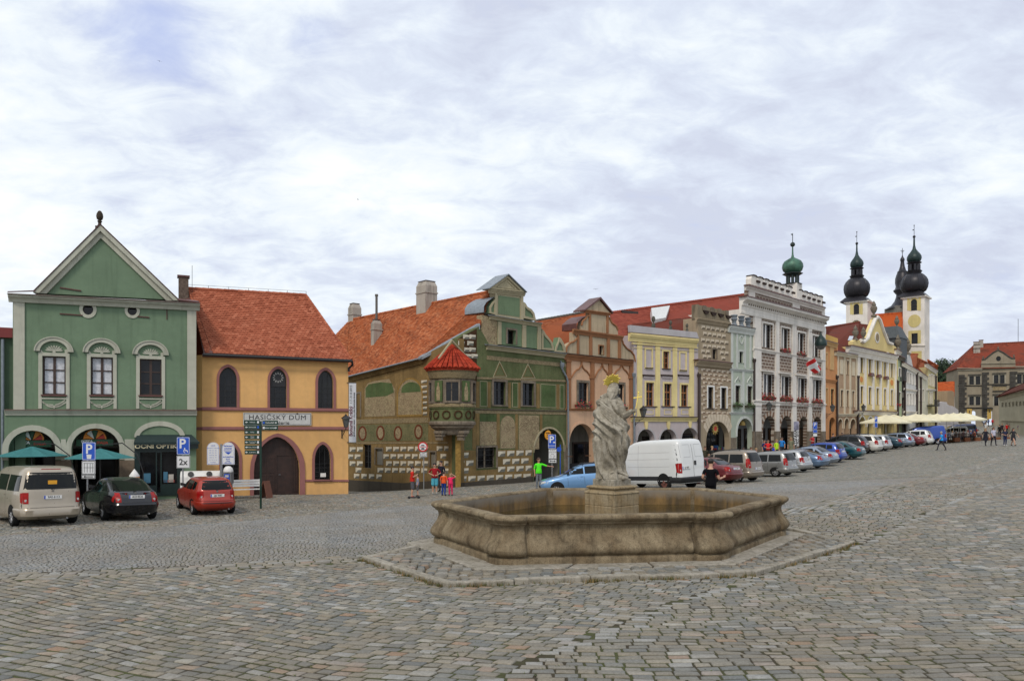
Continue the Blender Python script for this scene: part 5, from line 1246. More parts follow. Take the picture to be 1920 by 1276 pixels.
  mb.hexa([(-w/2,-d/2,h*.86),(w/2,-d/2,h*.86),(w/2,d/2,h*.86),(-w/2,d/2,h*.86)],[(-w/2+.12,-d/2+.12,h),(w/2-.12,-d/2+.12,h),(w/2-.12,d/2-.12,h),(-w/2+.12,d/2-.12,h)])
  mb.build('stack',wch,e)
  c_=MB(); c_.box(-w/2+.08,-d/2+.08,h,w/2-.08,d/2-.08,h+.05); c_.build('cap',M_PIPEDK,e)
  k_=MB(); k_.box(-w/2-.1,-d/2-.12,-.35,w/2+.1,-d/2,.12); k_.build('flashing',M_LEAD,e)
  if flue: f_=MB(); f_.tube([(0,0,h),(0,0,h+flue)],.09,10); f_.tube([(0,0,h+flue),(0,0,h+flue+.15)],.12,10); f_.build('flue_pipe',plain('weathered flue',(.10,.095,.085),.6),e)
 chim(800,588,529,1.15,1.0,'broad whitewashed chimney near the ridge'); chim(665,626,570,.75,.8,'grey stained chimney at the left end'); chim(706,650,600,.42,.7,'slim white chimney with a tall metal flue',flue=1.75)
 # ---- oriel on the corner
 orl=empty('oriel',(0,0,0)); orl.parent=F.root; cu,cd=F.w2l((*at(848,45.2),0))[:2]; s=FP/44.0; zz=lambda y:CZ-(y-HOR)/s-F.base
 Rr=1.36; n=12; ph=R(15)
 def lat(prof,m,nm,sm=False,nn=12): mb=MB(); mb.lathe(prof,cu,cd,0,nn,ph); return mb.build(nm,m,orl,smooth=sm)
 lat([(.9,zz(815)),(1.05,zz(809)),(1.05,zz(806)),(1.28,zz(801)),(1.28,zz(799)),(1.42,zz(795)),(1.42,zz(791)),(Rr,zz(789))],M_FRAMEST,'corbel',40,24)
 lat([(Rr,zz(789)),(Rr,zz(766)),(Rr+.05,zz(765)),(Rr+.05,zz(763))],M_SGR,'parapet'); lat([(Rr+.02,zz(763)),(Rr+.07,zz(762)),(Rr+.07,zz(758)),(Rr-.02,zz(756))],M_LACE,'parapet_band')
 lat([(Rr-.06,zz(756)),(Rr-.06,zz(709))],M_FRAMEST,'drum')
 lat([(Rr,zz(709)),(Rr+.05,zz(707)),(Rr+.05,zz(703)),(Rr+.12,zz(700)),(Rr+.12,zz(696)),(Rr+.20,zz(693)),(Rr+.2,zz(691))],M_LACE,'oriel_cornice',40,24)
 # windows and painted panels on the drum; face towards the camera first
 view=math.atan2(-(F.P0.dot(F.ey)+0),1) if False else None
 cl=F.w2l((0,0,0)); va_=math.atan2(cl[1]-cd,cl[0]-cu)
 for k,(da,kind) in enumerate([(0,'w'),(-38,'p'),(38,'p'),(-76,'w'),(76,'w')]):
  a_=va_+R(da); e=empty('bay_window' if kind=='w' else 'painted_saint',(cu+math.cos(a_)*(Rr-.09),cd+math.sin(a_)*(Rr-.09),0),a_+R(90)); e.parent=orl
  w_=.36 if kind=='w' else .27
  if kind=='w':
   mb=MB(); mb.plate([(-w_-.1,zz(755)),(w_+.1,zz(755)),(w_+.1,zz(711)),(-w_-.1,zz(711))],[[(-w_,zz(751)),(w_,zz(751)),(w_,zz(716)),(-w_,zz(716))]],-.10,.1); mb.build('frame',M_FRAMEST,e)
   mb=MB(); mb.box(-w_,-.02,zz(751),w_,.0,zz(716)); mb.build('pane',M_GLASS,e); mb=MB(); mb.box(-.02,-.05,zz(751),.02,-.02,zz(716)); mb.box(-w_,-.045,zz(730)-.02,w_,-.02,zz(730)+.02); mb.build('bars',M_BLACK,e)
  else:
   mb=MB(); mb.box(-w_,-.07,zz(752),w_,.1,zz(713)); mb.build('panel',plaster('bright green sgraffito',(.06,.14,.055),.25),e)
   mb=MB(); mb.plate([(-.12,zz(750)),(.12,zz(750)),(.15,zz(735)),(.10,zz(726)),(.05,zz(722)),(.06,zz(718)),(0,zz(716)),(-.06,zz(718)),(-.05,zz(722)),(-.13,zz(727)),(-.15,zz(737))],[],-.078,-.07); mb.build('figure',M_FRESCO,e)
 for da in (-45,-15,15,45,75,-75):
  a_=va_+R(da+15 if False else da+.0); e=empty('painted_wreath',(cu+math.cos(a_)*(Rr-.01),cd+math.sin(a_)*(Rr-.01),0),a_+R(90)); e.parent=orl
  if abs(da) in (15,): pass
  mb=MB(); z=zz(777); mb.plate([(.26*math.cos(2*math.pi*i/20),z+.26*math.sin(2*math.pi*i/20)) for i in range(20)],[[(.18*math.cos(2*math.pi*i/20),z+.18*math.sin(2*math.pi*i/20)) for i in range(20)]],-.02,.0); mb.build('ring',M_SBRD,e)
 for x in (829,870):   # stepped consoles below
  u,d_,_=F.w2l((*at(x,44.2),0)); mb=MB(); mb.box(u-.22,d_-.2,zz(812),u+.22,d_+.5,zz(807)); mb.box(u-.15,d_-.1,zz(818),u+.15,d_+.5,zz(812)); mb.box(u-.09,d_,zz(825),u+.09,d_+.5,zz(818)); mb.build('console',M_FRAMEST,orl)
 # conical pantile roof
 mb=MB(); apex=Vector((cu,cd,zz(641))); Re=1.62; ze=zz(692); N=30
 for k in range(N):
  a0=2*math.pi*k/N; a1=2*math.pi*(k+1)/N; am=(a0+a1)/2
  for i in range(7):
   t0=i/7; t1=(i+1.0)/7
   def pt(a,t,l): rr=Re*(1-t); return Vector((cu+rr*math.cos(a),cd+rr*math.sin(a),ze+(apex.z-ze)*(t**.93)+l))
   mb.r=random.random()
   mb.tube([pt(am,t0,.035),pt(am,min(t1+.02,.995),.02)],[max(.02,.165*(1-t0)),max(.015,.15*(1-t1))],6)
 mb.lathe([(Re-.02,ze-.05),(Re-.05,ze),(.02,apex.z-.02)],cu,cd,0,24)
 mb.build('oriel_roof',tilemat('bright red pantiles',[(.30,.035,.018),(.42,.06,.03),(.22,.022,.013)],.3),orl,smooth=40)
 mb=MB();
 for (x0,y0,x1,y1) in [(847,638,822,672),(847,638,893,688)]:
  p=Vector(F.p3(x0,y0,-.05)); r=Vector(F.p3(x1,y1,-.05)); mb.tube([p,r],.07,6)
 mb.build('roof_coping',M_BEIGE,orl)
 return F,S
FC,FCS=house_corner()
# ------------------------------------------------------------------ the row of houses along the square
FP_=dict(prof=[(0,0),(1,0),(1,1),(0,1)])
def side_walls(F,ztop,mat,depth=10,left=True,right=True,l=.35):
 mb=MB(); zb=max(F.g(0),F.g(F.L))+4.6
 if left: mb.box(.002,F.t+.001,zb,l,depth,ztop)
 if right: mb.box(F.L-l,F.t+.001,zb,F.L-.002,depth,ztop)
 return mb.build('side_wall',mat,F.root)
M_SLATEDK=plain('dark roof edge',(.05,.035,.03),.8)
cur=line(CORNER,2230,1062.5)
def nxt(VP,x):
 global cur
 P0=cur; P1=line(P0,VP,x); cur=P1; return P0,P1
def house_pink():
 P0,P1=nxt(2460,1188.5); F=Fac(P0,P1,'pink_house','salmon pink house with brown ogee mouldings and scrolled gable behind the statue'); q=F.q
 mp=plaster('salmon plaster',(.62,.40,.26),.25,dcol=(.28,.2,.13,1)); mb_=plaster('terracotta moulding',(.32,.15,.075),.3,bump=.15); mg=plaster('weathered gable plaster',(.46,.37,.25),.6,dcol=(.12,.10,.07,1))
 for (a,b,c,d) in [(1084,717,1102.5,757),(1150,720,1169.5,761)]:
  w=F.window(a,b,c,d,2,3,frame=M_BLACK,sur=(.17,M_FRAMEST),bar=.02); flowers(F,a-4,c+6,d+2,150,M_RED,M_LEAF,h=.45,parent=w)
 A=F.arcade(1067,794,1114,890,sur=None); B=F.arcade(1132,797,1180,890)
 for r in (A,B):
  n=14; c=(r[0]+r[2])/2; hw=(r[2]-r[0])/2;
  F.slab([(c+(hw+.16)*math.cos(math.pi*i/n),r[3]-hw+(hw+.16)*math.sin(math.pi*i/n)) for i in range(n+1)]+[(c+hw*math.cos(math.pi*i/n),r[3]-hw+hw*math.sin(math.pi*i/n)) for i in range(n,-1,-1)],mp,'arch_band',.05,.05,uz=True)
 F.wall([(0,0),(F.L,0),q(1188.5,680),q(1062.5,666)],mp,uz=True); side_walls(F,q(1125,670)[1],mp)
 F.mould((1062,662),(1188.5,675.5),.42,.3,mb_); F.mould((1062,661),(1188.5,674.5),.06,.34,M_SLATEDK,'flashing',**FP_)
 for x0,x1 in ((1063,1071),(1108.5,1115),(1142,1148.5),(1181.5,1187.5)):
  F.box(x0,673,x1,768,mb_,'pilaster',.09); F.box(x0-1.2,706,x1+1.2,709.5,mb_,'pilaster_band',.13); F.box(x0-1,674,x1+1,678,mb_,'capital',.13)
 F.mould((1062,765),(1188.5,768),.16,.12,mb_,'sill_band')
 # ogee arches between the pilasters
 for (a,b) in ((1071,1108.5),(1115,1142),(1148.5,1181.5)):
  u0=q(a,700)[0]; u1=q(b,700)[0]; c=(u0+u1)/2; z0=q((a+b)/2,708)[1]; z1=q((a+b)/2,683)[1]; H=z1-z0; pts=[]
  for i in range(21):
   t=i/20; x=u0+(c-u0)*t; z=z0+H*(.62*math.sin(min(1,t*1.35)*math.pi/2) if t<.62 else .62*math.sin(min(1,.62*1.35)*math.pi/2)+(1-.62*math.sin(.62*1.35*math.pi/2))*((t-.62)/.38)**1.7); pts.append((x,z))
  pts+= [(2*c-x,z) for x,z in pts[::-1]]
  mb=MB(); mb.tube([(x,-.03,z) for x,z in pts],.065,6); mb.tube([(c,-.03,z1-.05),(c,-.03,q((a+b)/2,675)[1])],.10,4); mb.build('ogee_moulding',mb_,F.root)
 # gable
 g=empty('gable',(0,0,0)); g.parent=F.root
 h=F.rect(1123,648,1131,664.5); t2=[(1076,664),(1076,622),(1168,634),(1168,676)]
 mb=MB(); mb.plate(F.poly(t2),[shape('rect',*h)],0,.45); mb.build('gable_wall',mg,g); F.window(0,0,0,0,1,1,uz=h,sur=(.07,mb_),dep=.2); F.holes.pop()
 for x0,x1,y0 in ((1083,1086.5,628),(1106,1111,630),(1139,1144,634),(1160,1165,637)): F.box(x0,y0,x1,y0+40,mb_,'gable_pilaster',.08,parent=g)
 def scr(pts,n='scroll'):
  P=F.poly(pts); mb=MB(); mb.plate(P,[],.01,.42); mb.build(n+'_wall',mg,g); k=len(pts)
  mb=MB(); mb.tube([(p[0],-.02,p[1]) for p in P[1:-1]],.075,6); mb.build(n,mb_,g)
 scr([(1078,667),(1078,628),(1083,626),(1082,634),(1076,640),(1068,643),(1062.5,650),(1061,660),(1062,664)])
 scr([(1165,676),(1166.5,638),(1168,644),(1174,652),(1183,658),(1188.5,666),(1190.5,678),(1189,678)])
 F.mould((1077,616),(1170,629.5),.34,.22,mb_,'gable_cornice',parent=g)
 t1=[(1106,622),(1106,586),(1141,589.5),(1141,627)]
 mb=MB(); mb.plate(F.poly(t1),[],0,.42); mb.build('shaft_wall',mg,g)
 scr([(1106,621),(1106,592),(1101,592),(1098,597),(1092,602),(1090,610),(1090,618)]); scr([(1141,626),(1141,594),(1143,597),(1147,605),(1155,611),(1158.5,619),(1159,627)])
 F.box(1105,586,1108.5,620,mb_,'gable_pilaster',.07,parent=g); F.box(1138,589,1141.5,624,mb_,'gable_pilaster',.07,parent=g)
 mb=MB(); P=[F.q(x,y) for x,y in [(1099,592),(1090,597),(1081,606),(1081,618),(1090,619)]]; n=len(P); mb.add([(p[0],-.02,p[1]) for p in P]+[(p[0]-.15,1.3,p[1]) for p in P],[(i,i+1,n+i+1,n+i) for i in range(n-1)]); mb.build('shadow_cheek',M_BROWNMETAL,g,smooth=50)  # left cheek of the scroll, its shadow put into the red-brown colour
 F.mould((1099,580),(1146,586.5),.22,.2,mb_,'pediment_cornice',parent=g)
 ap=q(1124.5,559,-.15); pl=q(1095,582,-.15); pr=q(1148,587.5,-.15); mb=MB(); mb.plate([(pl[0]+.15,pl[1]),(pr[0]-.15,pr[1]),(ap[0],ap[1]-.12)],[],-.1,.42); mb.build('pediment',mg,g)
 mb=MB()
 for a,b in ((pl,ap),(pr,ap)): mb.hexa([(a[0],-.26,a[1]-.03),(b[0],-.26,b[1]-.06),(b[0],.9,b[1]-.06),(a[0],.9,a[1]-.03)],[(a[0],-.26,a[1]+.08),(b[0],-.26,b[1]+.09),(b[0],.9,b[1]+.09),(a[0],.9,a[1]+.08)])
 mb.build('pediment_roof',M_BROWNMETAL,g)
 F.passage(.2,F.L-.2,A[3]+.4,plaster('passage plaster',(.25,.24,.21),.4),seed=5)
 # shop stall draped in black inside the arch
 z=F.g(1.6); mb=MB(); mb.box(A[0]+.1,.15,z,A[2]-.1,.9,z+.95); mb.build('stall_counter',plain('black cloth',(.02,.02,.022),.9),F.root)
 # orange roof on the left of the gable, ridge going back
 a=Vector(F.p3(1060,664,1.0)); b=Vector(F.p3(1100,664,1.0)); D=Vector(F.p3(1004,602,6.5)); Cc=Vector(F.p3(1100,585,6.5)); A_=Vector(F.p3(1006,668,1.0))
 rf=tile_roof(F.root,A_,b,Cc,D,M_TILE_OLD,.24,.24,round_=False,seed=21); ridge(rf,D,Cc,plain('mossy ridge',(.10,.09,.075),.9,var=.4),.13)
 tile_roof(F.root,b,Vector(F.p3(1200,685,1.0)),Vector(F.p3(1200,612,6.5)),Cc,M_TILE_RED,.3,.3,round_=False,seed=22,name='side_roof')
 F.pipe(0,0,0,M_PIPE,r=.085,pts=[(1188.5,702),(1189.5,900)])
 return F
def house_lilac():
 P0,P1=nxt(3200,1309); F=Fac(P0,P1,'lilac_yellow_house','lilac and yellow house with three arches and a sloping white parapet'); q=F.q
 ml=plaster('lilac plaster',(.50,.44,.44),.15); my=plaster('lemon plaster',(.72,.60,.29),.25,dcol=(.42,.35,.16,1)); mw=plaster('pale parapet',(.44,.42,.43),.25,bump=.1)
 wood=plain('orange wood frame',(.26,.10,.025),.5)
 for (a,b,c,d) in [(1211,717,1225.8,761),(1245,719,1258.8,761),(1276.6,721,1289.7,761.5)]:
  F.window(a,b,c,d,2,3,frame=wood,sur=(.14,my),sill=(.3,M_SLATEDK),bar=.03,transom=.62)
 F.window(1243,658.5,1254.5,690.5,2,3,frame=wood,sur=(.12,my),sill=(.1,M_SLATEDK))
 for (a,b,c,d) in [(1210.5,655,1221.5,688.5),(1275,661.5,1285,693)]:
  r=F.rect(a,b,c,d); mb=MB(); mb.plate([(r[0]-.12,r[1]-.12),(r[2]+.12,r[1]-.12),(r[2]+.12,r[3]+.12),(r[0]-.12,r[3]+.12)],[[(r[0],r[1]),(r[2],r[1]),(r[2],r[3]),(r[0],r[3])]],-.06,0); o=mb.build('blind_window',my,F.root); mb=MB(); mb.box(r[0]-.1,-.12,r[1]-.08,r[2]+.1,0,r[1]-.02); mb.build('sill',M_SLATEDK,o)
 AR=[F.arcade(1195,804,1226.6,900),F.arcade(1237,804,1268,900),F.arcade(1277.5,801.5,1309.5-1,900)]
 for r in AR:
  n=14; c=(r[0]+r[2])/2; hw=(r[2]-r[0])/2
  F.slab([(c+(hw+.14)*math.cos(math.pi*i/n),r[3]-hw+(hw+.14)*math.sin(math.pi*i/n)) for i in range(n+1)]+[(c+hw*math.cos(math.pi*i/n),r[3]-hw+hw*math.sin(math.pi*i/n)) for i in range(n,-1,-1)],mw,'arch_band',.05,.05,uz=True)
  F.slab([(c-.10,r[3]),(c+.10,r[3]),(c+.18,r[3]+.5),(c,r[3]+.75),(c-.18,r[3]+.5)],my,'keystone',.09,.09,uz=True)
 F.wall([(0,0),(F.L,0),q(1309,640),q(1188.5,628)],ml,uz=True); zt=q(1250,632)[1]; side_walls(F,zt,ml)
 for x0,x1 in ((1195,1204.5),(1229.5,1238),(1262,1270),(1293,1301.5)): F.box(x0,640,x1,780.5,my,'yellow_strip',.05)
 F.mould((1183,623.5),(1310.5,635.5),.62,.34,my); F.mould((1186,642),(1309,650.5),.10,.12,my,'string_course',**FP_)
 F.mould((1185,781.5),(1309,781.8),.36,.22,my,'string_course'); F.mould((1185,780.5),(1309,780.8),.06,.28,M_SLATEDK,'flashing',**FP_)
 F.mould((1184,651),(1309,658.5),.02,.07,my,'thin_line',**FP_)
 for xa in (1206,1241,1273):
  F.box(xa,702,xa+22-(xa-1206)/30,704.8,M_SLATEDK,'hood_mould',.14); F.box(xa+1,705,xa+20-(xa-1206)/30,708.5,ml,'hood_panel',.08)
  r=F.rect(xa+4,767,xa+19,777); F.slab([(r[0],r[1]),(r[2],r[1]),(r[2],r[3]),(r[0],r[3])],my,'apron_panel',.03,.03,uz=True,holes=[[(r[0]+.05,r[1]+.05),(r[2]-.05,r[1]+.05),(r[2]-.05,r[3]-.05),(r[0]+.05,r[3]-.05)]])
  ml2=fresco('painted festoon',(.42,.36,.36,1),(.55,.42,.28,1),(.45,.30,.27,1),7)
  r=F.rect(xa+2,644,xa+18,652.5); F.slab([(r[0],r[1]),(r[2],r[1]),(r[2],r[3]),(r[0],r[3])],ml2,'festoon',.012,.012,uz=True)
 # parapet
 pl=[(1181,609),(1306.6,622.5),(1310.8,634),(1182,622)]
 mb=MB(); P=[F.q(x,y,-.36) for x,y in pl]; mb.plate(P,[],-.36,-.1); mb.build('parapet',mw,F.root)
 # stone balls on the parapet
 for (x,y0,y1) in [(1226,611,592),(1258,615,600),(1289,619,606)]:
  u,z=q(x,y0,.0); h=q(x,y1)[1]-z; ms=plain('dark lichen stone',(.09,.085,.07),.95,var=.35); mb=MB(); mb.lathe([(.2*h,-.1),(.2*h,.15*h),(.08*h,.3*h),(.06*h,.4*h),(.16*h,.5*h),(.2*h,.7*h),(.14*h,.92*h),(.001,h)],u,.05,z,12); mb.build('finial',ms,F.root,smooth=45)
 # red roofs behind, soot-stained wall, white dormer
 a=Vector(F.p3(1178,642,1.5)); b=Vector(F.p3(1309,640,1.5)); Cc=Vector(F.p3(1309,592,6)); D=Vector(F.p3(1176,608,6)); rf=tile_roof(F.root,a,b,Cc,D,M_TILE_DK,.3,.3,round_=False,seed=31)
 r=F.rect(1167,588,1194,606,8); mb=MB(); mb.box(r[0],8,r[1]-2,r[2],9,r[3]); o=mb.build('chimney',plain('bare brick',(.16,.08,.045),.95,var=.5,vscale=7),F.root)
 mb=MB(); mb.box(r[0]-.1,7.9,r[3],r[2]+.1,9.1,r[3]+.25); mb.build('cap',M_PIPEDK,o)
 r=F.rect(1195,590,1216,608,9); mb=MB(); mb.box(r[0],9,r[1]-2.5,r[2],11,r[3]); mb.build('chimney',plaster('white chimney',(.60,.60,.58),.1),F.root)['label']='squat white chimney block'
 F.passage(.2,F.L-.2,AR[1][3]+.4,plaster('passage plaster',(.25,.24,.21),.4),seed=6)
 F.pipe(1311,703,900,M_PIPEDK,r=.12)
 return F
def house_diamond():
 P0,P1=nxt(2600,1370.5); F=Fac(P0,P1,'brown_sgraffito_house','narrow brown and beige block-patterned house with a battlemented top'); q=F.q
 mt=plaster('tan plaster',(.36,.29,.20),.3); mb2=plain('beige block face',(.55,.47,.36),.9,var=.15,vscale=3); mb3=plain('brown block face',(.30,.185,.125),.9,var=.25,vscale=3); mg=plain('grey block shade',(.15,.12,.085),.9,var=.25)
 for r_ in [(1327,725,1337.3,764.6),(1351.6,726.5,1361.8,765.3)]: F.window(*r_,1,2,frame=M_BLACK,sur=(.13,M_WHITEFR),sill=(.1,M_SLATEDK))
 F.window(1335.8,654.5,1343.2,672.2,1,1,sur=(.10,M_FRAMEST),frame=M_BLACK)
 A=F.arcade(1324,790,1368,870)
 F.wall([(0,0),(F.L,0),q(1370.5,604),q(1309,594)],mt,uz=True); side_walls(F,q(1340,600)[1],mt,1.5)
 F.mould((1310,673.5),(1374,680),.5,.4,mt,'cornice'); F.mould((1309,672.5),(1375,679),.07,.45,M_BROWNMETAL,'flashing',**FP_); F.mould((1310.5,681),(1373,687),.25,.2,M_LACE,'ornament_band')
 F.mould((1309,594.5),(1371,604.5),.38,.28,mt,'parapet_cornice')
 # battlements: little half-round niches between coping teeth
 P=[q(1308,597),q(1369,606),q(1366,588),q(1362,583),q(1313,572),q(1308,570)]; mb=MB(); mb.plate(P,[],0,.6); mb.build('parapet_wall',plaster('mossy parapet',(.24,.20,.14),.8,dcol=(.05,.04,.03,1),scale=3),F.root)
 for (x,y) in [(1323,588),(1337,591),(1351,594),(1365,597)]:
  r=F.rect(x-3.5,y-9,x+3.5,y); n=10; c=(r[0]+r[2])/2; mb=MB(); mb.plate([(c+.33*math.cos(math.pi*i/n),r[1]-.02-.22*math.sin(math.pi*i/n)+.2) for i in range(n+1)],[],-.12,0); mb.box(c-.36,-.14,r[1]+.16,c+.36,0,r[1]+.24); mb.build('merlon_niche',M_SLATEDK,F.root)
  mb=MB(); mb.box(c-.45,-.10,r[1]+.26,c-.02,0,r[3]+.25); mb.build('merlon',M_FRAMEST,F.root)
 # upper pattern
 pol=[]; k=0
 rowz=[(1315,610,1367,618),(1315,621.5,1367,629),(1314.5,634,1367,640),(1314.5,645,1367,650),(1314.5,655.5,1367,659.5),(1314.5,665,1367,669.5)]
 for i,(x0,y0,x1,y1) in enumerate(rowz):
  x=x0+(i%2)*3
  while x<x1-6:
   y=y0+(y1-y0)*(x-x0)/(x1-x0)
   if not (1332<x<1345 and y>650):
    u,z=q(x,y+6.5); u1,z1=q(x+7,y); pol+= [(2,[(u,z+.0),(u+(u1-u)*.95,z),(u1,z1),(u,z1)])] if False else [(0,[(u,z+(z1-z)*.45),(u1,z+(z1-z)*.45),(u1,z1),(u,z1)]),(0,[(u,z),(u+(u1-u)*.3,z+(z1-z)*.4),(u+(u1-u)*.3,z+(z1-z)*.45),(u,z+(z1-z)*.45)]),(1,[(u+(u1-u)*.05,z),(u1,z),(u1,z+(z1-z)*.44),(u+(u1-u)*.32,z+(z1-z)*.44)])]
   x+=8.8
 for i in range(13):
  y0=690+i*8.0; x0=1314+(i%2)*3.5; x=x0
  while x<1368-4:
   y=y0+(x-1314)*(.10-.008*i)
   if not (1324.5<x+3.5<1340 and 720<y+3<768) and not (1349<x+3.5<1364.5 and 720<y+3<768) and not (y>772 and 1322<x+3.5<1369):
    u,z=q(x,y+5.6); u1,z1=q(x+8.4,y); pol+=[(2,[(u,z),(u1,z),(u1,z1),(u,z1)]),(0,[(u+.03,z+(z1-z)*.5),(u1-.03,z+(z1-z)*.5),(u1-.03,z1-.03),(u+.03,z1-.03)]),(0,[(u+.03,z+.03),(u+(u1-u)*.45,z+.03),(u+(u1-u)*.45,z+(z1-z)*.5),(u+.03,z+(z1-z)*.5)]),(1,[(u+(u1-u)*.5,z+.04),(u1-.04,z+.04),(u1-.04,z+(z1-z)*.48),(u+(u1-u)*.5,z+(z1-z)*.48)])]
   x+=9.6
 rows_blocks(F,[({2:0,0:1,1:2}[a],b) for a,b in pol],[mb3,mb2,mg],'block_pattern')
 # fan of voussoirs over the arch
 r=A; c=(r[0]+r[2])/2; hw=(r[2]-r[0])/2; pol=[];
 for k in range(11):
  a0=math.pi*(.14+.72*k/11)+.015; a1=math.pi*(.14+.72*(k+1)/11)-.015; R0=hw+.03; R1=hw+1.2
  pol.append((0,[(c+R0*math.cos(a0),r[3]-hw+R0*math.sin(a0)),(c+R1*.8*math.cos(a0),min(r[3]-hw+R1*math.sin(a0),q(1345,776)[1])),(c+R1*.8*math.cos(a1),min(r[3]-hw+R1*math.sin(a1),q(1345,776)[1])),(c+R0*math.cos(a1),r[3]-hw+R0*math.sin(a1))]))
 rows_blocks(F,pol,[mb2,mg],'voussoirs')
 # hanging sun sign in the arch
 u,z=q(1341,803,.3); mb=MB(); mb.tube([(u,.28,z),(u,.34,z)],.36,16); o=mb.build('sun_sign',plain('dull gold',(.40,.27,.07),.6),F.root)
 for k in range(12):
  a=2*math.pi*k/12; mb=MB(); mb.plate([(u+.36*math.cos(a-.14),z+.36*math.sin(a-.14)),(u+.56*math.cos(a),z+.56*math.sin(a)),(u+.36*math.cos(a+.14),z+.36*math.sin(a+.14))],[],.29,.33); mb.build('sun_ray',_mats['dull gold'],o)
 mb=MB(); mb.tube([(u,.27,z),(u,.28,z)],.2,16); mb.build('sun_face',plain('sign red',(.5,.04,.02),.6),o)
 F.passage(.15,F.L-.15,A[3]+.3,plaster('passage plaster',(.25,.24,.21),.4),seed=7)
 # the slim side face on the left, stained
 return F
def house_mint():
 P0,P1=nxt(2520,1415); F=Fac(P0,P1,'mint_house','narrow pale mint house with white stucco, flower boxes and one arch'); q=F.q
 mm=plaster('mint plaster',(.42,.47,.385),.2); mw=plaster('white stucco',(.56,.58,.54),.15,bump=.1)
 for r_ in [(1378.3,722.5,1388,758),(1401,723.5,1410.8,759)]:
  w=F.window(*r_,2,3,frame=M_DARKWOOD,sur=(.16,mw)); flowers(F,r_[0]-2,r_[2]+3,r_[3]+1.5,190,M_LEAF,M_LEAF,h=.45,parent=w)
 F.window(1385.8,659,1393,680,1,1,sur=(.16,mw),frame=M_BLACK)
 A=F.arcade(1382,784,1410.5,862,sur=(.22,mw,818))
 F.wall([(0,0),(F.L,0),q(1415,618),q(1370.5,612)],mm,uz=True); side_walls(F,q(1390,612)[1],mm)
 F.mould((1370,608.5),(1417,616),.6,.3,mw); F.mould((1369.5,607.5),(1418,615),.06,.34,M_SLATEDK,'flashing',**FP_)
 F.mould((1370,690),(1415,693),.22,.14,mw,'string_course'); F.mould((1370,772),(1415,772.8),.18,.12,mw,'string_course')
 for x0,x1,a,b in ((1371,1375,617,690),(1381,1384,620,690),(1396,1399,621,690),(1406,1409,622,690),(1371.5,1375,694,772),(1392,1396,695,772),(1411.5,1414.5,695,772)): F.box(x0,a,x1,b,mw,'stucco_strip',.05)
 F.box(1371,820,1381.5,870,M_FRAMEST,'pier_base',.05); F.box(1411,820,1415,870,M_FRAMEST,'pier_base',.05)
 r=F.rect(1386,628,1393.5,645); F.slab(shape('oval',*r),mw,'oval_cartouche',.05,.05,uz=True,holes=[shape('oval',r[0]+.1,r[1]+.12,r[2]-.1,r[3]-.12)])
 for xc in (1383,1406):   # little ogee hoods
  P=[q(xc-6,718),q(xc-4.5,713),q(xc-2,710.5),q(xc,706),q(xc+2,711),q(xc+4.5,713.5),q(xc+6,718.5)]; mb=MB(); mb.tube([(p[0],-.02,p[1]) for p in P],.06,5); mb.build('ogee_hood',mw,F.root)
 for x,y in ((1378.5,609),(1392,611),(1404.5,614)):
  u,z=q(x,y); mb=MB(); mb.lathe([(.26,0),(.26,.1),(.17,.2),(.2,.45),(.29,.55),(.29,.62),(.22,.66),(.24,.8),(.30,.86),(.30,.93),(.05,.98)],u,.1,z-.05,12); mb.build('crest_finial',M_LEAD,F.root,smooth=40)
 u,z=q(1395,795,.3); mb=MB(); mb.lathe([(.28,0),(.30,.05),(.22,.35),(.05,.45),(.04,.5)],u,.5,z-.1,12); mb.build('hanging_bell',plain('dull gold',(.40,.27,.07),.6),F.root,smooth=40)
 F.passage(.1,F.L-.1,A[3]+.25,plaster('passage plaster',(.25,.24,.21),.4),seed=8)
 F.pipe(1414.5,675,850,M_PIPEDK,r=.10)
 return F
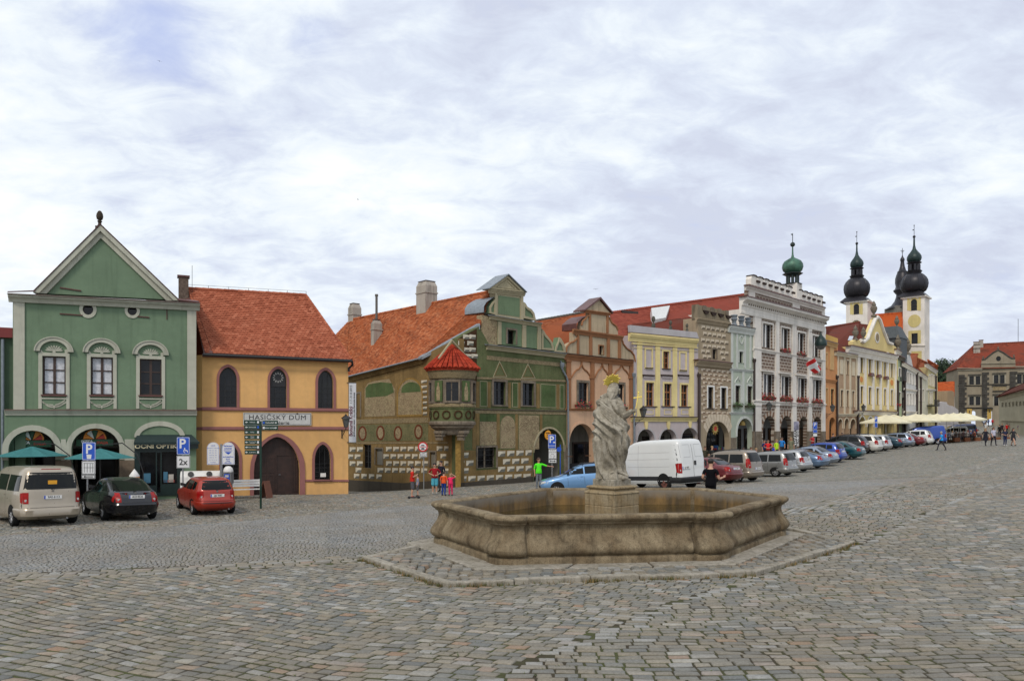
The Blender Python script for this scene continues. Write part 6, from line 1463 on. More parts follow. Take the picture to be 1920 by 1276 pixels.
def house_town_hall():
 P0,P1=nxt(2330,1548); F=Fac(P0,P1,'town_hall','tall white and brown checked town hall with battlements and green onion turret'); q=F.q
 mw=plaster('white lime trim',(.74,.70,.64),.25,bump=.1)
 def checker():
  m,t=newmat('brown check sgraffito'); b=t.n('ShaderNodeTexBrick'); mp=t.n('ShaderNodeMapping'); mp.inputs['Rotation'].default_value=(R(90),0,0); t.L.new(t.tc.outputs['Object'],mp.inputs[0]); t.L.new(mp.outputs[0],b.inputs['Vector'])
  b.inputs['Scale'].default_value=1; b.inputs['Brick Width'].default_value=.62; b.inputs['Row Height'].default_value=.30; b.inputs['Mortar Size'].default_value=.035; b.inputs['Mortar Smooth'].default_value=0
  b.inputs['Color1'].default_value=(.12,.075,.052,1); b.inputs['Color2'].default_value=(.19,.125,.09,1); b.inputs['Mortar'].default_value=(.50,.45,.38,1)
  n=t.noise(3,5); t.col(t.mix(t.mr(n,.45,.75,0,.3),b.outputs[0],(.25,.19,.15,1))); t.rough(.9); return m
 mc=checker()
 U=[(1430,607,1448.5,652),(1464.5,615,1480.5,656),(1495,624,1510,663),(1523,630,1538,669)]
 Lw=[(1431.5,701,1451.3,743),(1465,705,1483,746),(1496,708.5,1512.3,749),(1524,711.5,1539.8,751.5)]
 for i,r_ in enumerate(U):
  w=F.window(*r_,2,1,frame=M_WHITEFR,sur=(.16,mw),bar=.07,fw=.035,wide=True,dep=.2)
  if i in (1,2): flowers(F,r_[0],r_[2],r_[3]+1,170,M_RED,M_LEAF,h=.4,parent=w)
 for r_ in Lw:
  w=F.window(*r_,2,1,frame=M_WHITEFR,sur=(.16,mw),bar=.07,fw=.035,wide=True,dep=.2); flowers(F,r_[0]-1.5,r_[2]+2.5,r_[3]+2,220,M_RED,M_LEAF,h=.5,parent=w)
 AR=[F.arcade(1430.5,779.5,1455,860),F.arcade(1464,779.5,1486,860),F.arcade(1498.5,780.5,1514.8,860),F.arcade(1524,781,1541,860)]
 vs=plain('brown voussoir',(.20,.12,.08),.9,var=.2); vb=plain('pale voussoir',(.42,.36,.30),.9,var=.1)
 for r in AR:
  c=(r[0]+r[2])/2; hw=(r[2]-r[0])/2; pol=[]
  for k in range(16):
   a0=math.pi*k/16+.02; a1=math.pi*(k+1)/16-.02;
   pol.append((k%2,[(c+(hw+.03)*math.cos(a0),r[3]-hw+(hw+.03)*math.sin(a0)),(c+(hw+.5)*math.cos(a0),r[3]-hw+(hw+.5)*math.sin(a0)),(c+(hw+.5)*math.cos(a1),r[3]-hw+(hw+.5)*math.sin(a1)),(c+(hw+.03)*math.cos(a1),r[3]-hw+(hw+.03)*math.sin(a1))]))
  rows_blocks(F,pol,[vb,vs],'voussoirs')
 F.wall([(0,0),(F.L,0),q(1548,612),q(1415,577)],mc,uz=True)
 # upper attic wall with check strips and white frame
 F.wall([q(1405,556),q(1547,596),q(1547,575),q(1405,532)],mc,'attic_wall',dep=.0,t=.5,holes=[],uz=True)
 zt=q(1480,592)[1]; mb=MB(); mb.box(.002,.501,5.5,.5,12,zt); mb.box(F.L-.5,.501,5.5,F.L-.002,12,zt); mb.build('side_wall',mw,F.root)
 for x0,x1,ya,yb in ((1415,1428,588,858),(1455.5,1462,592,858),(1486.5,1494,600,858),(1516.5,1522.8,608,858),(1542.3,1548,612,858)):
  F.box(x0,ya,x1,yb-50,mw,'pilaster',.16); F.box(x0-.8,755+(x0-1415)*.02,x1+.8,760,mw,'pilaster_cap',.22)
  F.box(x0-.6,808,x1+.6,870,M_FRAMEST,'pier_base',.2)
 F.mould((1401,554.5),(1555,595),1.45,.75,mw,prof=[(0,0),(.25,0),(.28,.12),(.25,.2),(.3,.45),(.42,.5),(.45,.66),(.7,.75),(.95,.82),(1,.85),(1,1),(0,1)])
 F.mould((1400,553),(1556,593.7),.08,.82,M_BROWNMETAL,'flashing',**FP_)
 # dentils
 mb=MB(); a=Vector(F.p3(1404,569,-.4)); b=Vector(F.p3(1552,606,-.4)); n=44
 for i in range(n):
  p=a.lerp(b,(i+.2)/n); r=a.lerp(b,(i+.7)/n); mb.box(p.x,-.36,p.z-.12,r.x,-.20,p.z+.10)
 mb.build('dentils',M_FRAMEST,F.root)
 F.mould((1415,651.5),(1549,675),.28,.22,mw,'string_course'); F.mould((1415,749.5),(1550,757),.34,.28,mw,'string_course'); F.mould((1415,691),(1549,704),.16,.18,mw,'string_course') if False else None
 for r_ in Lw: F.box(r_[0]-3,r_[1]-7,r_[2]+3,r_[1]-4.5,mw,'window_hood',.3)
 F.mould((1402.5,534),(1548,577),.42,.35,mw,'attic_cornice'); F.mould((1402,533),(1549,576),.08,.40,M_BROWNMETAL,'flashing',**FP_)
 for x0,x1,y0,y1 in ((1405.5,1416,541,556),(1486.5,1500,558,577),(1541.5,1547,575,592)): F.box(x0,y0,x1,y1,mw,'attic_pier',.1)
 # battlements as a row of scalloped merlons
 a=q(1407,531,.1); b=q(1542,573,.1); at_=q(1407,512,.1); bt_=q(1542,560,.1); n=13
 for i in range(n):
  t0=i/n; t1=(i+1)/n; u0=a[0]+(b[0]-a[0])*t0; u1=a[0]+(b[0]-a[0])*t1; z0=a[1]+(b[1]-a[1])*t0-.4; z1=at_[1]+(bt_[1]-at_[1])*(t0+t1)/2; z1=(at_[1]+bt_[1])/2
  if 6.0<i<7.6: continue
  w=u1-u0; P=[(u0,z0),(u1,z0),(u1,z1-.35),(u1-w*.12,z1-.08),(u1-w*.30,z1),(u0+w*.30,z1),(u0+w*.12,z1-.08),(u0,z1-.35)]
  mb=MB(); mb.plate(P,[],.02,.55); o=mb.build('merlon',mw,F.root)
  mb=MB(); mb.plate([P[3],P[4],P[5],P[6],(P[6][0]-.03,P[6][1]+.08),(P[5][0]-.02,z1+.09),(P[4][0]+.02,z1+.09),(P[3][0]+.03,P[3][1]+.08)],[],-.05,.6); mb.build('coping',M_SLATEDK,o)
  mb=MB(); mb.box(u1-.30,-.12,z0+.62,u1+.30,.02,z0+.80); mb.build('niche_sill',M_SLATEDK,o)
 # turret
 t=empty('onion_turret',(0,0,0)); t.parent=F.root; u,z=q(1488,560,.6); z5=q(1488,532,.6)[1]; s=FP/82.
 zz=lambda y:q(1488,y,.6)[1]; gr=plain('green copper',(.05,.125,.085),.5,metal=.25,var=.55,vscale=1.6)
 mb=MB(); mb.box(u-.62,.0,zz(576),u+.62,1.5,zz(533)); mb.build('turret_base',mw,t)
 dk=plain('black green copper',(.018,.03,.026),.5,metal=.2,var=.3); cu_,cd_=u,.7;
 mb=MB(); L_=lambda p,y:(p,zz(y));
 mb.lathe([L_(.62,534),L_(.95,532.5),L_(.6,530.5)],cu_,cd_,0,8,R(22));
 for k in range(8):
  a_=R(45*k+22); mb.tube([(cu_+.5*math.cos(a_),cd_+.5*math.sin(a_),zz(531)),(cu_+.5*math.cos(a_),cd_+.5*math.sin(a_),zz(516))],.13,6)
 mb.lathe([L_(.6,517.5),L_(.98,513.5),L_(.98,512.5),L_(.65,511)],cu_,cd_,0,8,R(22)); mb.build('lantern',dk,t)
 mb=MB(); mb.lathe([L_(.66,511.5),L_(.92,507),L_(1.02,501),L_(.98,495),L_(.80,489.5),L_(.45,485.5),L_(.16,482.5),L_(.09,477),L_(.07,468),L_(.06,461)],cu_,cd_,0,20); mb.build('onion_dome',gr,t,smooth=60)
 mb=MB(); mb.ball((cu_,cd_,zz(458)),.24,12,8); mb.tube([(cu_,cd_,zz(455)),(cu_,cd_,zz(437))],.035,6); mb.plate([(cu_-.02,zz(441)),(cu_-.38,zz(440.5)),(cu_-.36,zz(439)),(cu_-.02,zz(438.5))],[],cd_-.015,cd_+.015); mb.build('weathervane',dk,t)
 # big plain red roof, ridge running back along the row to the left
 a=Vector(F.p3(1149,655,4.0)); b=Vector(F.p3(1405,612,4.0)); Cc=Vector(F.p3(1404,551,9.0)); D=Vector(F.p3(1144,587,9.0))
 rf=tile_roof(F.root,a,b,Cc,D,M_TILE_RED,.42,.42,round_=False,seed=41); ridge(rf,D,Cc,M_TILE_RED,.16)
 r0=(a-Vector((0,0,8)),b-Vector((0,0,8))); mb=MB(); mb.plate([(a.x,b.z-9),(b.x,b.z-9),(b.x,b.z-.1),(a.x,a.z-.1)],[],4.2,4.6); mb.build('rear_wall',M_TILE_RED,F.root)
 # white-clad roof dormer
 Q=[F.p3(1216,583,8.0),F.p3(1251,578,8.3),F.p3(1243,601,6.2),F.p3(1219,605,6.2)]; mb=MB(); mb.hexa([Vector(p)-Vector((0,0,1.2)) for p in (Q[3],Q[2],Q[1],Q[0])],[Vector(p)+Vector((0,-.3,.25)) for p in (Q[3],Q[2],Q[1],Q[0])]); mb.build('white_dormer',plain('white sheet',(.62,.63,.62),.5,var=.08),F.root)
 # flag over the second pilaster
 pa=Vector(F.p3(1492,699,-.2)); pb=Vector(F.p3(1512,681,-2.6)); mb=MB(); mb.tube([pa,pb],.03,6); fl=mb.build('flag_pole',M_LEAD,F.root)
 c0=Vector(F.p3(1511,683,-2.6)); c1=Vector(F.p3(1524.5,671,-2.9)); c2=Vector(F.p3(1542.5,692,-2.9)); c3=Vector(F.p3(1528,700,-2.6))
 def fq(u,v): p=c0.lerp(c1,u).lerp(c3.lerp(c2,u),v); return p+Vector((0,.12*math.sin(u*5+v*3),0))
 fr=MB(); n=12; nd=fr
 for i in range(n):
  for j in range(n):
   fr.mi=1 if (abs((j+.5)/n-.42)<.15 or (abs((i+.5)/n-.5)<.16 and j/n>.42)) else 0
   fr.add([fq(i/n,j/n),fq((i+1)/n,j/n),fq((i+1)/n,(j+1)/n),fq(i/n,(j+1)/n)],[(0,1,2,3)])
 fo=fr.build('flag_cloth',[plain('flag red',(.60,.012,.012),.7,var=.1),plain('flag white',(.75,.75,.74),.7,var=.05)],fl); so2=fo.modifiers.new('s','SOLIDIFY'); so2.thickness=.02
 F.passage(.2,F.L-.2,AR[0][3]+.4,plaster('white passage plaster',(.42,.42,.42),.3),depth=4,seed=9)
 return F
M_OR=plaster('orange plaster',(.56,.27,.12),.2); M_CRW=plaster('cream stucco',(.62,.54,.40),.15,bump=.1)
def strip_house(VP,x1,name,label,wallm,trim,ytop,wins,arches,strings,depth=9,windet=(1,3),pil=(),roof=None,cat='house',topm=None,pipe=None,sur=.12):
 P0,P1=nxt(VP,x1); F=Fac(P0,P1,name,label,cat)
 x0=F.xl=None
 for r_ in wins: F.window(*r_,*windet,frame=M_BLACK,sur=(sur,trim) if trim else None,fw=.04)
 top=None
 for r_ in arches:
  A=F.arcade(r_[0],r_[1],r_[2],860,sur=(.12,trim,r_[3]) if len(r_)>3 and trim else None); top=A[3]
 (xa,ya),(xb,yb)=ytop
 F.wall([(0,0),(F.L,0),F.q(xb,yb),F.q(xa,ya)],wallm,uz=True); side_walls(F,F.q((xa+xb)/2,(ya+yb)/2)[1]-.05,topm or wallm,depth)
 F.mould((xa-1,ya-1),(xb+1,yb-1),.45,.35,trim or wallm)
 F.mould((xa-1,ya-2),(xb+1,yb-2),.08,.4,M_BROWNMETAL,'flashing',**FP_)
 for (a,b,h,m) in strings: F.mould(a,b,h,.2,m or trim,'string_course')
 for (a,b,c,d) in pil: F.box(a,b,c,d,trim,'pilaster',.08)
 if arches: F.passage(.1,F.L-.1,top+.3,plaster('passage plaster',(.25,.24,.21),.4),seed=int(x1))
 if roof:
  m,yr0,yr1,dd=roof; a=Vector(F.p3(xa,ya,.2)); b=Vector(F.p3(xb,yb,.2)); Cc=Vector(F.p3(xb,yr1,dd)); D=Vector(F.p3(xa,yr0,dd)); F.rf=tile_roof(F.root,a,b,Cc,D,m,.4,.4,round_=False,seed=int(x1)); ridge(F.rf,D,Cc,m,.16)
 if pipe: F.pipe(pipe[0],pipe[1],855,M_PIPEDK,r=.12)
 return F
FH2=house_pink(); FH3=house_lilac(); FH4=house_diamond(); FH5=house_mint(); FH6=house_town_hall()
H7=strip_house(2400,1571,'orange_house','narrow deep orange house between town hall and beige house',M_OR,plaster('peach stucco',(.62,.40,.19),.15),((1548,638),(1571,645)),[(1548.6,662,1551,690),(1548.6,728,1551.5,760),(1557.5,729,1563.5,761.5)],[(1555,782,1566.5)],[((1548,709),(1571,712.5),.3,M_OR),((1548,641),(1571,648),.3,None)],pipe=(1570,706))
H7.box(1556.5,646,1564,693,_mats['peach stucco'],'blind_window',.06); H7.slab([(1548,640),(1571,646),(1571,634),(1548,626)],plaster('yellow parapet',(.60,.38,.12),.2),'parapet',.02,.5)
MBEI=plaster('beige rose plaster',(.42,.29,.19),.2)
H8=strip_house(2400,1608.5,'beige_house','beige rose house with three narrow arches and skylights in its red roof',MBEI,M_CRW,((1571,659),(1608.5,666)),[(1587.5,676,1591.5,702),(1576,731,1580.6,762),(1587,732,1591.2,762.5),(1597.5,733,1601.5,763)],[(1571.2,785,1578.8,803),(1583,784,1591.2,803),(1594,785,1604.2,803)],[((1571,775),(1608.5,775.2),.3,None)],pil=[(1571,662,1573,775),(1582.8,664,1585.6,775),(1593.2,666,1596.3,775),(1605.5,668,1608.5,775)],pipe=(1609,706))
_a=Vector(H8.p3(1549,660,.3)); _b=Vector(H8.p3(1609,668,.3)); _C=Vector(H8.p3(1612,604,9)); _D=Vector(H8.p3(1549,614,9)); _r=tile_roof(H8.root,_a,_b,_C,_D,M_TILE_DK,.35,.35,round_=False,seed=77); ridge(_r,_D,_C,M_TILE_DK,.15)
for r_ in ((1575.5,674,1581.5,701),(1598,678,1603.5,704)): H8.box(*r_,M_CRW,'blind_window',.06)
for xx in (1576,1588):
 P=[H8.p3(xx,640,3.6),H8.p3(xx+8,640,3.6),H8.p3(xx+11,632,4.6),H8.p3(xx+3,632,4.6)]; mb=MB(); mb.hexa([Vector(p)-Vector((0,0,.3)) for p in P],[Vector(p)+Vector((0,-.1,.15)) for p in P]); mb.build('skylight',plain('skylight glass',(.45,.50,.55),.15,spec=.8),H8.root)
def house_baroque():
 P0,P1=nxt(2310,1683.5); F=Fac(P0,P1,'baroque_house','large yellow and white house with curved gable and two rows of five tall windows'); q=F.q
 my=plaster('butter yellow plaster',(.70,.56,.26),.12,dcol=(.42,.34,.17,1)); mw=plaster('white lime trim',(.74,.70,.64),.25)
 for r_ in [(1613,666,1618,698.5),(1628.5,669,1633.2,701),(1643,672,1647.6,703.5),(1657.2,675,1661.3,705.5),(1670,678,1674,707.5),(1613,724,1618.2,756),(1628.7,726,1633.6,757.5),(1643,727.5,1647.7,758.5),(1657.2,729,1661.4,759.5),(1670.2,730.5,1674.2,760)]:
  F.window(*r_,1,3,frame=M_DARKWOOD,sur=(.16,mw),fw=.05)
 AR=[F.arcade(1610,781,1622.3,845,sur=(.2,mw,800)),F.arcade(1626.5,782,1637,845,sur=(.2,mw,800)),F.arcade(1642,783,1651.5,845),F.arcade(1656,783.5,1664.5,845),F.arcade(1669,784,1677,845)]
 F.wall([(0,0),(F.L,0),q(1683.5,666),q(1608.5,649)],my,uz=True); side_walls(F,q(1640,655)[1],my,12)
 F.mould((1596,647),(1685,666.5),1.0,.6,mw); F.mould((1596,646),(1685,665.5),.1,.7,M_BROWNMETAL,'flashing',**FP_)
 F.mould((1608.5,769.5),(1684,772),.45,.4,mw,'string_course'); F.mould((1608.5,768.5),(1684,771),.1,.5,M_BROWNMETAL,'flashing',**FP_)
 for x in (1609,1622,1637,1651,1664.5,1679): F.box(x,660,x+3.2-(x-1609)/90,768,mw,'pilaster',.14)
 ms=plain('lichen stone vase',(.16,.14,.11),.9,var=.35)
 # hoods of the middle windows
 for x,y in ((1631,705),(1645.5,708),(1659,711)):
  u,z=q(x,y); n=8; mb=MB(); mb.plate([(u+.6*math.cos(math.pi*i/n),z+.4*math.sin(math.pi*i/n)) for i in range(n+1)],[],-.35,0); mb.build('window_hood',M_BROWNMETAL,F.root)
 orr=plain('orange medallion',(.60,.25,.08),.8)
 for x,y in ((1615,711),(1672,717)): r=F.rect(x-2.6,y-5.5,x+2.6,y+5.5); F.slab(shape('oval',*r),orr,'medallion',.04,.04,uz=True)
 # gable with curved shoulders
 g=[(1599,646),(1599,640),(1606,636),(1613,638),(1618,641),(1626,634),(1632,618),(1640,598),(1644.5,594),(1649,600),(1656,622),(1664,642),(1672,645),(1680,650),(1684,664)]
 o=q(1638,632); F.wall(F.poly(g),my,'gable',dep=.0,t=.5,holes=[],uz=True)
 r=F.rect(1640,622,1648.5,643); F.slab(shape('oval',*r),mw,'gable_niche',.05,.05,uz=True); r=F.rect(1641.5,625,1647,639.5); F.slab(shape('oval',*r),M_FRESCO,'gable_relief',.09,.03,uz=True)
 mb=MB(); mb.tube([(p[0],-.05,p[1]) for p in F.poly(g[3:13])],.22,6); mb.build('gable_coping',mw,F.root)
 for (x,y,h,) in ((1604,638,2.6),(1619,637,2.3),(1638.5,594,2.9),(1663,643,1.9)): u,z=q(x,y,.1); urn(F.root,(u,.1,z),h,ms,'vase')
 a=Vector(F.p3(1609,650,.5)); b=Vector(F.p3(1683,666,.5)); D=Vector(F.p3(1609,606,10)); Cc=Vector(F.p3(1660,612,10)); tile_roof(F.root,a,b,Cc,D,M_TILE_DK,.5,.5,round_=False,seed=50)
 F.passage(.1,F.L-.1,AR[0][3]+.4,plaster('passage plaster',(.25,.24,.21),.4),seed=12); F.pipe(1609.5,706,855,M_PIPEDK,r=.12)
 return F
FH9=house_baroque()
MW=_mats['white lime trim']
H10=strip_house(2310,1690.5,'pale_green_house','narrow pale green house right of the large yellow house',plaster('pale green plaster',(.34,.40,.26),.2),MW,((1683.5,655),(1690.5,661)),[(1685,690,1688.5,706),(1685,735,1688.5,756)],[],[((1683.5,756),(1690.5,757),.3,M_RED)],pipe=(1684,715))
urn(H10.root,(.7,.2,H10.q(1684,655)[1]),3.0,plain('lichen stone vase',(.16,.14,.11),.9),'vase')
H11=strip_house(2310,1697.3,'dark_gabled_house','very narrow dark stone house with steep slate gable tower',stone('dark house stone',(.12,.11,.10,1),(.2,.18,.15,1),(.04,.04,.04,1)),None,((1690.5,668),(1697.3,672)),[(1691.5,715,1695.5,735),(1691.5,745,1695.5,765)],[],[],pipe=(1697,715))
u,z=H11.q(1694,672); mb=MB(); mb.hexa([(u-1.5,0,z-3),(u+1.5,0,z-3),(u+1.5,4,z-3),(u-1.5,4,z-3)],[(u-1.5,0,z+2.6),(u+1.5,0,z+2.6),(u+1.5,4,z+2.6),(u-1.5,4,z+2.6)]); mb.hexa([(u-1.7,-.1,z+2.6),(u+1.7,-.1,z+2.6),(u+1.7,4,z+2.6),(u-1.7,4,z+2.6)],[(u-.9,.5,z+4.2),(u+.9,.5,z+4.2),(u+.9,3,z+4.2),(u-.9,3,z+4.2)]); mb.build('dormer_tower',plain('dark slate',(.05,.06,.065),.6,var=.3),H11.root)
urn(H11.root,(u,.8,z+4.1),2.4,plain('lichen stone vase',(.16,.14,.11),.9),'vase')
wx=[(1700.5+i*5.2,y+i*1.4,1703+i*5.1,y+i*1.4+20) for i in range(4) for y in (698,)]+[(1700.5+i*5.2,y,1703+i*5.1,y+21) for i in range(4) for y in (738,)]
H12=strip_house(2310,1720.5,'white_house','white house with four narrow windows per storey and a tall gable vase',plaster('lime white plaster',(.56,.56,.55),.15),MW,((1697.3,680),(1720.5,695)),wx,[],[((1697.3,727),(1720.5,731),.25,None),((1697.3,770),(1720.5,771),.3,None)],roof=(M_TILE_OLD,664,664,6),pipe=(1720,698))
H12.slab([(1697.5,681),(1700,672),(1703,665),(1706,664),(1709,674),(1711,684),(1712,690)],plaster('lime white plaster',(.56,.56,.55),.15),'gable',.0,.4); u,z=H12.q(1705,665); urn(H12.root,(u,.2,z),3.4,plain('lichen stone vase',(.16,.14,.11),.9),'vase')
H13=strip_house(2310,1740,'cream_house','cream house with eaves sloping down below the church tower',plaster('pale cream plaster',(.54,.52,.42),.15),MW,((1720.5,693),(1740,708)),[(1721.5,730,1723.3,752),(1724,730,1726,752),(1729,730,1732,752)],[],[],roof=(M_TILE_OLD,672,681,5),pipe=(1727,708))
H14=strip_house(2310,1758,'far_yellow_house','last pale yellow house of the row with an iron balcony',plaster('pale lemon plaster',(.52,.46,.25),.2),MW,((1740,682),(1758,696)),[(1742,703,1744,722),(1746,702,1748,724),(1750,704,1752,725),(1742,735,1744,757),(1746,735,1748,757)],[],[((1740,728),(1758,730),.25,None)],roof=(M_TILE_OLD,675,686,7),pipe=(1755,706))
mb=MB(); r=H14.rect(1737.5,750,1747,760); mb.box(r[0],-1.0,r[1]-.1,r[2],0,r[1]+.05)
for k in range(9): x=r[0]+(r[2]-r[0])*k/8; mb.tube([(x,-.97,r[1]),(x,-.97,r[3])],.03,4)
mb.box(r[0],-1.0,r[3]-.03,r[2],-.94,r[3]+.04); mb.build('balcony',M_BLACK,H14.root)
# ------------------------------------------------------------------ church towers behind the row, castle, houses and trees closing the square
M_WTOWER=plaster('white tower plaster',(.74,.69,.63),.2); M_YTOW=plaster('pale yellow panel',(.60,.50,.22),.15)
M_SPIRE=plain('black spire sheet',(.018,.017,.022),.42,metal=.3,var=.3,vscale=.7); M_SPIREG=plain('dark green spire sheet',(.014,.032,.030),.45,metal=.3,var=.4,vscale=.8)
def spire_lathe(parent,cx,cy,zz,prof,mat,name,n=24,ph=0,rib=0):
 mb=MB(); mb.lathe([(r,zz(y)) for r,y in prof],cx,cy,0,n,ph)
 o=mb.build(name,mat,parent,smooth=50)
 if rib:
  rb=MB()
  for k in range(rib):
   a=2*math.pi*k/rib; rb.tube([(cx+r*math.cos(a),cy+r*math.sin(a),zz(y)) for r,y in prof],.05,4)
  rb.build('seam',mat,o)
 return o
def tower(name,label,xl,xr,ytop,d,dx,low,onion,lant,bulb,ball,tip,cx):
 P0=at(xl,d); P1=at(xr,d-(xr-xl)/FP*d*.60); F=Fac(P0,P1,name,label,'church tower'); q=F.q; s=FP/d
 low(F)
 F.wall([(0,0),(F.L,0),(F.L,q(xr,ytop)[1]),(0,q(xr,ytop)[1])],M_WTOWER,uz=True); zt=q(xr,ytop)[1]; W=F.L
 mb=MB(); mb.box(F.L-.5,.501,0,F.L,W,zt); mb.box(0,.501,0,.5,W,zt); mb.box(.5,W-.5,0,F.L-.5,W,zt); mb.build('rear_wall',M_WTOWER,F.root)
 zz=lambda y:CZ-(y-HOR)/FP*(d+2.2)-F.base; cu=F.q(cx,600,W/2)[0]; cd=W/2
 mb=MB(); mb.box(-.35,-.35,zt-.25,F.L+.35,W+.35,zt+.02); mb.build('tower_cornice',M_WTOWER,F.root)
 def sq(prof,mat,nm):
  mb=MB(); vs=[];fs=[]
  for h,z in prof: vs+=[(cu-h,cd-h,z),(cu+h,cd-h,z),(cu+h,cd+h,z),(cu-h,cd+h,z)]
  for i in range(len(prof)-1):
   for k in range(4): fs.append((i*4+k,i*4+(k+1)%4,(i+1)*4+(k+1)%4,(i+1)*4+k))
  mb.add(vs,fs); return mb.build(nm,mat,F.root)
 sq([(W/2+.55,zt+.0),(W/2+.5,zt+.15),(W/2*.86,zt+1.0)],M_SPIRE,'spire_skirt')
 spire_lathe(F.root,cu,cd,zz,onion,M_SPIRE,'main_onion',rib=12)
 e=empty('lantern',(0,0,0)); e.parent=F.root
 spire_lathe(e,cu,cd,zz,lant[0],M_SPIRE,'lantern_base',8,R(22)); spire_lathe(e,cu,cd,zz,lant[2],M_SPIRE,'lantern_roof',8,R(22))
 mb=MB()
 for k in range(8):
  a=R(45*k+22); mb.tube([(cu+lant[1][0]*math.cos(a),cd+lant[1][0]*math.sin(a),zz(lant[1][1])),(cu+lant[1][0]*math.cos(a),cd+lant[1][0]*math.sin(a),zz(lant[1][2]))],.26,6)
 mb.build('lantern_posts',M_SPIRE,e)
 spire_lathe(F.root,cu,cd,zz,bulb,M_SPIREG,'upper_bulb',rib=8)
 mb=MB(); mb.ball((cu,cd,zz(ball)),.28,10,7); mb.tube([(cu,cd,zz(ball)),(cu,cd,zz(tip))],.05,5); mb.ball((cu,cd,zz(tip)),.12,8,5); mb.box(cu-.3,cd-.02,zz(tip+9),cu+.04,cd+.02,zz(tip+7.4)); mb.build('spire_tip',M_SPIRE,F.root)
 return F
def church():
 def low_r(F):
  yl=M_YTOW
  F.window(1708,560.5,1719.5,582,1,3,kind='arch',frame=M_DARKWOOD,sur=(.25,yl)); F.window(1709,624.5,1720.8,644,1,1,frame=M_DARKWOOD,sur=(.55,yl))
  for a,b,c,d in ((1701,557,1705.5,582),(1722,557,1726.5,582)): F.box(a,b,c,d,yl,'side_panel',.05)
  F.box(1701,556,1727,558,yl,'panel_head',.06)
  r=F.rect(1702.5,589.5,1726.5,613.5); F.slab(shape('oval',*r),yl,'roundel',.06,.06,uz=True)
  F.mould((1692.6,646.5),(1735,646.8),.3,.25,M_WTOWER,'string_course'); F.box(1709,658,1728,673,yl,'lower_panel',.05)
 tower('church_tower','tall white and yellow church tower with black onion dome at the row end',1692.8,1733.5,553.5,150,0,low_r,
  [(1.75,551),(2.2,548),(2.45,543),(2.58,536),(2.5,530),(2.2,524.5),(1.7,519.5),(1.3,517)],([(1.2,517.5),(1.35,514),(1.5,511.5),(1.05,510.5)],(.9,511,499.5),[(1.0,500.5),(1.1,498.5),(1.42,496.5),(1.42,496),(.9,495)]),
  [(.9,495.5),(1.2,493),(1.34,489),(1.3,485),(1.05,480.5),(.65,476),(.3,471),(.14,464),(.1,450)],448,427,1714)
 def low_l(F):
  F.window(1600.5,569.5,1611,589,1,3,kind='arch',frame=M_DARKWOOD,sur=(.25,M_YTOW))
  for a,b,c,d in ((1594,569,1598,589),(1613.5,569,1617.5,589)): F.box(a,b,c,d,M_YTOW,'side_panel',.05)
  F.box(1593,566.5,1618,568.3,M_YTOW,'panel_head',.06)
  r=F.rect(1597,600,1614,617); F.slab(shape('oval',*r),plain('clock black',(.02,.02,.03),.5),'clock_face',.1,.1,uz=True)
  c=((r[0]+r[2])/2,(r[1]+r[3])/2); mb=MB()
  for k in range(12):
   a=2*math.pi*k/12; mb.plate([(c[0]+.65*math.cos(a-.06),c[1]+.65*math.sin(a-.06)),(c[0]+.86*math.cos(a-.06),c[1]+.86*math.sin(a-.06)),(c[0]+.86*math.cos(a+.06),c[1]+.86*math.sin(a+.06)),(c[0]+.65*math.cos(a+.06),c[1]+.65*math.sin(a+.06))],[],-.13,-.1)
  mb.build('clock_numerals',plain('gold paint',(.5,.36,.1),.5),F.root)
 tower('church_tower','white church tower with clock and black onion dome rising over the yellow gabled house',1586.3,1626.5,562.5,152,0,low_l,
  [(1.7,560),(2.1,557),(2.4,551),(2.5,544),(2.42,537.5),(2.1,532),(1.6,527),(1.2,524.5)],([(1.1,525),(1.3,522),(1.42,520),(1.0,519)],(.85,520,509.5),[(.95,510.5),(1.05,508.5),(1.35,506.5),(1.35,506),(.85,505.5)]),
  [(.85,506),(1.15,503),(1.27,499),(1.2,495),(.95,491),(.6,487),(.28,482),(.12,474),(.09,462)],460,438.5,1606.5)
 # nave with orange roof between the towers, yellow wall with niches
 P0=at(1628,149); P1=at(1693,147); F=Fac(P0,P1,'church_nave','yellow church nave with bright orange roof between the two onion towers','church'); q=F.q
 my=plaster('nave yellow',(.60,.46,.18),.15)
 F.wall([(0,0),(F.L,0),q(1693,622),q(1628,622)],my,uz=True)
 for r_ in ((1663,626,1675,652,'arch'),(1681,627,1690,632,'rect')):
  r=F.rect(*r_[:4]); F.slab(shape(r_[4],*r),M_WTOWER,'blind_niche',.04,.04,uz=True)
 F.mould((1627,621),(1693,621.5),.5,.4,M_WTOWER)
 mo=tilemat('orange church tiles',[(.42,.08,.02),(.52,.12,.035),(.36,.065,.02)],.25)
 a=Vector(F.p3(1627,622,-.4)); b=Vector(F.p3(1693,622.5,-.4)); Cc=Vector(F.p3(1693,586,5)); D=Vector(F.p3(1627,591,5)); rf=tile_roof(F.root,a,b,Cc,D,mo,.4,.4,round_=False,seed=71); ridge(rf,D,Cc,mo,.16)
 ms=plain('lichen stone vase',(.16,.14,.11),.9);
 for x,y in ((1676,646),(1690,650)): u,z=q(x,y,-2); urn(F.root,(u,-2,z),2.6,ms,'vase')
 # dark slender steeple behind
 d=162; c=at(1692,d); e=empty('church_steeple',(c.x,c.y,gz(c.x,c.y)-.3),0,'slender dark slate steeple with flared foot behind the right church tower','steeple')
 zz=lambda y:CZ-(y-HOR)/FP*d-(gz(c.x,c.y)-.3)
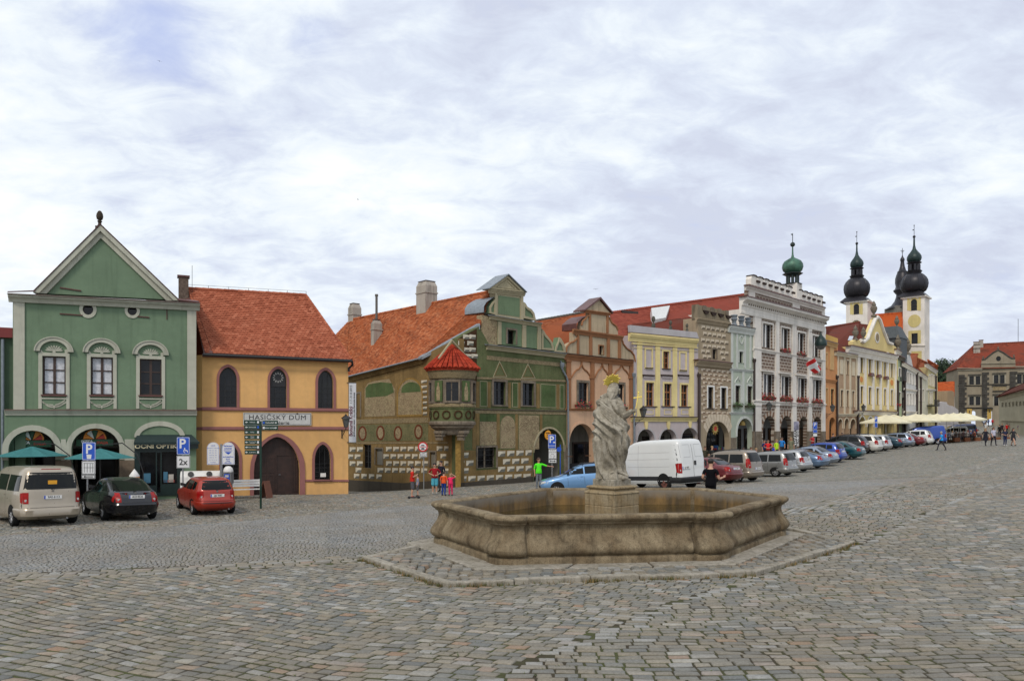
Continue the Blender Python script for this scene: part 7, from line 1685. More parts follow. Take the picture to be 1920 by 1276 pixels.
 mb=MB(); mb.box(-2.6,-2.6,0,2.6,2.6,zz(576)); mb.build('shaft',stone('grey steeple stone',(.22,.2,.17,1),(.3,.28,.24,1),(.12,.11,.09,1)),e)
 spire_lathe(e,0,0,zz,[(3.5,579.5),(3.4,578),(2.2,572),(1.55,564),(1.25,556),(1.2,552),(1.75,546),(1.8,544),(1.45,541),(1.3,537),(1.45,530),(1.42,522),(1.15,514),(1.0,511),(1.05,509.5),(.75,507),(.5,500),(.38,493),(.35,490),(.46,488),(.42,485),(.2,482),(.07,478),(.05,466)],M_SPIRE,'steeple_roof',8,R(22))
 mb=MB(); mb.tube([(0,0,zz(478)),(0,0,zz(465))],.05,5); mb.box(-.4,-.03,zz(470.4),.4,.03,zz(469.4)); mb.box(-.25,-.03,zz(473),.25,.03,zz(472.2)); mb.build('cross',M_SPIRE,e)
church()
def castle():
 P0=at(1796.5,168); P1=at(1955,160); F=Fac(P0,P1,'castle','grey castle wing with dark rusticated quoins, round-windowed gable and steep red roof','castle'); q=F.q
 mg=plaster('castle plaster',(.30,.26,.195),.3); mq=stone('dark rusticated stone',(.06,.055,.05,1),(.10,.095,.085,1),(.025,.025,.022,1),1,.3,.6); mp=plaster('castle pale trim',(.38,.35,.28),.3)
 W=[(1817.5,704.5,1826,720.5),(1829.5,704.5,1838,720.5),(1817.5,743,1826,759),(1829.5,743,1838,759),(1863.5,702.5,1872,718.5),(1875,702.5,1883.5,718.5),(1864,742,1872,760),(1907,701.5,1915.5,719),(1918,701.5,1926,719)]
 for r_ in W: F.window(*r_,2,3,frame=M_BLACK,sur=(.22,mp))
 for (x0,x1,y) in ((1815,1840,701),(1815,1840,739.5),(1860.5,1887,698.5),(1861,1880,738),(1904,1930,698)): F.box(x0,y,x1,y+1.6,mq,'window_hood',.35)
 F.holes.append(shape('arch',*F.rect(1821,770,1829,800))); F.holes.append(shape('arch',*F.rect(1850,768,1860,800)))
 F.wall([(0,0),(F.L,0),q(1955,690),(q(1904,688)),q(1904,688),q(1840,690.5),q(1796.5,691)],mg,uz=True)
 z=q(1796.5,691)[1]; mb=MB(); mb.hexa([(0,0,0),(0,.5,0),(-2.2,8,0),(-2.4,8,0)],[(0,0,z),(0,.5,z),(-2.2,8,z),(-2.4,8,z)]); mb.build('side_wall',mg,F.root)
 for xl,xr,yt,yb in ((1797.5,1809,702,792),(1841,1851,697.5,792),(1893,1904,696,775)):
  pol=MB(); r=F.rect(xl,yt,xr,yb); n=int((r[3]-r[1])/.55);
  for i in range(n):
   z0=r[1]+(r[3]-r[1])*i/n+.03; z1=r[1]+(r[3]-r[1])*(i+1)/n-.03; ex=.35 if i%2 else 0; pol.box(r[0]-.0,-.18,z0,r[2]+ex,0,z1)
  pol.build('quoins',mq,F.root)
 F.mould((1796,722),(1841,722),.25,.2,mq,'string_course'); F.mould((1851,719.5),(1893,719.5),.25,.2,mq,'string_course'); F.mould((1806,763.5),(1860,763),.3,.3,mq,'string_course')
 F.mould((1794,689),(1842,690),.6,.5,mp); F.mould((1904,686),(1955,686),.6,.5,mp)
 # ochre boards; the right one paints in the yellow light of the gate door
 for r_ in ((1813,766,1822.5,778),(1851,765,1859,785)):
  F.box(*r_,plain('ochre poster and door glow',(.50,.33,.08),.7),'ochre_board',.2); F.box((r_[0]+r_[2])/2-.8,r_[1]+3,(r_[0]+r_[2])/2+.8,r_[1]+8,M_BLACK,'board_figure',.23)
 F.box(1845,764,1862,766,M_BLACK,'gate_hood',.8)
 # carved tablet
 F.box(1862,724,1886,731.5,M_FRESCO,'carved_tablet',.1); F.box(1860,722,1888,723.5,mq,'tablet_moulding',.25); F.box(1861,732,1887,733.5,mq,'tablet_moulding',.25)
 # front gable
 P=[q(1839.5,690.5),q(1840.5,674),q(1847,673.5),q(1852,669),q(1862,661),q(1871.5,656),q(1881,661),q(1891,668),q(1897,671.5),q(1903.5,671.5),q(1904,688)]
 r=F.rect(1867.5,667.5,1876.5,677); mb=MB(); mb.plate(P,[shape('oval',*r)],-.25,.5); mb.build('gable_wall',mg,F.root); F.window(0,0,0,0,1,1,kind='oval',uz=r,frame=M_BLACK,sur=(.15,mp),dep=.1)
 mb=MB(); mb.tube([(p[0],-.3,p[1]) for p in P[1:-1]],.16,5); mb.build('gable_coping',mq,F.root); F.mould((1839,681),(1904,680),.25,.5,mp,'gable_cornice')
 for x,y in ((1843.5,674),(1871.5,656),(1901,671.5)): u,z=q(x,y); urn(F.root,(u,-.1,z),1.3,plain('lichen stone vase',(.16,.14,.11),.9),'finial')
 mt=tilemat('castle roof tiles',[(.20,.045,.028),(.27,.07,.04),(.16,.04,.028)],.55)
 a=Vector(F.p3(1785,697,-.4)); b=Vector(F.p3(1960,688,-.4)); Cc=Vector(F.p3(1960,639,9)); D=Vector(F.p3(1826,646,9))
 a=Vector(F.p3(1793.5,691,-.5)); rf=tile_roof(F.root,a,b,Cc,D,mt,.45,.45,round_=False,seed=81); ridge(rf,D,Cc,mt,.2)
 l=Vector((-3.2,9,a.z-.3)); tile_roof(F.root,l,a,D,D,mt,.45,.45,round_=False,seed=82,name='hip_roof')
 u,z=q(1831.5,658,6); z1=q(1831.5,641,6)[1]; c=stack(F.root,u,6,z-2,z1,1.3,1.0,plaster('whitewashed chimney',(.5,.46,.41),.6),M_BROWNMETAL); mb=MB();
 for k in range(2): mb.box(u-.69,5.45,z1-.7-.9*k,u+.69,6.55,z1-.55-.9*k)
 mb.build('chimney_band',M_SLATEDK,c)
 u,z=q(1839.5,645,8); z1=q(1839.5,637.5,8)[1]; stack(F.root,u,8,z-2,z1,.85,.8,plaster('whitewashed chimney',(.5,.46,.41),.6),M_BROWNMETAL)
 u,z=q(1909,643,9); mb=MB(); mb.tube([(u,9,z),(u,9,z+5.5)],.05,5); mb.build('lightning_rod',M_BLACK,F.root)
castle()
def castle_wall():
 P0=at(1873,118); P1=at(1990,98); F=Fac(P0,P1,'gatehouse_wall','long low pale wall with slit windows and sloping brown tile roof at the right edge','wall'); q=F.q
 mw=plaster('pale wall plaster',(.40,.365,.27),.3)
 for i in range(9):
  x=1878.5+i*6.6; y=754.5-i*.5; F.window(x,y,x+2.7+i*.1,y+8,1,1,frame=M_DARKWOOD,sur=(.1,mw),fw=.03)
 F.wall([(0,0),(F.L,0),q(1990,715),q(1873,745.5)],mw,uz=True)
 mb=MB(); z=q(1873,745.5)[1]; mb.box(0,.5,0,.5,7,z); mb.build('side_wall',mw,F.root)
 F.mould((1871,744),(1990,714),.5,.35,mw)
 F.mould((1873,786.5),(1990,790),.14,.3,mw,'plinth',**FP_)
 mt=tilemat('brown wall tiles',[(.09,.03,.022),(.14,.045,.03),(.11,.035,.026)],.4)
 a=Vector(F.p3(1867.5,744,-.7)); b=Vector(F.p3(1990,711,-.7)); Cc=Vector(F.p3(1990,690,4)); D=Vector(F.p3(1893,728.5,4)); tile_roof(F.root,a,b,Cc,D,mt,.3,.35,round_=False,seed=83)
castle_wall()
def far_houses():
 P0=at(1759,148); P1=at(1791.5,150); F=Fac(P0,P1,'red_roofed_house','low house with bright orange roof between the row end and the castle'); q=F.q
 mw=plaster('pale lilac wall',(.48,.45,.44),.2)
 F.wall([(0,0),(F.L,0),q(1789.5,742),q(1759,747)],mw,uz=True)
 mo=_mats['orange church tiles']; a=Vector(F.p3(1758,747.5,-.4)); b=Vector(F.p3(1790,742,-.4)); Cc=Vector(F.p3(1790,714.5,5)); D=Vector(F.p3(1758,716.5,5)); tile_roof(F.root,a,b,Cc,D,mo,.4,.4,round_=False,seed=91)
 P0=at(1776.5,138); P1=at(1789.5,140); G_=Fac(P0,P1,'tan_outbuilding','plain tan outbuilding with lean-to top beside the castle corner'); G_.wall([(0,0),(G_.L,0),G_.q(1789.5,735),G_.q(1785,732),G_.q(1776.5,732.5)],plaster('tan outbuilding plaster',(.33,.24,.15),.25),uz=True,t=4)
 P0=at(1760,130); P1=at(1797,134); G_=Fac(P0,P1,'garden_wall','white garden wall with stepped curved top left of the castle','wall')
 G_.wall([(0,0),(G_.L,0),G_.q(1797,768),G_.q(1791,764),G_.q(1787,761),G_.q(1780,759.5),G_.q(1776,757),G_.q(1775.5,753.5),G_.q(1768,752.5),G_.q(1762,754.5),G_.q(1760,756)],mw,uz=True,t=.5)
 G_.mould((1760,790),(1797,790),.3,.1,mw,'plinth',**FP_)
far_houses()
def leafcloud(mb,centers,n,g,size=.35):
 for (c,r) in centers:
  for i in range(n):
   v=Vector((g.gauss(0,1),g.gauss(0,1),g.gauss(0,1))).normalized()*r*(g.random()**.45); v.z*=.85; p=Vector(c)+v; s_=size*g.uniform(.5,1.2)
   a=Vector((g.gauss(0,1),g.gauss(0,1),g.gauss(0,.8))).normalized(); b=a.orthogonal().normalized(); mb.r=g.random(); mb.add([p+a*s_,p+b*s_*.7,p-a*s_,p-b*s_*.7],[(0,1,2,3)])
def leafmat(name,a,b,c):
 m,t=newmat(name); r=t.attr('rnd'); t.col(t.ramp(r,[(0,a),(.5,b),(1,c)])); t.rough(.6); t.b.inputs['Specular IOR Level'].default_value=.25; return m
M_TREE=leafmat('far foliage',(.010,.022,.010),(.022,.042,.016),(.038,.065,.022))
for i,(x,y,d,r,lab) in enumerate([(1755,700,205,3.4,'dark tree crown just right of the last yellow house'),(1765,699,215,4.2,'tallest dark round tree behind the orange roof'),(1776,706,210,3.6,'dark bushy tree left of the castle roof'),(1786,712,200,3.0,'small dark tree touching the castle eaves')]):
 g=random.Random(20+i); c=at(x,d); zb=gz(c.x,c.y); zc=CZ-(y-HOR)/FP*d; t=empty('tree',(c.x,c.y,zb),0,lab,'tree','trees behind the square')
 h=zc-zb; mb=MB(); mb.tube([(0,0,-.3),(.1,0,h*.5),(0,.1,h*.95)],[.35,.25,.12],8)
 for k in range(5): a=k*1.3; mb.tube([(.05,0,h*(.5+.06*k)),(r*.6*math.cos(a),r*.6*math.sin(a),h*(.75+.06*k))],[.13,.05],5)
 mb.build('trunk',plain('tree bark',(.05,.04,.03),.9),t)
 mb=MB(); cs=[((g.uniform(-.75,.75)*r,g.uniform(-.6,.6)*r,h+g.uniform(-1.1,.55)*r),r*g.uniform(.3,.6)) for _ in range(16)]; leafcloud(mb,cs,230,g,.34); mb.build('crown',M_TREE,t)
# ------------------------------------------------------------------ cars
def paint(name,c,metal=.35,rough=.32):
 if name in _mats: return _mats[name]
 m,t=newmat(name); n=t.noise(1.5,3); t.col(t.mix(t.mr(n,.3,.7,0,.25),(*c,1),tuple(x*.75 for x in c)+(1,)))
 t.rough(t.mr(t.noise(4,4),.3,.7,rough*.8,rough*1.3)); t.b.inputs['Metallic'].default_value=metal; t.b.inputs['Coat Weight'].default_value=.6; t.b.inputs['Coat Roughness'].default_value=.06; return m
M_TYRE=plain('tyre rubber',(.018,.018,.018),.85); M_RIM=plain('alloy rim',(.42,.42,.43),.35,metal=.6); M_STEEL=plain('rusty steel rim',(.14,.05,.035),.7)
M_TRIM=plain('black plastic trim',(.018,.018,.02),.6); M_CARGLASS,_t=newmat('car glass'); _t.col((.006,.007,.007,1)); _t.rough(.05); _t.b.inputs['Specular IOR Level'].default_value=.26
M_TAIL=plain('tail lamp red',(.30,.006,.005),.35,spec=.25,var=.3,vscale=14); M_PLATE=plain('number plate white',(.72,.72,.70),.4,var=.02); M_PBLUE=plain('plate blue',(.02,.07,.45),.5); M_INK=plain('ink',(.03,.025,.025),.6); M_CHROME=plain('chrome',(.55,.55,.56),.15,metal=1,var=0); M_LAMPW=plain('clear lamp',(.5,.5,.48),.15,coat=1)
M_AMB=plain('amber lamp',(.7,.25,.02),.3)
CARS={ # z, xf, xr, half width
'hatch':dict(L=3.96,W=1.64,H=1.45,wb=(1.22,-1.24),wr=.295,n=5.0,keys=[(.20,1.80,-1.80,.74),(.30,1.93,-1.95,.80),(.45,1.98,-1.98,.82),(.62,1.97,-1.97,.82),(.74,1.90,-1.90,.815),(.82,1.70,-1.88,.805),(.91,1.10,-1.87,.79),(.98,.92,-1.86,.76),(1.15,.62,-1.76,.70),(1.30,.33,-1.64,.64),(1.38,.12,-1.52,.60),(1.43,-.15,-1.30,.52),(1.45,-.45,-1.05,.36)],
  win=[[(.98,.78),(.98,-.10),(1.33,-.10),(1.33,.20)],[(.98,-.17),(.98,-.95),(1.33,-.95),(1.33,-.17)],[(1.0,-1.02),(1.02,-1.42),(1.30,-1.36),(1.31,-1.02)]],rg=(1.02,1.37,.58,.47),ws=(1.00,1.36,.66,.50),tail=(.66,.98,.60,.80),plate=.80,bump=(.36,.56)),
'wagon':dict(L=4.5,W=1.75,H=1.46,wb=(1.40,-1.30),wr=.31,n=5.5,keys=[(.20,2.02,-2.02,.78),(.30,2.18,-2.18,.84),(.45,2.24,-2.24,.87),(.60,2.22,-2.22,.875),(.74,2.12,-2.18,.87),(.84,1.75,-2.16,.855),(.92,1.20,-2.14,.835),(.98,1.02,-2.12,.80),(1.15,.70,-1.98,.74),(1.32,.36,-1.82,.67),(1.40,.10,-1.70,.62),(1.45,-.25,-1.50,.54),(1.465,-.6,-1.2,.36)],
  win=[[(.98,.86),(.98,.02),(1.35,.02),(1.35,.28)],[(.98,-.05),(.98,-.88),(1.35,-.88),(1.35,-.05)],[(.98,-.96),(.98,-1.78),(1.30,-1.62),(1.35,-.96)]],rg=(1.02,1.38,.62,.50),ws=(1.00,1.37,.70,.52),tail=(.68,1.0,.64,.86),plate=.78,bump=(.34,.58)),
'sedan':dict(L=4.5,W=1.73,H=1.42,wb=(1.38,-1.22),wr=.31,n=5.0,keys=[(.20,2.0,-2.0,.77),(.30,2.15,-2.17,.83),(.45,2.22,-2.24,.86),(.60,2.20,-2.23,.865),(.74,2.08,-2.20,.86),(.83,1.72,-2.16,.845),(.91,1.15,-2.08,.825),(.955,1.02,-1.98,.80),(1.0,.94,-1.62,.78),(1.15,.66,-1.36,.72),(1.29,.36,-1.10,.66),(1.36,.12,-.90,.61),(1.405,-.15,-.70,.52),(1.42,-.4,-.5,.34)],
  win=[[(.97,.84),(.97,0.),(1.30,0.),(1.30,.24)],[(.97,-.07),(.97,-.92),(1.28,-.82),(1.30,-.07)],[(.99,-.99),(.99,-1.38),(1.22,-1.0)]],rg=(1.02,1.33,.62,.48),ws=(.99,1.33,.70,.52),tail=(.66,.90,.52,.86),plate=.80,bump=(.34,.56)),
'liftback':dict(L=4.7,W=1.81,H=1.43,wb=(1.42,-1.33),wr=.32,n=4.6,keys=[(.20,2.1,-2.08,.80),(.30,2.26,-2.26,.87),(.45,2.33,-2.34,.90),(.60,2.32,-2.34,.905),(.74,2.2,-2.30,.90),(.84,1.85,-2.24,.885),(.93,1.20,-2.10,.86),(1.0,1.0,-1.98,.80),(1.12,.75,-1.60,.75),(1.25,.50,-1.20,.70),(1.34,.25,-.92,.64),(1.40,0,-.66,.56),(1.43,-.3,-.45,.36)],
  win=[[(.97,.90),(.97,.0),(1.31,.0),(1.31,.28)],[(.97,-.07),(.97,-.98),(1.27,-.86),(1.31,-.07)],[(1.0,-1.05),(1.0,-1.5),(1.2,-1.02)]],rg=(1.01,1.33,.66,.50),ws=(1.0,1.33,.74,.54),tail=(.66,.97,.60,.89),plate=.84,bump=(.30,.62)),
'mpv':dict(L=4.3,W=1.80,H=1.78,wb=(1.38,-1.32),wr=.32,n=6.0,keys=[(.22,1.95,-1.95,.80),(.32,2.10,-2.14,.87),(.48,2.15,-2.17,.895),(.70,2.12,-2.12,.90),(.85,2.02,-2.10,.895),(.98,1.60,-2.09,.88),(1.08,1.28,-2.08,.86),(1.3,.95,-2.02,.80),(1.5,.65,-1.95,.75),(1.65,.35,-1.86,.70),(1.73,.05,-1.76,.64),(1.77,-.35,-1.5,.54),(1.785,-.7,-1.2,.36)],
  win=[[(1.08,1.02),(1.08,.18),(1.56,.18),(1.56,.48)],[(1.08,.10),(1.08,-.80),(1.56,-.80),(1.56,.10)],[(1.08,-.88),(1.08,-1.72),(1.54,-1.64),(1.56,-.88)]],rg=(1.12,1.62,.66,.58),ws=(1.1,1.62,.74,.58),tail=(.78,1.30,.74,.87),plate=.74,bump=(.36,.58)),
'minibus':dict(L=4.9,W=1.90,H=1.95,wb=(1.55,-1.45),wr=.33,n=7.0,keys=[(.24,2.2,-2.25,.86),(.34,2.38,-2.44,.92),(.50,2.44,-2.46,.945),(.72,2.42,-2.40,.95),(.90,2.34,-2.38,.95),(1.05,2.02,-2.37,.94),(1.18,1.72,-2.36,.92),(1.45,1.42,-2.30,.87),(1.70,1.12,-2.24,.81),(1.84,.85,-2.16,.76),(1.91,.5,-2.02,.70),(1.945,0,-1.8,.56),(1.955,-.4,-1.5,.4)],
  win=[[(1.16,1.42),(1.16,.55),(1.68,.55),(1.68,.90)],[(1.16,.45),(1.16,-.72),(1.68,-.72),(1.68,.45)],[(1.16,-.85),(1.16,-2.05),(1.66,-1.98),(1.68,-.85)]],rg=(1.22,1.76,.80,.70),ws=(1.2,1.78,.82,.68),tail=(.76,1.12,.80,.935),plate=.96,bump=(.36,.60)),
'cargovan':dict(L=5.1,W=1.98,H=2.16,wb=(1.65,-1.55),wr=.34,n=9.0,keys=[(.28,2.4,-2.45,.92),(.40,2.56,-2.54,.97),(.6,2.58,-2.53,.98),(.85,2.55,-2.52,.985),(1.02,2.40,-2.52,.985),(1.18,1.95,-2.51,.98),(1.4,1.60,-2.49,.96),(1.7,1.18,-2.45,.92),(1.95,.80,-2.40,.88),(2.07,.5,-2.34,.84),(2.13,.1,-2.2,.76),(2.155,-.4,-2.0,.6)],
  win=[[(1.15,1.75),(1.15,.85),(1.75,.85),(1.75,1.0)]],rg=None,ws=(1.25,1.85,.86,.74),tail=(.72,1.14,.86,.97),plate=.95,bump=(.36,.55)),
}
_wheel={}
def car(kind,label,pmat,x,y_or_d,head,plate='4C0 0536',sc_=1.0,hs=1.0,spoiler=False,rails=False,rimm=None,dark_bumper=False,group=None,detail=True,third=True,name=None,glassm=None,lampm=None,pos=None):
 K=CARS[kind]; n=K['n']; P=at(x,y_or_d) if pos is None else Vector(pos); h=R(head)
 fwd=Vector((math.cos(h),math.sin(h))); lf=Vector((-fwd.y,fwd.x)); wbf,wbr=K['wb']; hw0=K['W']/2-.12
 zs=[gz(*(P+fwd*a*sc_+lf*b*hw0)) for a in (wbf,wbr) for b in (1,-1)]
 zc=sum(zs)/4; pitch=math.atan2((zs[0]+zs[1]-zs[2]-zs[3])/2,(wbf-wbr)*sc_); roll=math.atan2((zs[0]+zs[2]-zs[1]-zs[3])/2,2*hw0)
 nm=name or {'cargovan':'delivery_van','minibus':'passenger_van'}.get(kind,'parked_car'); cat='van' if kind in('cargovan','minibus') else 'car'
 root=empty(nm,(P.x,P.y,zc+.004),0,label,cat,group); root.rotation_mode='XYZ'
 root.rotation_euler=(Matrix.Rotation(h,3,'Z')@Matrix.Rotation(-pitch,3,'Y')@Matrix.Rotation(roll,3,'X')).to_euler(); root.scale=(sc_,sc_,sc_*hs)
 kz=np.array([k[0] for k in K['keys']]); kf=np.array([k[1] for k in K['keys']]); kr=np.array([k[2] for k in K['keys']]); kw=np.array([k[3] for k in K['keys']])
 def sec(z): return float(np.interp(z,kz,kf)),float(np.interp(z,kz,kr)),float(np.interp(z,kz,kw))
 def side(x_,z,off=0.,s=1):
  f,r,w_=sec(z); c=(f+r)/2; hx=(f-r)/2; t=min(.999,abs((x_-c)/hx)); return (x_,s*(w_*(1-t**n)**(1/n)+off),z)
 def rear(y_,z,off=0.):
  f,r,w_=sec(z); c=(f+r)/2; hx=(f-r)/2; t=min(.9995,abs(y_/w_)); return (c-hx*(1-t**n)**(1/n)-off,y_,z)
 def front(y_,z,off=0.):
  f,r,w_=sec(z); c=(f+r)/2; hx=(f-r)/2; t=min(.9995,abs(y_/w_)); return (c+hx*(1-t**n)**(1/n)+off,y_,z)
 zl=[];
 for a,b in zip(kz[:-1],kz[1:]):
  m=max(1,int((b-a)/.05)); zl+= [a+(b-a)*i/m for i in range(m)]
 zl.append(kz[-1]); N=72; vs=[]
 for z in zl:
  f,r,w_=sec(z); c=(f+r)/2; hx=(f-r)/2
  for k in range(N):
   t=2*math.pi*(k+.5)/N; cs,sn=math.cos(t),math.sin(t); vs.append((c+hx*math.copysign(abs(cs)**(2/n),cs),w_*math.copysign(abs(sn)**(2/n),sn),z))
 fs=[(i*N+k,i*N+(k+1)%N,(i+1)*N+(k+1)%N,(i+1)*N+k) for i in range(len(zl)-1) for k in range(N)]+[tuple(range(N-1,-1,-1)),tuple((len(zl)-1)*N+k for k in range(N))]
 mb=MB(); mb.add(vs,fs); body=mb.build('body',pmat,root,smooth=42)
 def patch(poly,fn,off,mat,nm_,parent=body,s=1,step=.09,th=.0):
  """thin shell following the body; poly in (z,a)"""
  pts=[(float(a),float(z)) for z,a in poly]; ar=sum(pts[i][0]*pts[(i+1)%len(pts)][1]-pts[(i+1)%len(pts)][0]*pts[i][1] for i in range(len(pts)))
  if ar<0: pts=pts[::-1]
  B=[]
  for i in range(len(pts)):
   p,q_=pts[i],pts[(i+1)%len(pts)]; m=max(1,int(math.hypot(q_[0]-p[0],q_[1]-p[1])/step)); B+=[(p[0]+(q_[0]-p[0])*j/m,p[1]+(q_[1]-p[1])*j/m) for j in range(m)]
  nb=len(B); V=[Vector(b) for b in B]; E=[(i,(i+1)%nb) for i in range(nb)]
  x0=min(p[0] for p in B);x1=max(p[0] for p in B);z0=min(p[1] for p in B);z1=max(p[1] for p in B)
  def ins(p):
   c=False; j=nb-1
   for i in range(nb):
    a=B[i];b=B[j]
    if (a[1]>p[1])!=(b[1]>p[1]) and p[0]<(b[0]-a[0])*(p[1]-a[1])/(b[1]-a[1])+a[0]: c=not c
    j=i
   return c
  xx=x0+step
  while xx<x1-step*.3:
   z_=z0+step
   while z_<z1-step*.3:
    if ins((xx,z_)): V.append(Vector((xx,z_)))
    z_+=step
   xx+=step
  V2,E2,F2,*_=geometry.delaunay_2d_cdt(V,E,[],0,1e-6)
  F2=[f for f in F2 if ins((sum(V2[i][0] for i in f)/3,sum(V2[i][1] for i in f)/3))]
  mb=MB();
  if fn is side: mb.add([side(p[0],p[1],off,s) for p in V2],F2)
  else: mb.add([fn(p[0],p[1],off) for p in V2],F2)
  o=mb.build(nm_,mat,parent,smooth=True); return o
 g=glassm or M_CARGLASS
 for s in (1,-1):
  for wdw in K['win']:
   patch(wdw,side,.006,g,'side_window',s=s)
  if detail:
   # door gaps and handles
   zb=.42; zt=K['win'][0][0][0]-.03
   gx=[K['win'][0][0][1]-.02,K['win'][0][1][1]-.03]+([K['win'][1][1][1]-.03] if len(K['win'])>1 else [])
   for a in gx: patch([(zb,a-.006),(zt,a-.006),(zt,a+.006),(zb,a+.006)],side,.004,M_TRIM,'door_gap',s=s,step=.12)
   for a in gx[1:]:
    q_=side(a+.13,zt-.10,.012,s); mb=MB(); mb.box(q_[0]-.08,q_[1]-.012,q_[2]-.012,q_[0]+.08,q_[1]+.012,q_[2]+.012); mb.build('door_handle',pmat if not dark_bumper else M_TRIM,body)
   q_=side(K['win'][0][0][1]-.06,K['win'][0][0][0]+.05,0,s); mb=MB(); mb.hexa([(q_[0]-.06,q_[1]+s*.02,q_[2]-.04),(q_[0]+.08,q_[1]+s*.04,q_[2]-.04),(q_[0]+.05,q_[1]+s*.20,q_[2]-.02),(q_[0]-.05,q_[1]+s*.20,q_[2]-.02)],[(q_[0]-.06,q_[1]+s*.02,q_[2]+.06),(q_[0]+.08,q_[1]+s*.04,q_[2]+.06),(q_[0]+.05,q_[1]+s*.20,q_[2]+.10),(q_[0]-.05,q_[1]+s*.20,q_[2]+.10)]); mb.build('wing_mirror',M_TRIM,body)
  # wheel arches, wheels
  for a in K['wb']:
   r_=K['wr']+.055; arc=[(max(.205,K['wr']+r_*math.sin(t)),a+r_*math.cos(t)) for t in [R(-25)+R(230)*i/20 for i in range(21)]]
   patch(arc,side,.005,M_TYRE,'wheel_arch',s=s,step=.08)
   f,r__,w_=sec(.5); yo=side(a,.5)[1]*s if False else abs(side(a,.5)[1]);
   e=empty('wheel',(a,s*(yo-.10),K['wr'])); e.parent=root
   mb=MB(); ty=[( .60*K['wr'],-.095),(.93*K['wr'],-.10),(K['wr'],-.07),(K['wr'],.07),(.93*K['wr'],.10),(.66*K['wr'],.105),(.64*K['wr'],.09)]
   M_=lambda p:(p[0],-p[2] if False else p[2]*s,p[1])
   nn=22; vs=[];fs=[]
   for (rr,yy) in ty:
    for k in range(nn): t=2*math.pi*k/nn; vs.append((rr*math.cos(t),yy*s,rr*math.sin(t)))
   for i in range(len(ty)-1):
    for k in range(nn):
     q4=(i*nn+k,i*nn+(k+1)%nn,(i+1)*nn+(k+1)%nn,(i+1)*nn+k); fs.append(q4)
   mb.add(vs,fs); mb.build('tyre',M_TYRE,e,smooth=40)
   mb=MB(); R0=.64*K['wr']
   ns=6 if kind!='cargovan' else 0
   if ns:
    for k in range(ns):
     t=2*math.pi*k/ns; d=Vector((math.cos(t),0,math.sin(t))); b=Vector((-math.sin(t),0,math.cos(t)))
     for sg in (-1,1):
      p0=d*.05*1; p1=d*R0*.97+b*sg*.045
      mb.tube([(p0.x,.085*s,p0.z),(p1.x,.085*s,p1.z)],.016,5)
    mb.tube([(0,.04*s,0),(0,.10*s,0)],.055,10)
    vs=[];fs=[]
    for k in range(nn):
     t=2*math.pi*k/nn
     for rr in (R0*1.0,R0*.90): vs.append((rr*math.cos(t),.092*s,rr*math.sin(t)))
    fs=[(2*k,2*k+1,2*((k+1)%nn)+1,2*((k+1)%nn)) for k in range(nn)]; mb.add(vs,fs)
   else:
    mb.tube([(0,.0,0),(0,.06*s,0)],R0*.98,nn); mb.tube([(0,.06*s,0),(0,.10*s,0)],R0*.35,12)
   mb.build('rim',rimm or M_RIM,e)
   mb=MB(); mb.tube([(0,-.05*s,0),(0,.045*s,0)],R0*.99,nn); mb.build('wheel_hub',M_TRIM,e)
 # rear: glass, lamps, plate, bumper
 if K['rg']:
  z0,z1,w0,w1=K['rg']; patch([(z0,-w0),(z0,w0),(z1,w1),(z1,-w1)],rear,.006,g,'rear_window')
 z0,z1,w0,w1=K['ws']; patch([(z0,-w0),(z0,w0),(z1,w1),(z1,-w1)],front,.006,g,'windscreen')
 z0,z1,y0,y1=K['tail']; fr_,rr_,ww_=sec((z0+z1)/2); hx_=(fr_-rr_)/2; yl=ww_*(1-(1-.13/hx_)**n)**(1/n); y0=max(.5,yl-(.13 if kind in('mpv','minibus','cargovan') else .24))
 for s in (1,-1):
  o=patch([(z0,s*y0),(z1,s*y0*(1.0 if kind in('mpv','minibus','cargovan') else 1.02)),(z1,s*yl),(z0,s*yl)],rear,.008,lampm or M_TAIL,'tail_lamp',step=.05)
  xr_=rear(yl,(z0+z1)/2)[0];
  patch([(z0,xr_-.005),(z1,xr_-.005),(z1-.02,xr_+.12),(z0+.05,xr_+.08)],side,.008,lampm or M_TAIL,'tail_lamp_side',parent=o,s=s,step=.06)
  zz_=z0+.28*(z1-z0); yy_=s*(y0+yl)/2; q_=rear(yy_,zz_,.012); mb=MB(); mb.box(q_[0]-.004,yy_-.04,zz_-.035,q_[0]+.01,yy_+.04,zz_+.04); mb.build('reversing_lamp',M_LAMPW,o)
  patch([(.58,s*.42),(.70,s*.42),(.72,s*(ww_-.06)),(.60,s*(ww_-.06))],front,.008,M_LAMPW,'head_lamp',step=.08)
 patch([(.36,-.5),(.36,.5),(.50,.45),(.50,-.45)],front,.006,M_TRIM,'grille')
 bz0,bz1=K['bump']; bm=M_TRIM if dark_bumper else pmat
 # bumper: proud moulding wrapped round the tail
 mb=MB(); NB=26; vs=[];fs=[]
 prof=[(bz0-.06,.0),(bz0,.035),(bz1-.05,.05),(bz1,.03),(bz1+.01,-.01)]
 for (z,o_) in prof:
  f,r,w_=sec(z); c=(f+r)/2; hx=(f-r)/2
  for k in range(NB+1):
   t=math.pi/2+R(16)+ (math.pi-R(32))*k/NB; cs,sn=math.cos(t),math.sin(t); vs.append((c+(hx+o_)*math.copysign(abs(cs)**(2/n),cs),(w_+o_*.6)*math.copysign(abs(sn)**(2/n),sn),z))
 m_=NB+1; fs=[(i*m_+k,i*m_+k+1,(i+1)*m_+k+1,(i+1)*m_+k) for i in range(len(prof)-1) for k in range(NB)]
 mb.add(vs,fs); mb.build('rear_bumper',bm,root,smooth=40)
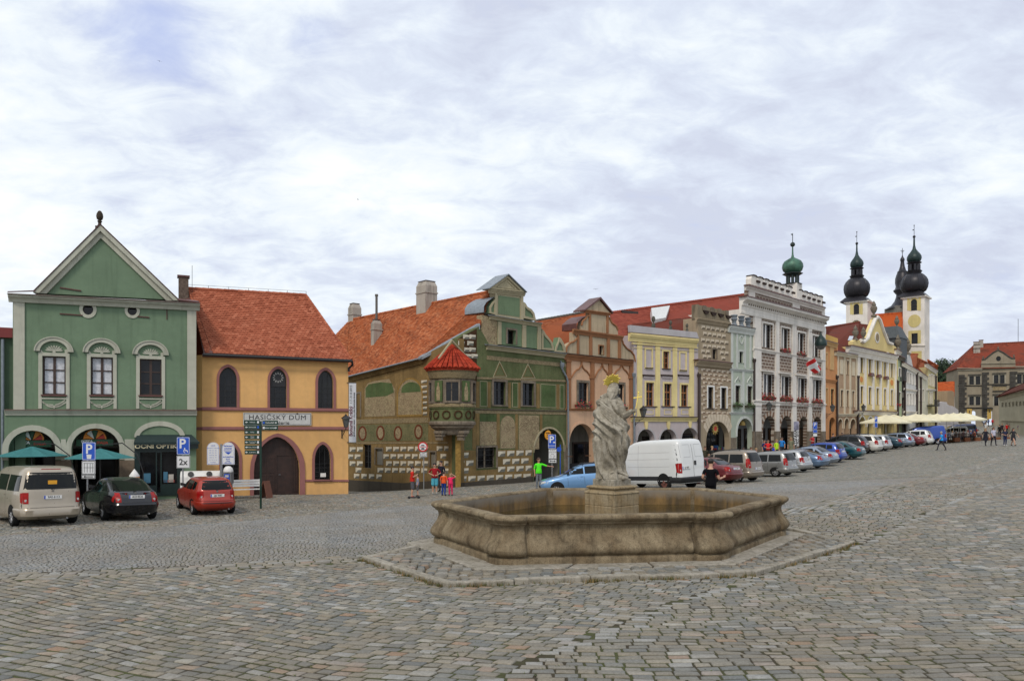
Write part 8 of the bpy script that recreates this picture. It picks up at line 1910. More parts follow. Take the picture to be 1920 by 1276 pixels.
 pz=K['plate']; pl=empty('number_plate',(0,0,0)); pl.parent=root; q_=rear(0 if kind!='cargovan' else .52,pz,.02); sl=(rear(0,pz+.05)[0]-rear(0,pz-.05)[0])/.1
 py=0 if kind!='cargovan' else .52
 mb=MB(); mb.box(q_[0]-.012,py-.26,pz-.056,q_[0]+.01,py+.26,pz+.056); po=mb.build('plate',M_PLATE,pl)
 mb=MB(); mb.box(q_[0]-.0135,py+.215,pz-.054,q_[0]-.011,py+.258,pz+.054); mb.build('country_band',M_PBLUE,po)
 if plate and detail:
  t_=text(plate,.105,M_INK,po,(q_[0]-.0135,py-.02,pz),rz=R(-90),name='plate_number',ext=.001,bold=.002,sx=.84)
 if detail:
  if K['rg']:
   z0,z1,w0,w1=K['rg']; a=rear(.05,z0-.01,.02); b=rear(-.34,z0+.04,.022); mb=MB(); mb.tube([a,b],.009,5); mb.build('rear_wiper',M_TRIM,body)
   a=rear(0,z0-.06,.01); mb=MB(); mb.tube([(a[0]+.01,0,a[2]),(a[0]-.008,0,a[2])],.038,14); mb.build('badge',M_CHROME,body)
  mb=MB(); a=rear(-.45,.26,.02); mb.tube([(a[0]+.2,-.45,.25),(a[0]-.01,-.45,.25)],.03,8); mb.build('exhaust_pipe',M_STEEL if kind=='cargovan' else M_RIM,root)
  # tailgate gap lines
  if K['rg']:
   for yv in (-K['rg'][2]-.04,K['rg'][2]+.04):
    patch([(bz1+.03,yv-.006),(K['tail'][0],yv-.006),(K['tail'][0],yv+.006),(bz1+.03,yv+.006)],rear,.004,M_TRIM,'tailgate_gap',step=.12)
   patch([(bz1+.025,-K['rg'][2]-.04),(bz1+.025,K['rg'][2]+.04),(bz1+.037,K['rg'][2]+.04),(bz1+.037,-K['rg'][2]-.04)],rear,.004,M_TRIM,'tailgate_gap',step=.12)
 if rails:
  for s in (1,-1):
   zt=K['H']+.03; w_=.60; mb=MB(); mb.tube([(.05,s*w_,zt-.10),(-.05,s*w_,zt),(-1.35,s*w_,zt),(-1.5,s*w_,zt-.12)],.02,6); mb.build('roof_rail',M_TRIM,body)
 if kind in('hatch','sedan','wagon') and detail: mb=MB(); mb.tube([(-.55,0,K['H']-.02),(-.80,0,K['H']+.22)],.008,5); mb.build('aerial',M_TRIM,body)
 root['_k']=kind; del root['_k']
 return root,body,rear,side,patch
P_BEIGE=paint('champagne beige paint',(.42,.36,.28),.45); P_BLACK=paint('black paint',(.010,.010,.013),.2,.22); P_RED=paint('bright red paint',(.36,.030,.014),.25); P_LBLUE=paint('light blue paint',(.16,.32,.56),.35); P_WHITE=paint('white van paint',(.66,.67,.66),0,.4)
P_MAR=paint('maroon paint',(.14,.010,.014),.3); P_TAUPE=paint('taupe paint',(.26,.22,.175),.5); P_SILV=paint('grey silver paint',(.28,.28,.27),.6); P_SILV2=paint('light silver paint',(.42,.43,.44),.6); P_SBLUE=paint('steel blue paint',(.12,.19,.30),.5); P_SSB=paint('silver blue paint',(.25,.30,.38),.6)
P_BLUE=paint('royal blue paint',(.015,.06,.33),.3); P_TEAL=paint('dark teal paint',(.008,.07,.085),.4); P_WH2=paint('cream white paint',(.62,.61,.57),.05); P_DTEAL=paint('petrol blue paint',(.010,.045,.07),.4)
GL='cars parked in front of the left houses'; GR_='cars parked along the row of houses'
c1=car('minibus','beige passenger van parked at the far left edge, seen from behind',P_BEIGE,58,26.0,137,'9A0 6113',group=GL)
q_=c1[2](0,1.42,.012); mb=MB(); mb.box(q_[0]-.004,-.13,1.33,q_[0]+.012,.13,1.50); mb.build('yellow_sticker',plain('orange sticker',(.75,.35,.02),.6),c1[1])
q_=c1[2](0,1.86,.01); mb=MB(); mb.box(q_[0]-.01,-.28,1.85,q_[0]+.03,.28,1.875); mb.build('brake_light',M_TAIL,c1[1])
c2=car('liftback','black liftback car parked between the beige van and the red hatchback',P_BLACK,222,28.2,132,'4C0 0536',group=GL,hs=1.05)
c3=car('hatch','bright red hatchback parked in front of the yellow house',P_RED,384,31.0,126,'2J6 9083',group=GL)
c3_=c3[4]([(.50,-.78),(.50,.78),(.535,.78),(.535,-.78)],c3[2],.056,M_TRIM,'bumper_strip',step=.06)
c4=car('wagon','light blue estate car side on, half hidden behind the statue',P_LBLUE,1093,36.3,183,None,rails=True,sc_=.94)
c5=car('cargovan','long white delivery van with double rear doors, right of the statue',P_WHITE,1226,36.0,126,'1J1 0076',rimm=M_STEEL,dark_bumper=True,hs=1.08)
def van_doors(c,two=True):
 root,body,rear,side,patch=c
 for yv in (-.93,0,.93): patch([(.50,yv-.008),(1.92,yv*.93-.008),(1.92,yv*.93+.008),(.50,yv+.008)],rear,.004,M_TRIM,'door_gap',step=.2)
 patch([(.50,-.93),(.50,.93),(.512,.93),(.512,-.93)],rear,.004,M_TRIM,'door_gap',step=.2)
 for s in (-1,1):
  for (a,b,c_,d) in ((s*.16,s*.78,1.38,1.90),):
   for (p,q) in (((c_,a),(c_,b)),((d,a),(d,b))): patch([(p[0],p[1]),(p[0],q[1]),(p[0]+.012,q[1]),(p[0]+.012,p[1])],rear,.004,_mats.get('panel crease') or plain('panel crease',(.30,.30,.30),.6),'pressed_panel',step=.2)
   for yv in (a,b): patch([(c_,yv-.006),(d,yv-.006),(d,yv+.006),(c_,yv+.006)],rear,.004,_mats['panel crease'],'pressed_panel',step=.2)
 q_=rear(-.09,1.12,.01); mb=MB(); mb.box(q_[0]-.03,-.16,1.04,q_[0]+.01,-.05,1.22); mb.build('door_handle',M_TRIM,body)
 for s in (1,-1):
  for zz_ in (1.0,1.32,1.60): patch([(zz_,-2.2),(zz_+.010,-2.2),(zz_+.010,.7),(zz_,.7)],side,.003,_mats['panel crease'],'side_crease',s=s,step=.3)
  patch([(.42,-2.3),(.60,-2.3),(.60,2.2),(.42,2.2)],side,.004,M_TRIM,'sill_trim',s=s,step=.3)
  patch([(.45,-.0),(1.95,-.0),(1.95,.014),(.45,.014)],side,.004,_mats['panel crease'],'panel_seam',s=s,step=.3)
van_doors(c5)
car('sedan','dark red saloon partly hidden between the white van and the taupe van',P_MAR,1316,40.6,130,'1J2 7065',group=GR_)
car('mpv','taupe high-roofed family car, first large one right of the white van',P_TAUPE,1358,43,133,'3J5 2104',rails=True,group=GR_)
car('mpv','grey silver compact people carrier beside the taupe car',P_SILV,1430,46.5,134,'5J2 6610',hs=.9,sc_=.95,group=GR_)
car('hatch','light silver hatchback third in the row of cars',P_SILV2,1464,50,134,'2J1 4450',group=GR_)
car('liftback','steel blue liftback between the silver hatchback and silver blue car',P_SBLUE,1489,53,134,'1J0 3381',group=GR_,hs=.97)
car('sedan','silver blue saloon left of the royal blue car',P_SSB,1512,55.5,134,None,group=GR_)
car('hatch','royal blue compact car left of the teal saloon',P_BLUE,1533,58,134,None,group=GR_,sc_=1.05)
car('sedan','dark teal saloon in front of the black estate',P_TEAL,1566,60.5,136,None,group=GR_)
car('wagon','black estate car parked behind the teal saloon',P_BLACK,1575,67,136,None,rails=True,group=GR_,sc_=1.08,hs=1.05)
car('wagon','cream white estate car with wide rear lamps, right of the black estate',P_WH2,1601,68,137,None,rails=True,group=GR_,sc_=1.05,hs=1.08)
car('hatch','silver white hatchback just right of the cream estate',P_SILV2,1629,71,137,None,group=GR_,hs=1.05)
car('liftback','petrol blue liftback in the middle of the far cars',P_DTEAL,1648,74,137,None,group=GR_)
car('wagon','pale silver blue estate left of the far maroon saloon',P_SSB,1669,76.5,138,None,rails=True,group=GR_)
car('sedan','maroon saloon between silver blue estate and white crossover',P_MAR,1692,78.5,138,None,group=GR_)
car('hatch','white rounded hatchback in front of the blue van',P_WHITE,1708,80.5,142,None,group=GR_,sc_=1.1,hs=1.06)
c6=car('cargovan','royal blue delivery van beneath the cream parasols',P_BLUE,1727,87,166,None,detail=False)
car('mpv','white car parked behind the cafe terrace',P_WHITE,1785,104,150,None,detail=False); car('minibus','dark blue van behind the cafe terrace',paint('navy paint',(.02,.03,.08)),1797,112,165,None,detail=False)
# ------------------------------------------------------------------ people
M_SKIN=plain('skin',(.50,.28,.19),.55,var=.06); M_SKIN2=plain('darker skin',(.42,.22,.14),.55,var=.06)  # the second skin tone is simply darker
M_HAIRS=[plain('dark hair',(.018,.012,.009),.6,var=.2),plain('brown hair',(.06,.03,.015),.6,var=.2),plain('blonde hair',(.30,.20,.09),.6,var=.2),plain('grey hair',(.35,.34,.32),.6,var=.2)]
def cloth(c,name=None): return plain(name or 'cloth %02d%02d%02d'%tuple(int(min(.99,x)*99) for x in c),c,.85,var=.18,vscale=7)
_bodies={}
def body_mesh(pose,girth=1.0,sleeve=.55,legs='long',skirt=False):
 key=(pose,girth,sleeve,legs,skirt)
 if key in _bodies: return _bodies[key]
 J={}   # joint -> (pos, radius)
 sit=pose=='sit'; dz=-.46 if sit else 0
 def S(n,p,r,rg,par): J[n]=(Vector(p)+Vector((0,0,dz if not n.startswith(('kn','an','to','he')) or not sit else 0)),r,rg,par)
 g=girth
 S('pel',(0,0,.96),(.145*g,.105*g),'b',None); S('spi',(0,.0,1.12),(.13*g,.10*g),'t','pel'); S('che',(0,-.005,1.32),(.165*g,.11*g),'t','spi'); S('nec',(0,-.01,1.475),(.058,.058),'s','che')
 S('hd0',(0,.015,1.55),(.068,.075),'s','nec'); S('hd1',(0,.02,1.63),(.082,.098),'s','hd0'); S('hd2',(0,.01,1.70),(.075,.088),'s','hd1'); S('nose',(0,.115,1.615),(.012,.016),'s','hd1')
 step={'walk':.26,'walk2':-.24,'stride':.34}.get(pose,0)
 for s,sd in ((-1,'l'),(1,'r')):
  st=step*s
  S('hip'+sd,(.085*s*g,0,.90),(.095*g,.10*g),'b','pel')
  if sit:
   S('kn'+sd,(.12*s,.42,.50),(.066,.066),'k','hip'+sd); S('an'+sd,(.12*s,.38,.09),(.042,.045),'c','kn'+sd); S('to'+sd,(.13*s,.56,.045),(.042,.032),'f','an'+sd); S('he'+sd,(.12*s,.34,.045),(.038,.034),'f','an'+sd)
  else:
   S('kn'+sd,(.095*s,st*.55+.02,.50),(.064,.068),'k','hip'+sd); S('cf'+sd,(.098*s,st*.78-.015,.34),(.056,.06),'c','kn'+sd); S('an'+sd,(.10*s,st-.03,.09),(.036,.04),'c','cf'+sd); S('to'+sd,(.115*s,st+.14,.04),(.042,.03),'f','an'+sd); S('he'+sd,(.10*s,st-.065,.04),(.036,.034),'f','an'+sd)
  sh=Vector((.185*s*g,-.01,1.40)); S('sh'+sd,sh,(.062,.062),'t','che')
  arm={'rest':((.235,-.03,1.14),(.245,.05,.90)),'walk':((.235,-.03-.14*s,1.15),(.235,.04-.22*s,.93)),'walk2':((.235,-.03+.12*s,1.15),(.235,.05+.2*s,.93)),'stride':((.235,-.03-.18*s,1.15),(.235,.06-.28*s,.95)),
    'point':((.235,-.03,1.14),(.245,.05,.90)) if s>0 else ((.44,.06,1.30),(.68,.10,1.27)),
    'phone':((.235,-.05,1.15),(.20,.18,1.10)) if s<0 else ((.25,.0,1.13),(.30,.24,1.17)),
    'head':((.235,-.03,1.14),(.245,.05,.90)) if s>0 else ((.40,.06,1.50),(.17,.06,1.66)),
    'hips':((.34,-.08,1.18),(.16,.10,1.10)),'sit':((.23,.06,1.16),(.16,.30,1.08)),'bag':((.24,-.02,1.14),(.20,.16,1.22))}.get(pose,((.235,-.03,1.14),(.245,.05,.90)))
  e=Vector((arm[0][0]*s,arm[0][1],arm[0][2])); w_=Vector((arm[1][0]*s,arm[1][1],arm[1][2]))
  S('el'+sd,e,(.043,.043),'e','sh'+sd); S('wr'+sd,w_,(.026,.022),'s','el'+sd)
  d=(w_-e).normalized(); up=Vector((0,-1,0)) if abs(d.y)<.8 else Vector((0,0,1)); sd_=d.cross(up).normalized()
  S('pa'+sd,w_+d*.07,(.036,.018),'s','wr'+sd)
  for i in range(4):
   off=sd_*(-.027+.018*i); L=(.062,.072,.068,.052)[i]; p0=w_+d*.10+off*1.0; curl=sd_.cross(d).normalized()*.02
   S('f%d%s'%(i,sd),p0,(.0095,.0095),'s','pa'+sd); S('g%d%s'%(i,sd),p0+d*L*.6+curl,(.0085,.0085),'s','f%d%s'%(i,sd)); S('h%d%s'%(i,sd),p0+d*L+curl*2.2,(.0075,.0075),'s','g%d%s'%(i,sd))
  S('t0'+sd,w_+d*.035+sd_*.035,(.011,.011),'s','wr'+sd); S('t1'+sd,w_+d*.075+sd_*.055,(.0095,.0095),'s','t0'+sd)
 names=list(J); idx={n:i for i,n in enumerate(names)}
 me=bpy.data.meshes.new('b'); me.from_pydata([tuple(J[n][0]) for n in names],[(idx[J[n][3]],idx[n]) for n in names if J[n][3]],[])
 o=bpy.data.objects.new('b',me); C.objects.link(o); sk=o.modifiers.new('s','SKIN');
 for i,n in enumerate(names): me.skin_vertices[0].data[i].radius=J[n][1]
 me.skin_vertices[0].data[0].use_root=True
 sb=o.modifiers.new('u','SUBSURF'); sb.levels=1; sb.render_levels=1
 dg=bpy.context.evaluated_depsgraph_get(); m2=bpy.data.meshes.new_from_object(o.evaluated_get(dg)); bpy.data.objects.remove(o);
 for k in range(4): m2.materials.append(M_SKIN)
 B=[(J[J[n][3]][0],J[n][0],n) for n in names if J[n][3]]
 mi=[]
 for p in m2.polygons:
  c=p.center; best=9;bn=None;bt=0
  for a,b,n in B:
   ab=b-a; t=max(0,min(1,(c-a).dot(ab)/max(1e-9,ab.length_squared))); q=(c-a-ab*t).length-.5*(J[n][1][0])
   if q<best: best=q;bn=n;bt=t
  k=bn[:2]
  if k in('sp','ch','sh'): v=1
  elif k=='ne': v=1 if c.z<1.47+dz else 0
  elif k=='el': v=1 if bt<sleeve*1.8 else 0
  elif k=='wr': v=1 if sleeve>1.2 and bt<.92 else 0
  elif k in('hi','pe'): v=2
  elif k=='kn': v=2 if legs!='none' or bt<.5 else 0
  elif k in('cf','an'): v=2 if legs=='long' else 0
  elif k in('to','he'): v=3
  else: v=0
  if k in ('sp',) and bt<.12: v=2
  mi.append(v)
 m2.polygons.foreach_set('material_index',mi); m2.shade_smooth(); m2.name='person_body'
 _bodies[key]=(m2,{n:J[n][0] for n in names}); return _bodies[key]
def person(label,pos,h,head,pose,top,bot,shoe=(.03,.025,.02),hair=0,sleeve=.55,legs='long',girth=1.,skin=None,longhair=False,skirt=None,bag=None,cap=None,group=None,child=False):
 me,J=body_mesh(pose,girth,sleeve,legs); k=h/1.76
 z=gz(pos[0],pos[1]); root=empty('person',(pos[0],pos[1],z+(.0)),R(head-90),label,'person',group); root.scale=(k*(1.08 if child else 1),k*(1.08 if child else 1),k)
 o=bpy.data.objects.new('body',me); C.objects.link(o); o.parent=root
 for i,m in enumerate((skin or M_SKIN,cloth(top),cloth(bot),cloth(shoe))): o.material_slots[i].link='OBJECT'; o.material_slots[i].material=m
 hd=J['hd1']; mb=MB()
 mb.lathe([(1e-4,-.015),(.06,-.012),(.088,.02),(.096,.06),(.088,.105),(.055,.135),(1e-4,.145)],hd.x,hd.y-.018,hd.z-.015,14,sy=1.12)
 if longhair:
  for q in range(7): a=R(200+q*23); mb.tube([(hd.x+.085*math.cos(a),hd.y-.01+.09*math.sin(a),hd.z+.04),(hd.x+.095*math.cos(a),hd.y-.02+.10*math.sin(a),hd.z-.08),(hd.x+.10*math.cos(a),hd.y-.02+.085*math.sin(a),hd.z-.24)],[.035,.04,.02],6)
 mb.build('hair',M_HAIRS[hair],o,smooth=50)
 fb=MB();
 for s in (-1,1): fb.ball((hd.x+s*.034,hd.y+.088,hd.z+.01),.011,6,4);
 fb.tube([(hd.x-.025,hd.y+.088,hd.z-.062),(hd.x+.025,hd.y+.088,hd.z-.062)],.006,5)
 fb.build('facial_features',plain('eyes and lips',(.10,.035,.03),.5),o)
 eb=MB()
 for s in (-1,1): eb.ball((hd.x+s*.088,hd.y-.005,hd.z-.005),.022,6,5,1.4)
 eb.build('ears',skin or M_SKIN,o)
 p=J['pel']
 if skirt:
  mb=MB(); mb.lathe([(.17,.16),(.19,.0),(.22,-.2),(.25,-.42),(.245,-.42),(.20,-.1)],p.x,p.y,p.z,16,sy=.8); mb.build('skirt',cloth(skirt),o,smooth=50)
 elif pose!='sit':   # loose hem of the shirt
  mb=MB(); mb.lathe([(.158*girth,.20),(.166*girth,.08),(.178*girth,-.04),(.172*girth,-.045)],p.x,p.y,p.z,16,sy=.78); mb.build('shirt_hem',cloth(top),o,smooth=50)
 if legs=='short' and pose!='sit':
  for sd in 'lr':
   a=J['hip'+sd]; b=J['kn'+sd]; mb=MB(); mb.tube([a.lerp(b,.1),a.lerp(b,.95)],[.105*girth,.10],10,cap=False); mb.build('shorts_leg',cloth(bot),o)
 if bag:
  c=J['che']; mb=MB(); mb.box(c.x-.14,c.y-.26,c.z-.28,c.x+.14,c.y-.10,c.z+.14); b_=mb.build('backpack',cloth(bag),o); bv=b_.modifiers.new('b','BEVEL'); bv.width=.04; bv.segments=3
 if cap: mb=MB(); mb.lathe([(.104,.0),(.102,.04),(.06,.085),(.001,.09)],hd.x,hd.y-.01,hd.z+.05,14,sy=1.1); mb.box(hd.x-.06,hd.y+.05,hd.z+.05,hd.x+.06,hd.y+.18,hd.z+.062); mb.build('cap',cloth(cap),o,smooth=50)
 return root
def gp(x,y): g_=G(x,y); return (g_.x,g_.y)
def hpx(x,y,ph): return G(x,y).y/FP*ph
K_=dict(group='family standing at the corner house')
person('boy in red shirt and grey shorts standing sideways, leftmost of the corner group',gp(773,933),1.62,10,'bag',(.55,.03,.02),(.09,.09,.10),shoe=(.4,.05,.04),legs='short',**K_)
person('small child in grey shirt close behind the boy in red',gp(783,930),1.15,190,'rest',(.25,.27,.36),(.10,.10,.11),legs='short',hair=1,**K_)
tr=empty('toy_scooter',G(776,934),R(20),'small black toy scooter under the feet of the boy in red','scooter'); mb=MB(); mb.box(-.28,-.09,.05,.28,.09,.09)
for a in (-.24,.24): mb.tube([(a,-.07,.06),(a,.07,.06)],.06,12)
mb.build('deck',M_TRIM,tr)
person('man in dark red shirt and turquoise shorts facing the square',gp(815,926),1.70,-85,'hips',(.28,.015,.02),(.08,.35,.45),shoe=(.3,.3,.28),legs='short',**K_)
person('man in black shirt behind the orange child',gp(827,922),1.76,-120,'rest',(.02,.02,.03),(.04,.04,.05),**K_)
person('child in orange shirt and long blue trousers seen from behind',gp(832,929),1.28,70,'rest',(.75,.11,.03),(.02,.05,.24),hair=0,child=True,**K_)
person('little girl in pink with one hand raised to her head',gp(845,929),1.18,-95,'head',(.75,.03,.12),(.62,.03,.12),hair=2,sleeve=.4,longhair=True,child=True,**K_)
person('man in neon green shirt reaching an arm towards the parking sign',gp(1010,919),1.76,-70,'point',(.10,.80,.03),(.16,.18,.20),skin=M_SKIN2,hair=1)
person('man in black shirt and trousers walking behind the fountain beside the white van',(6.6,24.8),1.92,60,'phone',(.006,.006,.008),(.006,.006,.008),hair=0,sleeve=.3)
person('man in bright blue shirt walking across the upper roadway',gp(1765,844),1.74,175,'stride',(.03,.30,.70),(.035,.04,.05),hair=3,skin=M_SKIN2,sleeve=.5,girth=1.1)
W_=dict(group='four women walking down the square')
person('woman in black dress with brown bag, leftmost of the four walking women',gp(1848,835.5),1.66,-100,'walk',(.02,.02,.022),(.02,.02,.025),skirt=(.02,.02,.022),longhair=True,hair=2,**W_)
person('woman in white top and dark jacket, second of the four walking women',gp(1863,835),1.74,-95,'walk2',(.45,.45,.55),(.02,.02,.03),longhair=True,hair=1,bag=(.02,.02,.03),**W_)
person('woman with crossed arms and navy top, third of the four walking women',gp(1884.5,835.5),1.62,-90,'hips',(.03,.035,.07),(.02,.03,.09),shoe=(.5,.5,.5),hair=1,longhair=True,**W_)
person('woman in grey jacket and short skirt, rightmost of the four walking women',gp(1900,835.5),1.64,-80,'stride',(.035,.035,.04),(.5,.28,.19),legs='none',skirt=(.03,.03,.035),longhair=True,hair=0,**W_)
person('person in lilac top walking at the right edge',gp(1911.5,814.6),1.68,-100,'walk',(.35,.22,.35),(.02,.02,.03),hair=0,longhair=True,**W_) ['group']='two people at the right edge'
person('person in dark grey coat at the right edge',gp(1918,814.6),1.66,-100,'walk2',(.06,.06,.07),(.09,.11,.17),hair=0,sleeve=1.3,**W_)['group']='two people at the right edge'
cr=[(1848.5,812,'white shirt behind the first walking woman',(.6,.6,.58),(.25,.25,.27)),(1874,818,'black clothes with big backpack in the crowd',(.02,.02,.02),(.02,.02,.03)),(1879,814,'dark jacket left of the red jacket',(.04,.03,.04),(.03,.03,.04)),
 (1888,814,'bright red jacket in the crowd',(.65,.02,.02),(.04,.04,.05)),(1884,808,'pink shirt near the crowd middle',(.5,.08,.16),(.04,.04,.05)),(1890,803,'yellow shirt at the back of the crowd',(.60,.50,.04),(.05,.05,.06)),(1895,810,'black coat right of the red jacket',(.02,.02,.025),(.02,.02,.02)),
 (1845,800,'white and blue shirt by the gate',(.45,.50,.6),(.05,.06,.12)),(1853,799.5,'navy shirt by the gate',(.03,.05,.14),(.04,.04,.05)),(1861,799,'red shirt by the castle gate',(.45,.02,.03),(.05,.05,.06)),(1866,797,'grey shirt by the castle gate',(.3,.3,.32),(.04,.05,.1)),(1875,797,'black shirt by the castle gate',(.02,.02,.02),(.03,.03,.04)),(1834,797,'dark coat beneath the yellow poster',(.05,.05,.05),(.03,.03,.04))]
for i,(x,y,l,a,b) in enumerate(cr): person('visitor in '+l,gp(x,y),1.72,(-90,80,-100,95)[i%4],('walk','rest','walk2','stride')[i%4],a,b,hair=i%3,bag=(.02,.02,.02) if 'backpack' in l else None,sleeve=(.55,1.3)[i%2],group='visitors near the castle gate')
ar=[(1394,858,'striped blue shirt seated near the mint house','sit',(.25,.40,.70)),(1408,858,'white shirt seated right of the striped blue shirt','sit',(.7,.7,.7)),(1418,858,'dark shirt seated beside the white shirt','sit',(.03,.03,.05)),(1433,854,'navy shirt standing at the first town hall arch','rest',(.03,.05,.14)),(1440,854,'red shirt standing at the first town hall arch','hips',(.6,.03,.03)),
 (1456,853,'lime green shirt standing at the second town hall arch','rest',(.45,.70,.03)),(1466,853,'blue shirt standing at the second town hall arch','walk',(.03,.20,.55)),(1452,857,'royal blue shirt seated behind the parked cars','sit',(.03,.08,.55)),(1483,852,'olive dress standing beside the town hall banner','rest',(.17,.17,.11)),(1524,848,'red and black cycling shirt at the third arch','hips',(.45,.04,.05)),(1322,868,'brown coat standing left of the block-patterned house arch','rest',(.05,.045,.03)),(1335,866,'black shirt inside the block-patterned house arch','rest',(.03,.03,.03)),
 (1579,843,'white shirt in front of the beige house arches','walk',(.5,.5,.5)),(1562,845,'dark blue shirt by the orange house arch','rest',(.03,.04,.08))]
def fp(x,out):
 F=[f for f,x1 in ((FH3,1309),(FH4,1370),(FH5,1415),(FH6,1548),(H7,1571),(H8,9999)) if x<x1][0]; u=F.q(x,700,-out)[0]; p=F.P0+F.ex*u-F.ey*out; return (p.x,p.y)
for i,(x,y,l,ps,a) in enumerate(ar): person('onlooker in '+l,fp(x,3.2+.5*(i%3)),1.74,-60 if i%2 else -110,ps,a,(.05,.05,.06),hair=i%3,longhair='dress' in l,skirt=(.17,.17,.11) if 'dress' in l else None,group='people in front of the arcades')
for p_ in [o for o in bpy.data.objects if o.get('category')=='person' and 'seated' in o.get('label','')]:
 mb=MB(); c=p_; ch=empty('cafe_chair',p_.location,p_.rotation_euler.z,'dark cafe chair under the '+' '.join(p_['label'].split()[2:5])+' sitter','chair','cafe chairs at the arcades')
 mb=MB(); mb.box(-.2,-.2,.40,.2,.22,.44); mb.build('seat',M_TRIM,ch); mb=MB(); mb.box(-.2,-.22,.44,.2,-.19,.85); mb.build('backrest',M_TRIM,ch)
 for a,b in ((-.18,-.18),(.18,-.18),(-.18,.2),(.18,.2)): mb=MB(); mb.tube([(a,b,0),(a,b,.4)],.015,6); mb.build('leg',M_TRIM,ch)
# ------------------------------------------------------------------ parasols, cafe terrace
def parasol(label,x,d,ztop,r,sides,mat,rz=0,drop=.5,base=True,group=None,names='parasol'):
 P=at(x,d); z=gz(P.x,P.y); h=ztop if ztop>0 else 3; e=empty(names,(P.x,P.y,z),rz,label,'parasol',group)
 mb=MB(); n=sides; R_=r; top=(0,0,h);
 # slightly sagging panels
 vs=[top]; fs=[]; m=6
 for i in range(1,m+1):
  t=i/m
  for k in range(n*2):
   a=math.pi*k/n; rr=R_*t*(1 if k%2==0 else math.cos(math.pi/n)*1.0); zz=h-drop*t-(.05*math.sin(math.pi*t) if k%2 else .0); vs.append((rr*math.cos(a),rr*math.sin(a),zz))
 N=n*2
 for k in range(N): fs.append((0,1+k,1+(k+1)%N))
 for i in range(m-1):
  for k in range(N): fs.append((1+i*N+k,1+(i+1)*N+k,1+(i+1)*N+(k+1)%N,1+i*N+(k+1)%N))
 o=len(vs); vs+=[(v[0],v[1],v[2]-.16) for v in vs[1+(m-1)*N:1+m*N]] if base else []
 if base: fs+=[(1+(m-1)*N+k,o+k,o+(k+1)%N,1+(m-1)*N+(k+1)%N) for k in range(N)]
 mb.add(vs,fs); c=mb.build('canopy',mat,e); c.modifiers.new('s','SOLIDIFY').thickness=.008
 mb=MB()
 for k in range(n): a=2*math.pi*k/n; mb.tube([(0,0,h-.06),(R_*.97*math.cos(a),R_*.97*math.sin(a),h-drop-.03)],.012,5)
 mb.build('ribs',M_WHITEFR if base else M_BLACK,e)
 mb=MB(); mb.tube([(0,0,.05),(0,0,h+.08)],.03,8); mb.build('pole',M_WHITEFR if base else M_BLACK,e); mb=MB(); mb.box(-.3,-.3,0,.3,.3,.06); mb.build('base',M_TRIM,e)
 return e
M_CANV=plain('cream canvas',(.74,.69,.50),.85,var=.08,vscale=1.2); M_TEAL=plain('teal canvas',(.055,.19,.195),.8,var=.12)
zt=lambda x,y,d:CZ-(y-HOR)/FP*d-gz(*at(x,d))
lab=['nearest cream parasol at the left end of the terrace','second cream parasol from the left end','third cream parasol beside the yellow house arches','wide cream parasol above the blue van nose','cream parasol behind the wide one over the blue van','cream parasol over the blue van rear','cream parasol just right of the blue van','cream parasol over the first cafe tables','cream parasol behind the middle tables','cream parasol second from the right end','last cream parasol at the right end of the terrace']
for i,(x,y,d) in enumerate([(1661,777,84),(1676,776.5,91),(1691,776.7,97),(1717,775,88),(1730,775.5,95),(1744,775.5,101),(1757,775,92),(1775,774.5,90),(1788,773.5,98),(1801,773.5,93),(1811,773.5,101)]):
 parasol(lab[i],x,d,zt(x,y,d),3.0,4,M_CANV,R(46.7+45),drop=.85,group='cream parasols over the cafe terrace')
tp=[]
for x,y,l in ((60,836,'teal parasol in front of the left arch'),(188,840,'teal parasol in front of the middle arch')):
 e=parasol(l,x,32.6,zt(x,y,32.6),1.45,8,M_TEAL,R(10),drop=.42,base=False,group='teal parasols in front of the green house'); tp.append(e)
 mb=MB(); h=zt(x,y,32.6); mb.tube([(1.75,0,.0),(1.75,0,1.4),(1.5,0,2.2),(.9,0,2.7),(.1,0,h+.15)],.025,6); mb.build('curved_arm',M_BLACK,e)
tr_=empty('cafe_terrace',(*at(1802,97),gz(*at(1802,97))),R(25),'low wooden terrace with dark railings beneath the right hand parasols','terrace')
mb=MB(); mb.box(-5.5,-2.6,-.5,5.5,2.6,.12); mb.build('deck',plain('brown deck boards',(.10,.055,.03),.8,var=.3),tr_)
mb=MB(); mb.box(-5.5,-2.65,.95,5.5,-2.58,1.02); mb.box(-5.5,-2.65,.15,5.5,-2.6,.22)
for k in range(45): x=-5.5+11*k/44; mb.box(x-.02,-2.64,.15,x+.02,-2.6,1.0)
mb.build('railing',M_DARKWOOD,tr_)
mb=MB();
for k in range(6): x=-5+2*k; mb.box(x-.5,-2.9,.0,x+.5,-2.68,.5)
mb.build('planter_boxes',plain('terracotta box',(.20,.08,.04),.8),tr_)
g=random.Random(5)
for i in range(9):
 x=1775+i*7.4; d=96+(i%3)*1.6; P=at(x,d); t=empty('cafe_table',(P.x,P.y,gz(P.x,P.y)+.10),g.uniform(0,1.5),'round cafe table %s the terrace parasols'%(['left under','near left under','second pair under','left of centre under','centre under','right of centre under','near right under','far right under','rightmost under'][i]),'table','cafe tables on the terrace')
 mb=MB(); mb.tube([(0,0,.72),(0,0,.75)],.42,16); mb.build('table_top',M_DARKWOOD,t); mb=MB(); mb.tube([(0,0,0),(0,0,.72)],.03,6); mb.tube([(0,0,0),(0,0,.03)],.25,10); mb.build('stem',M_BLACK,t)
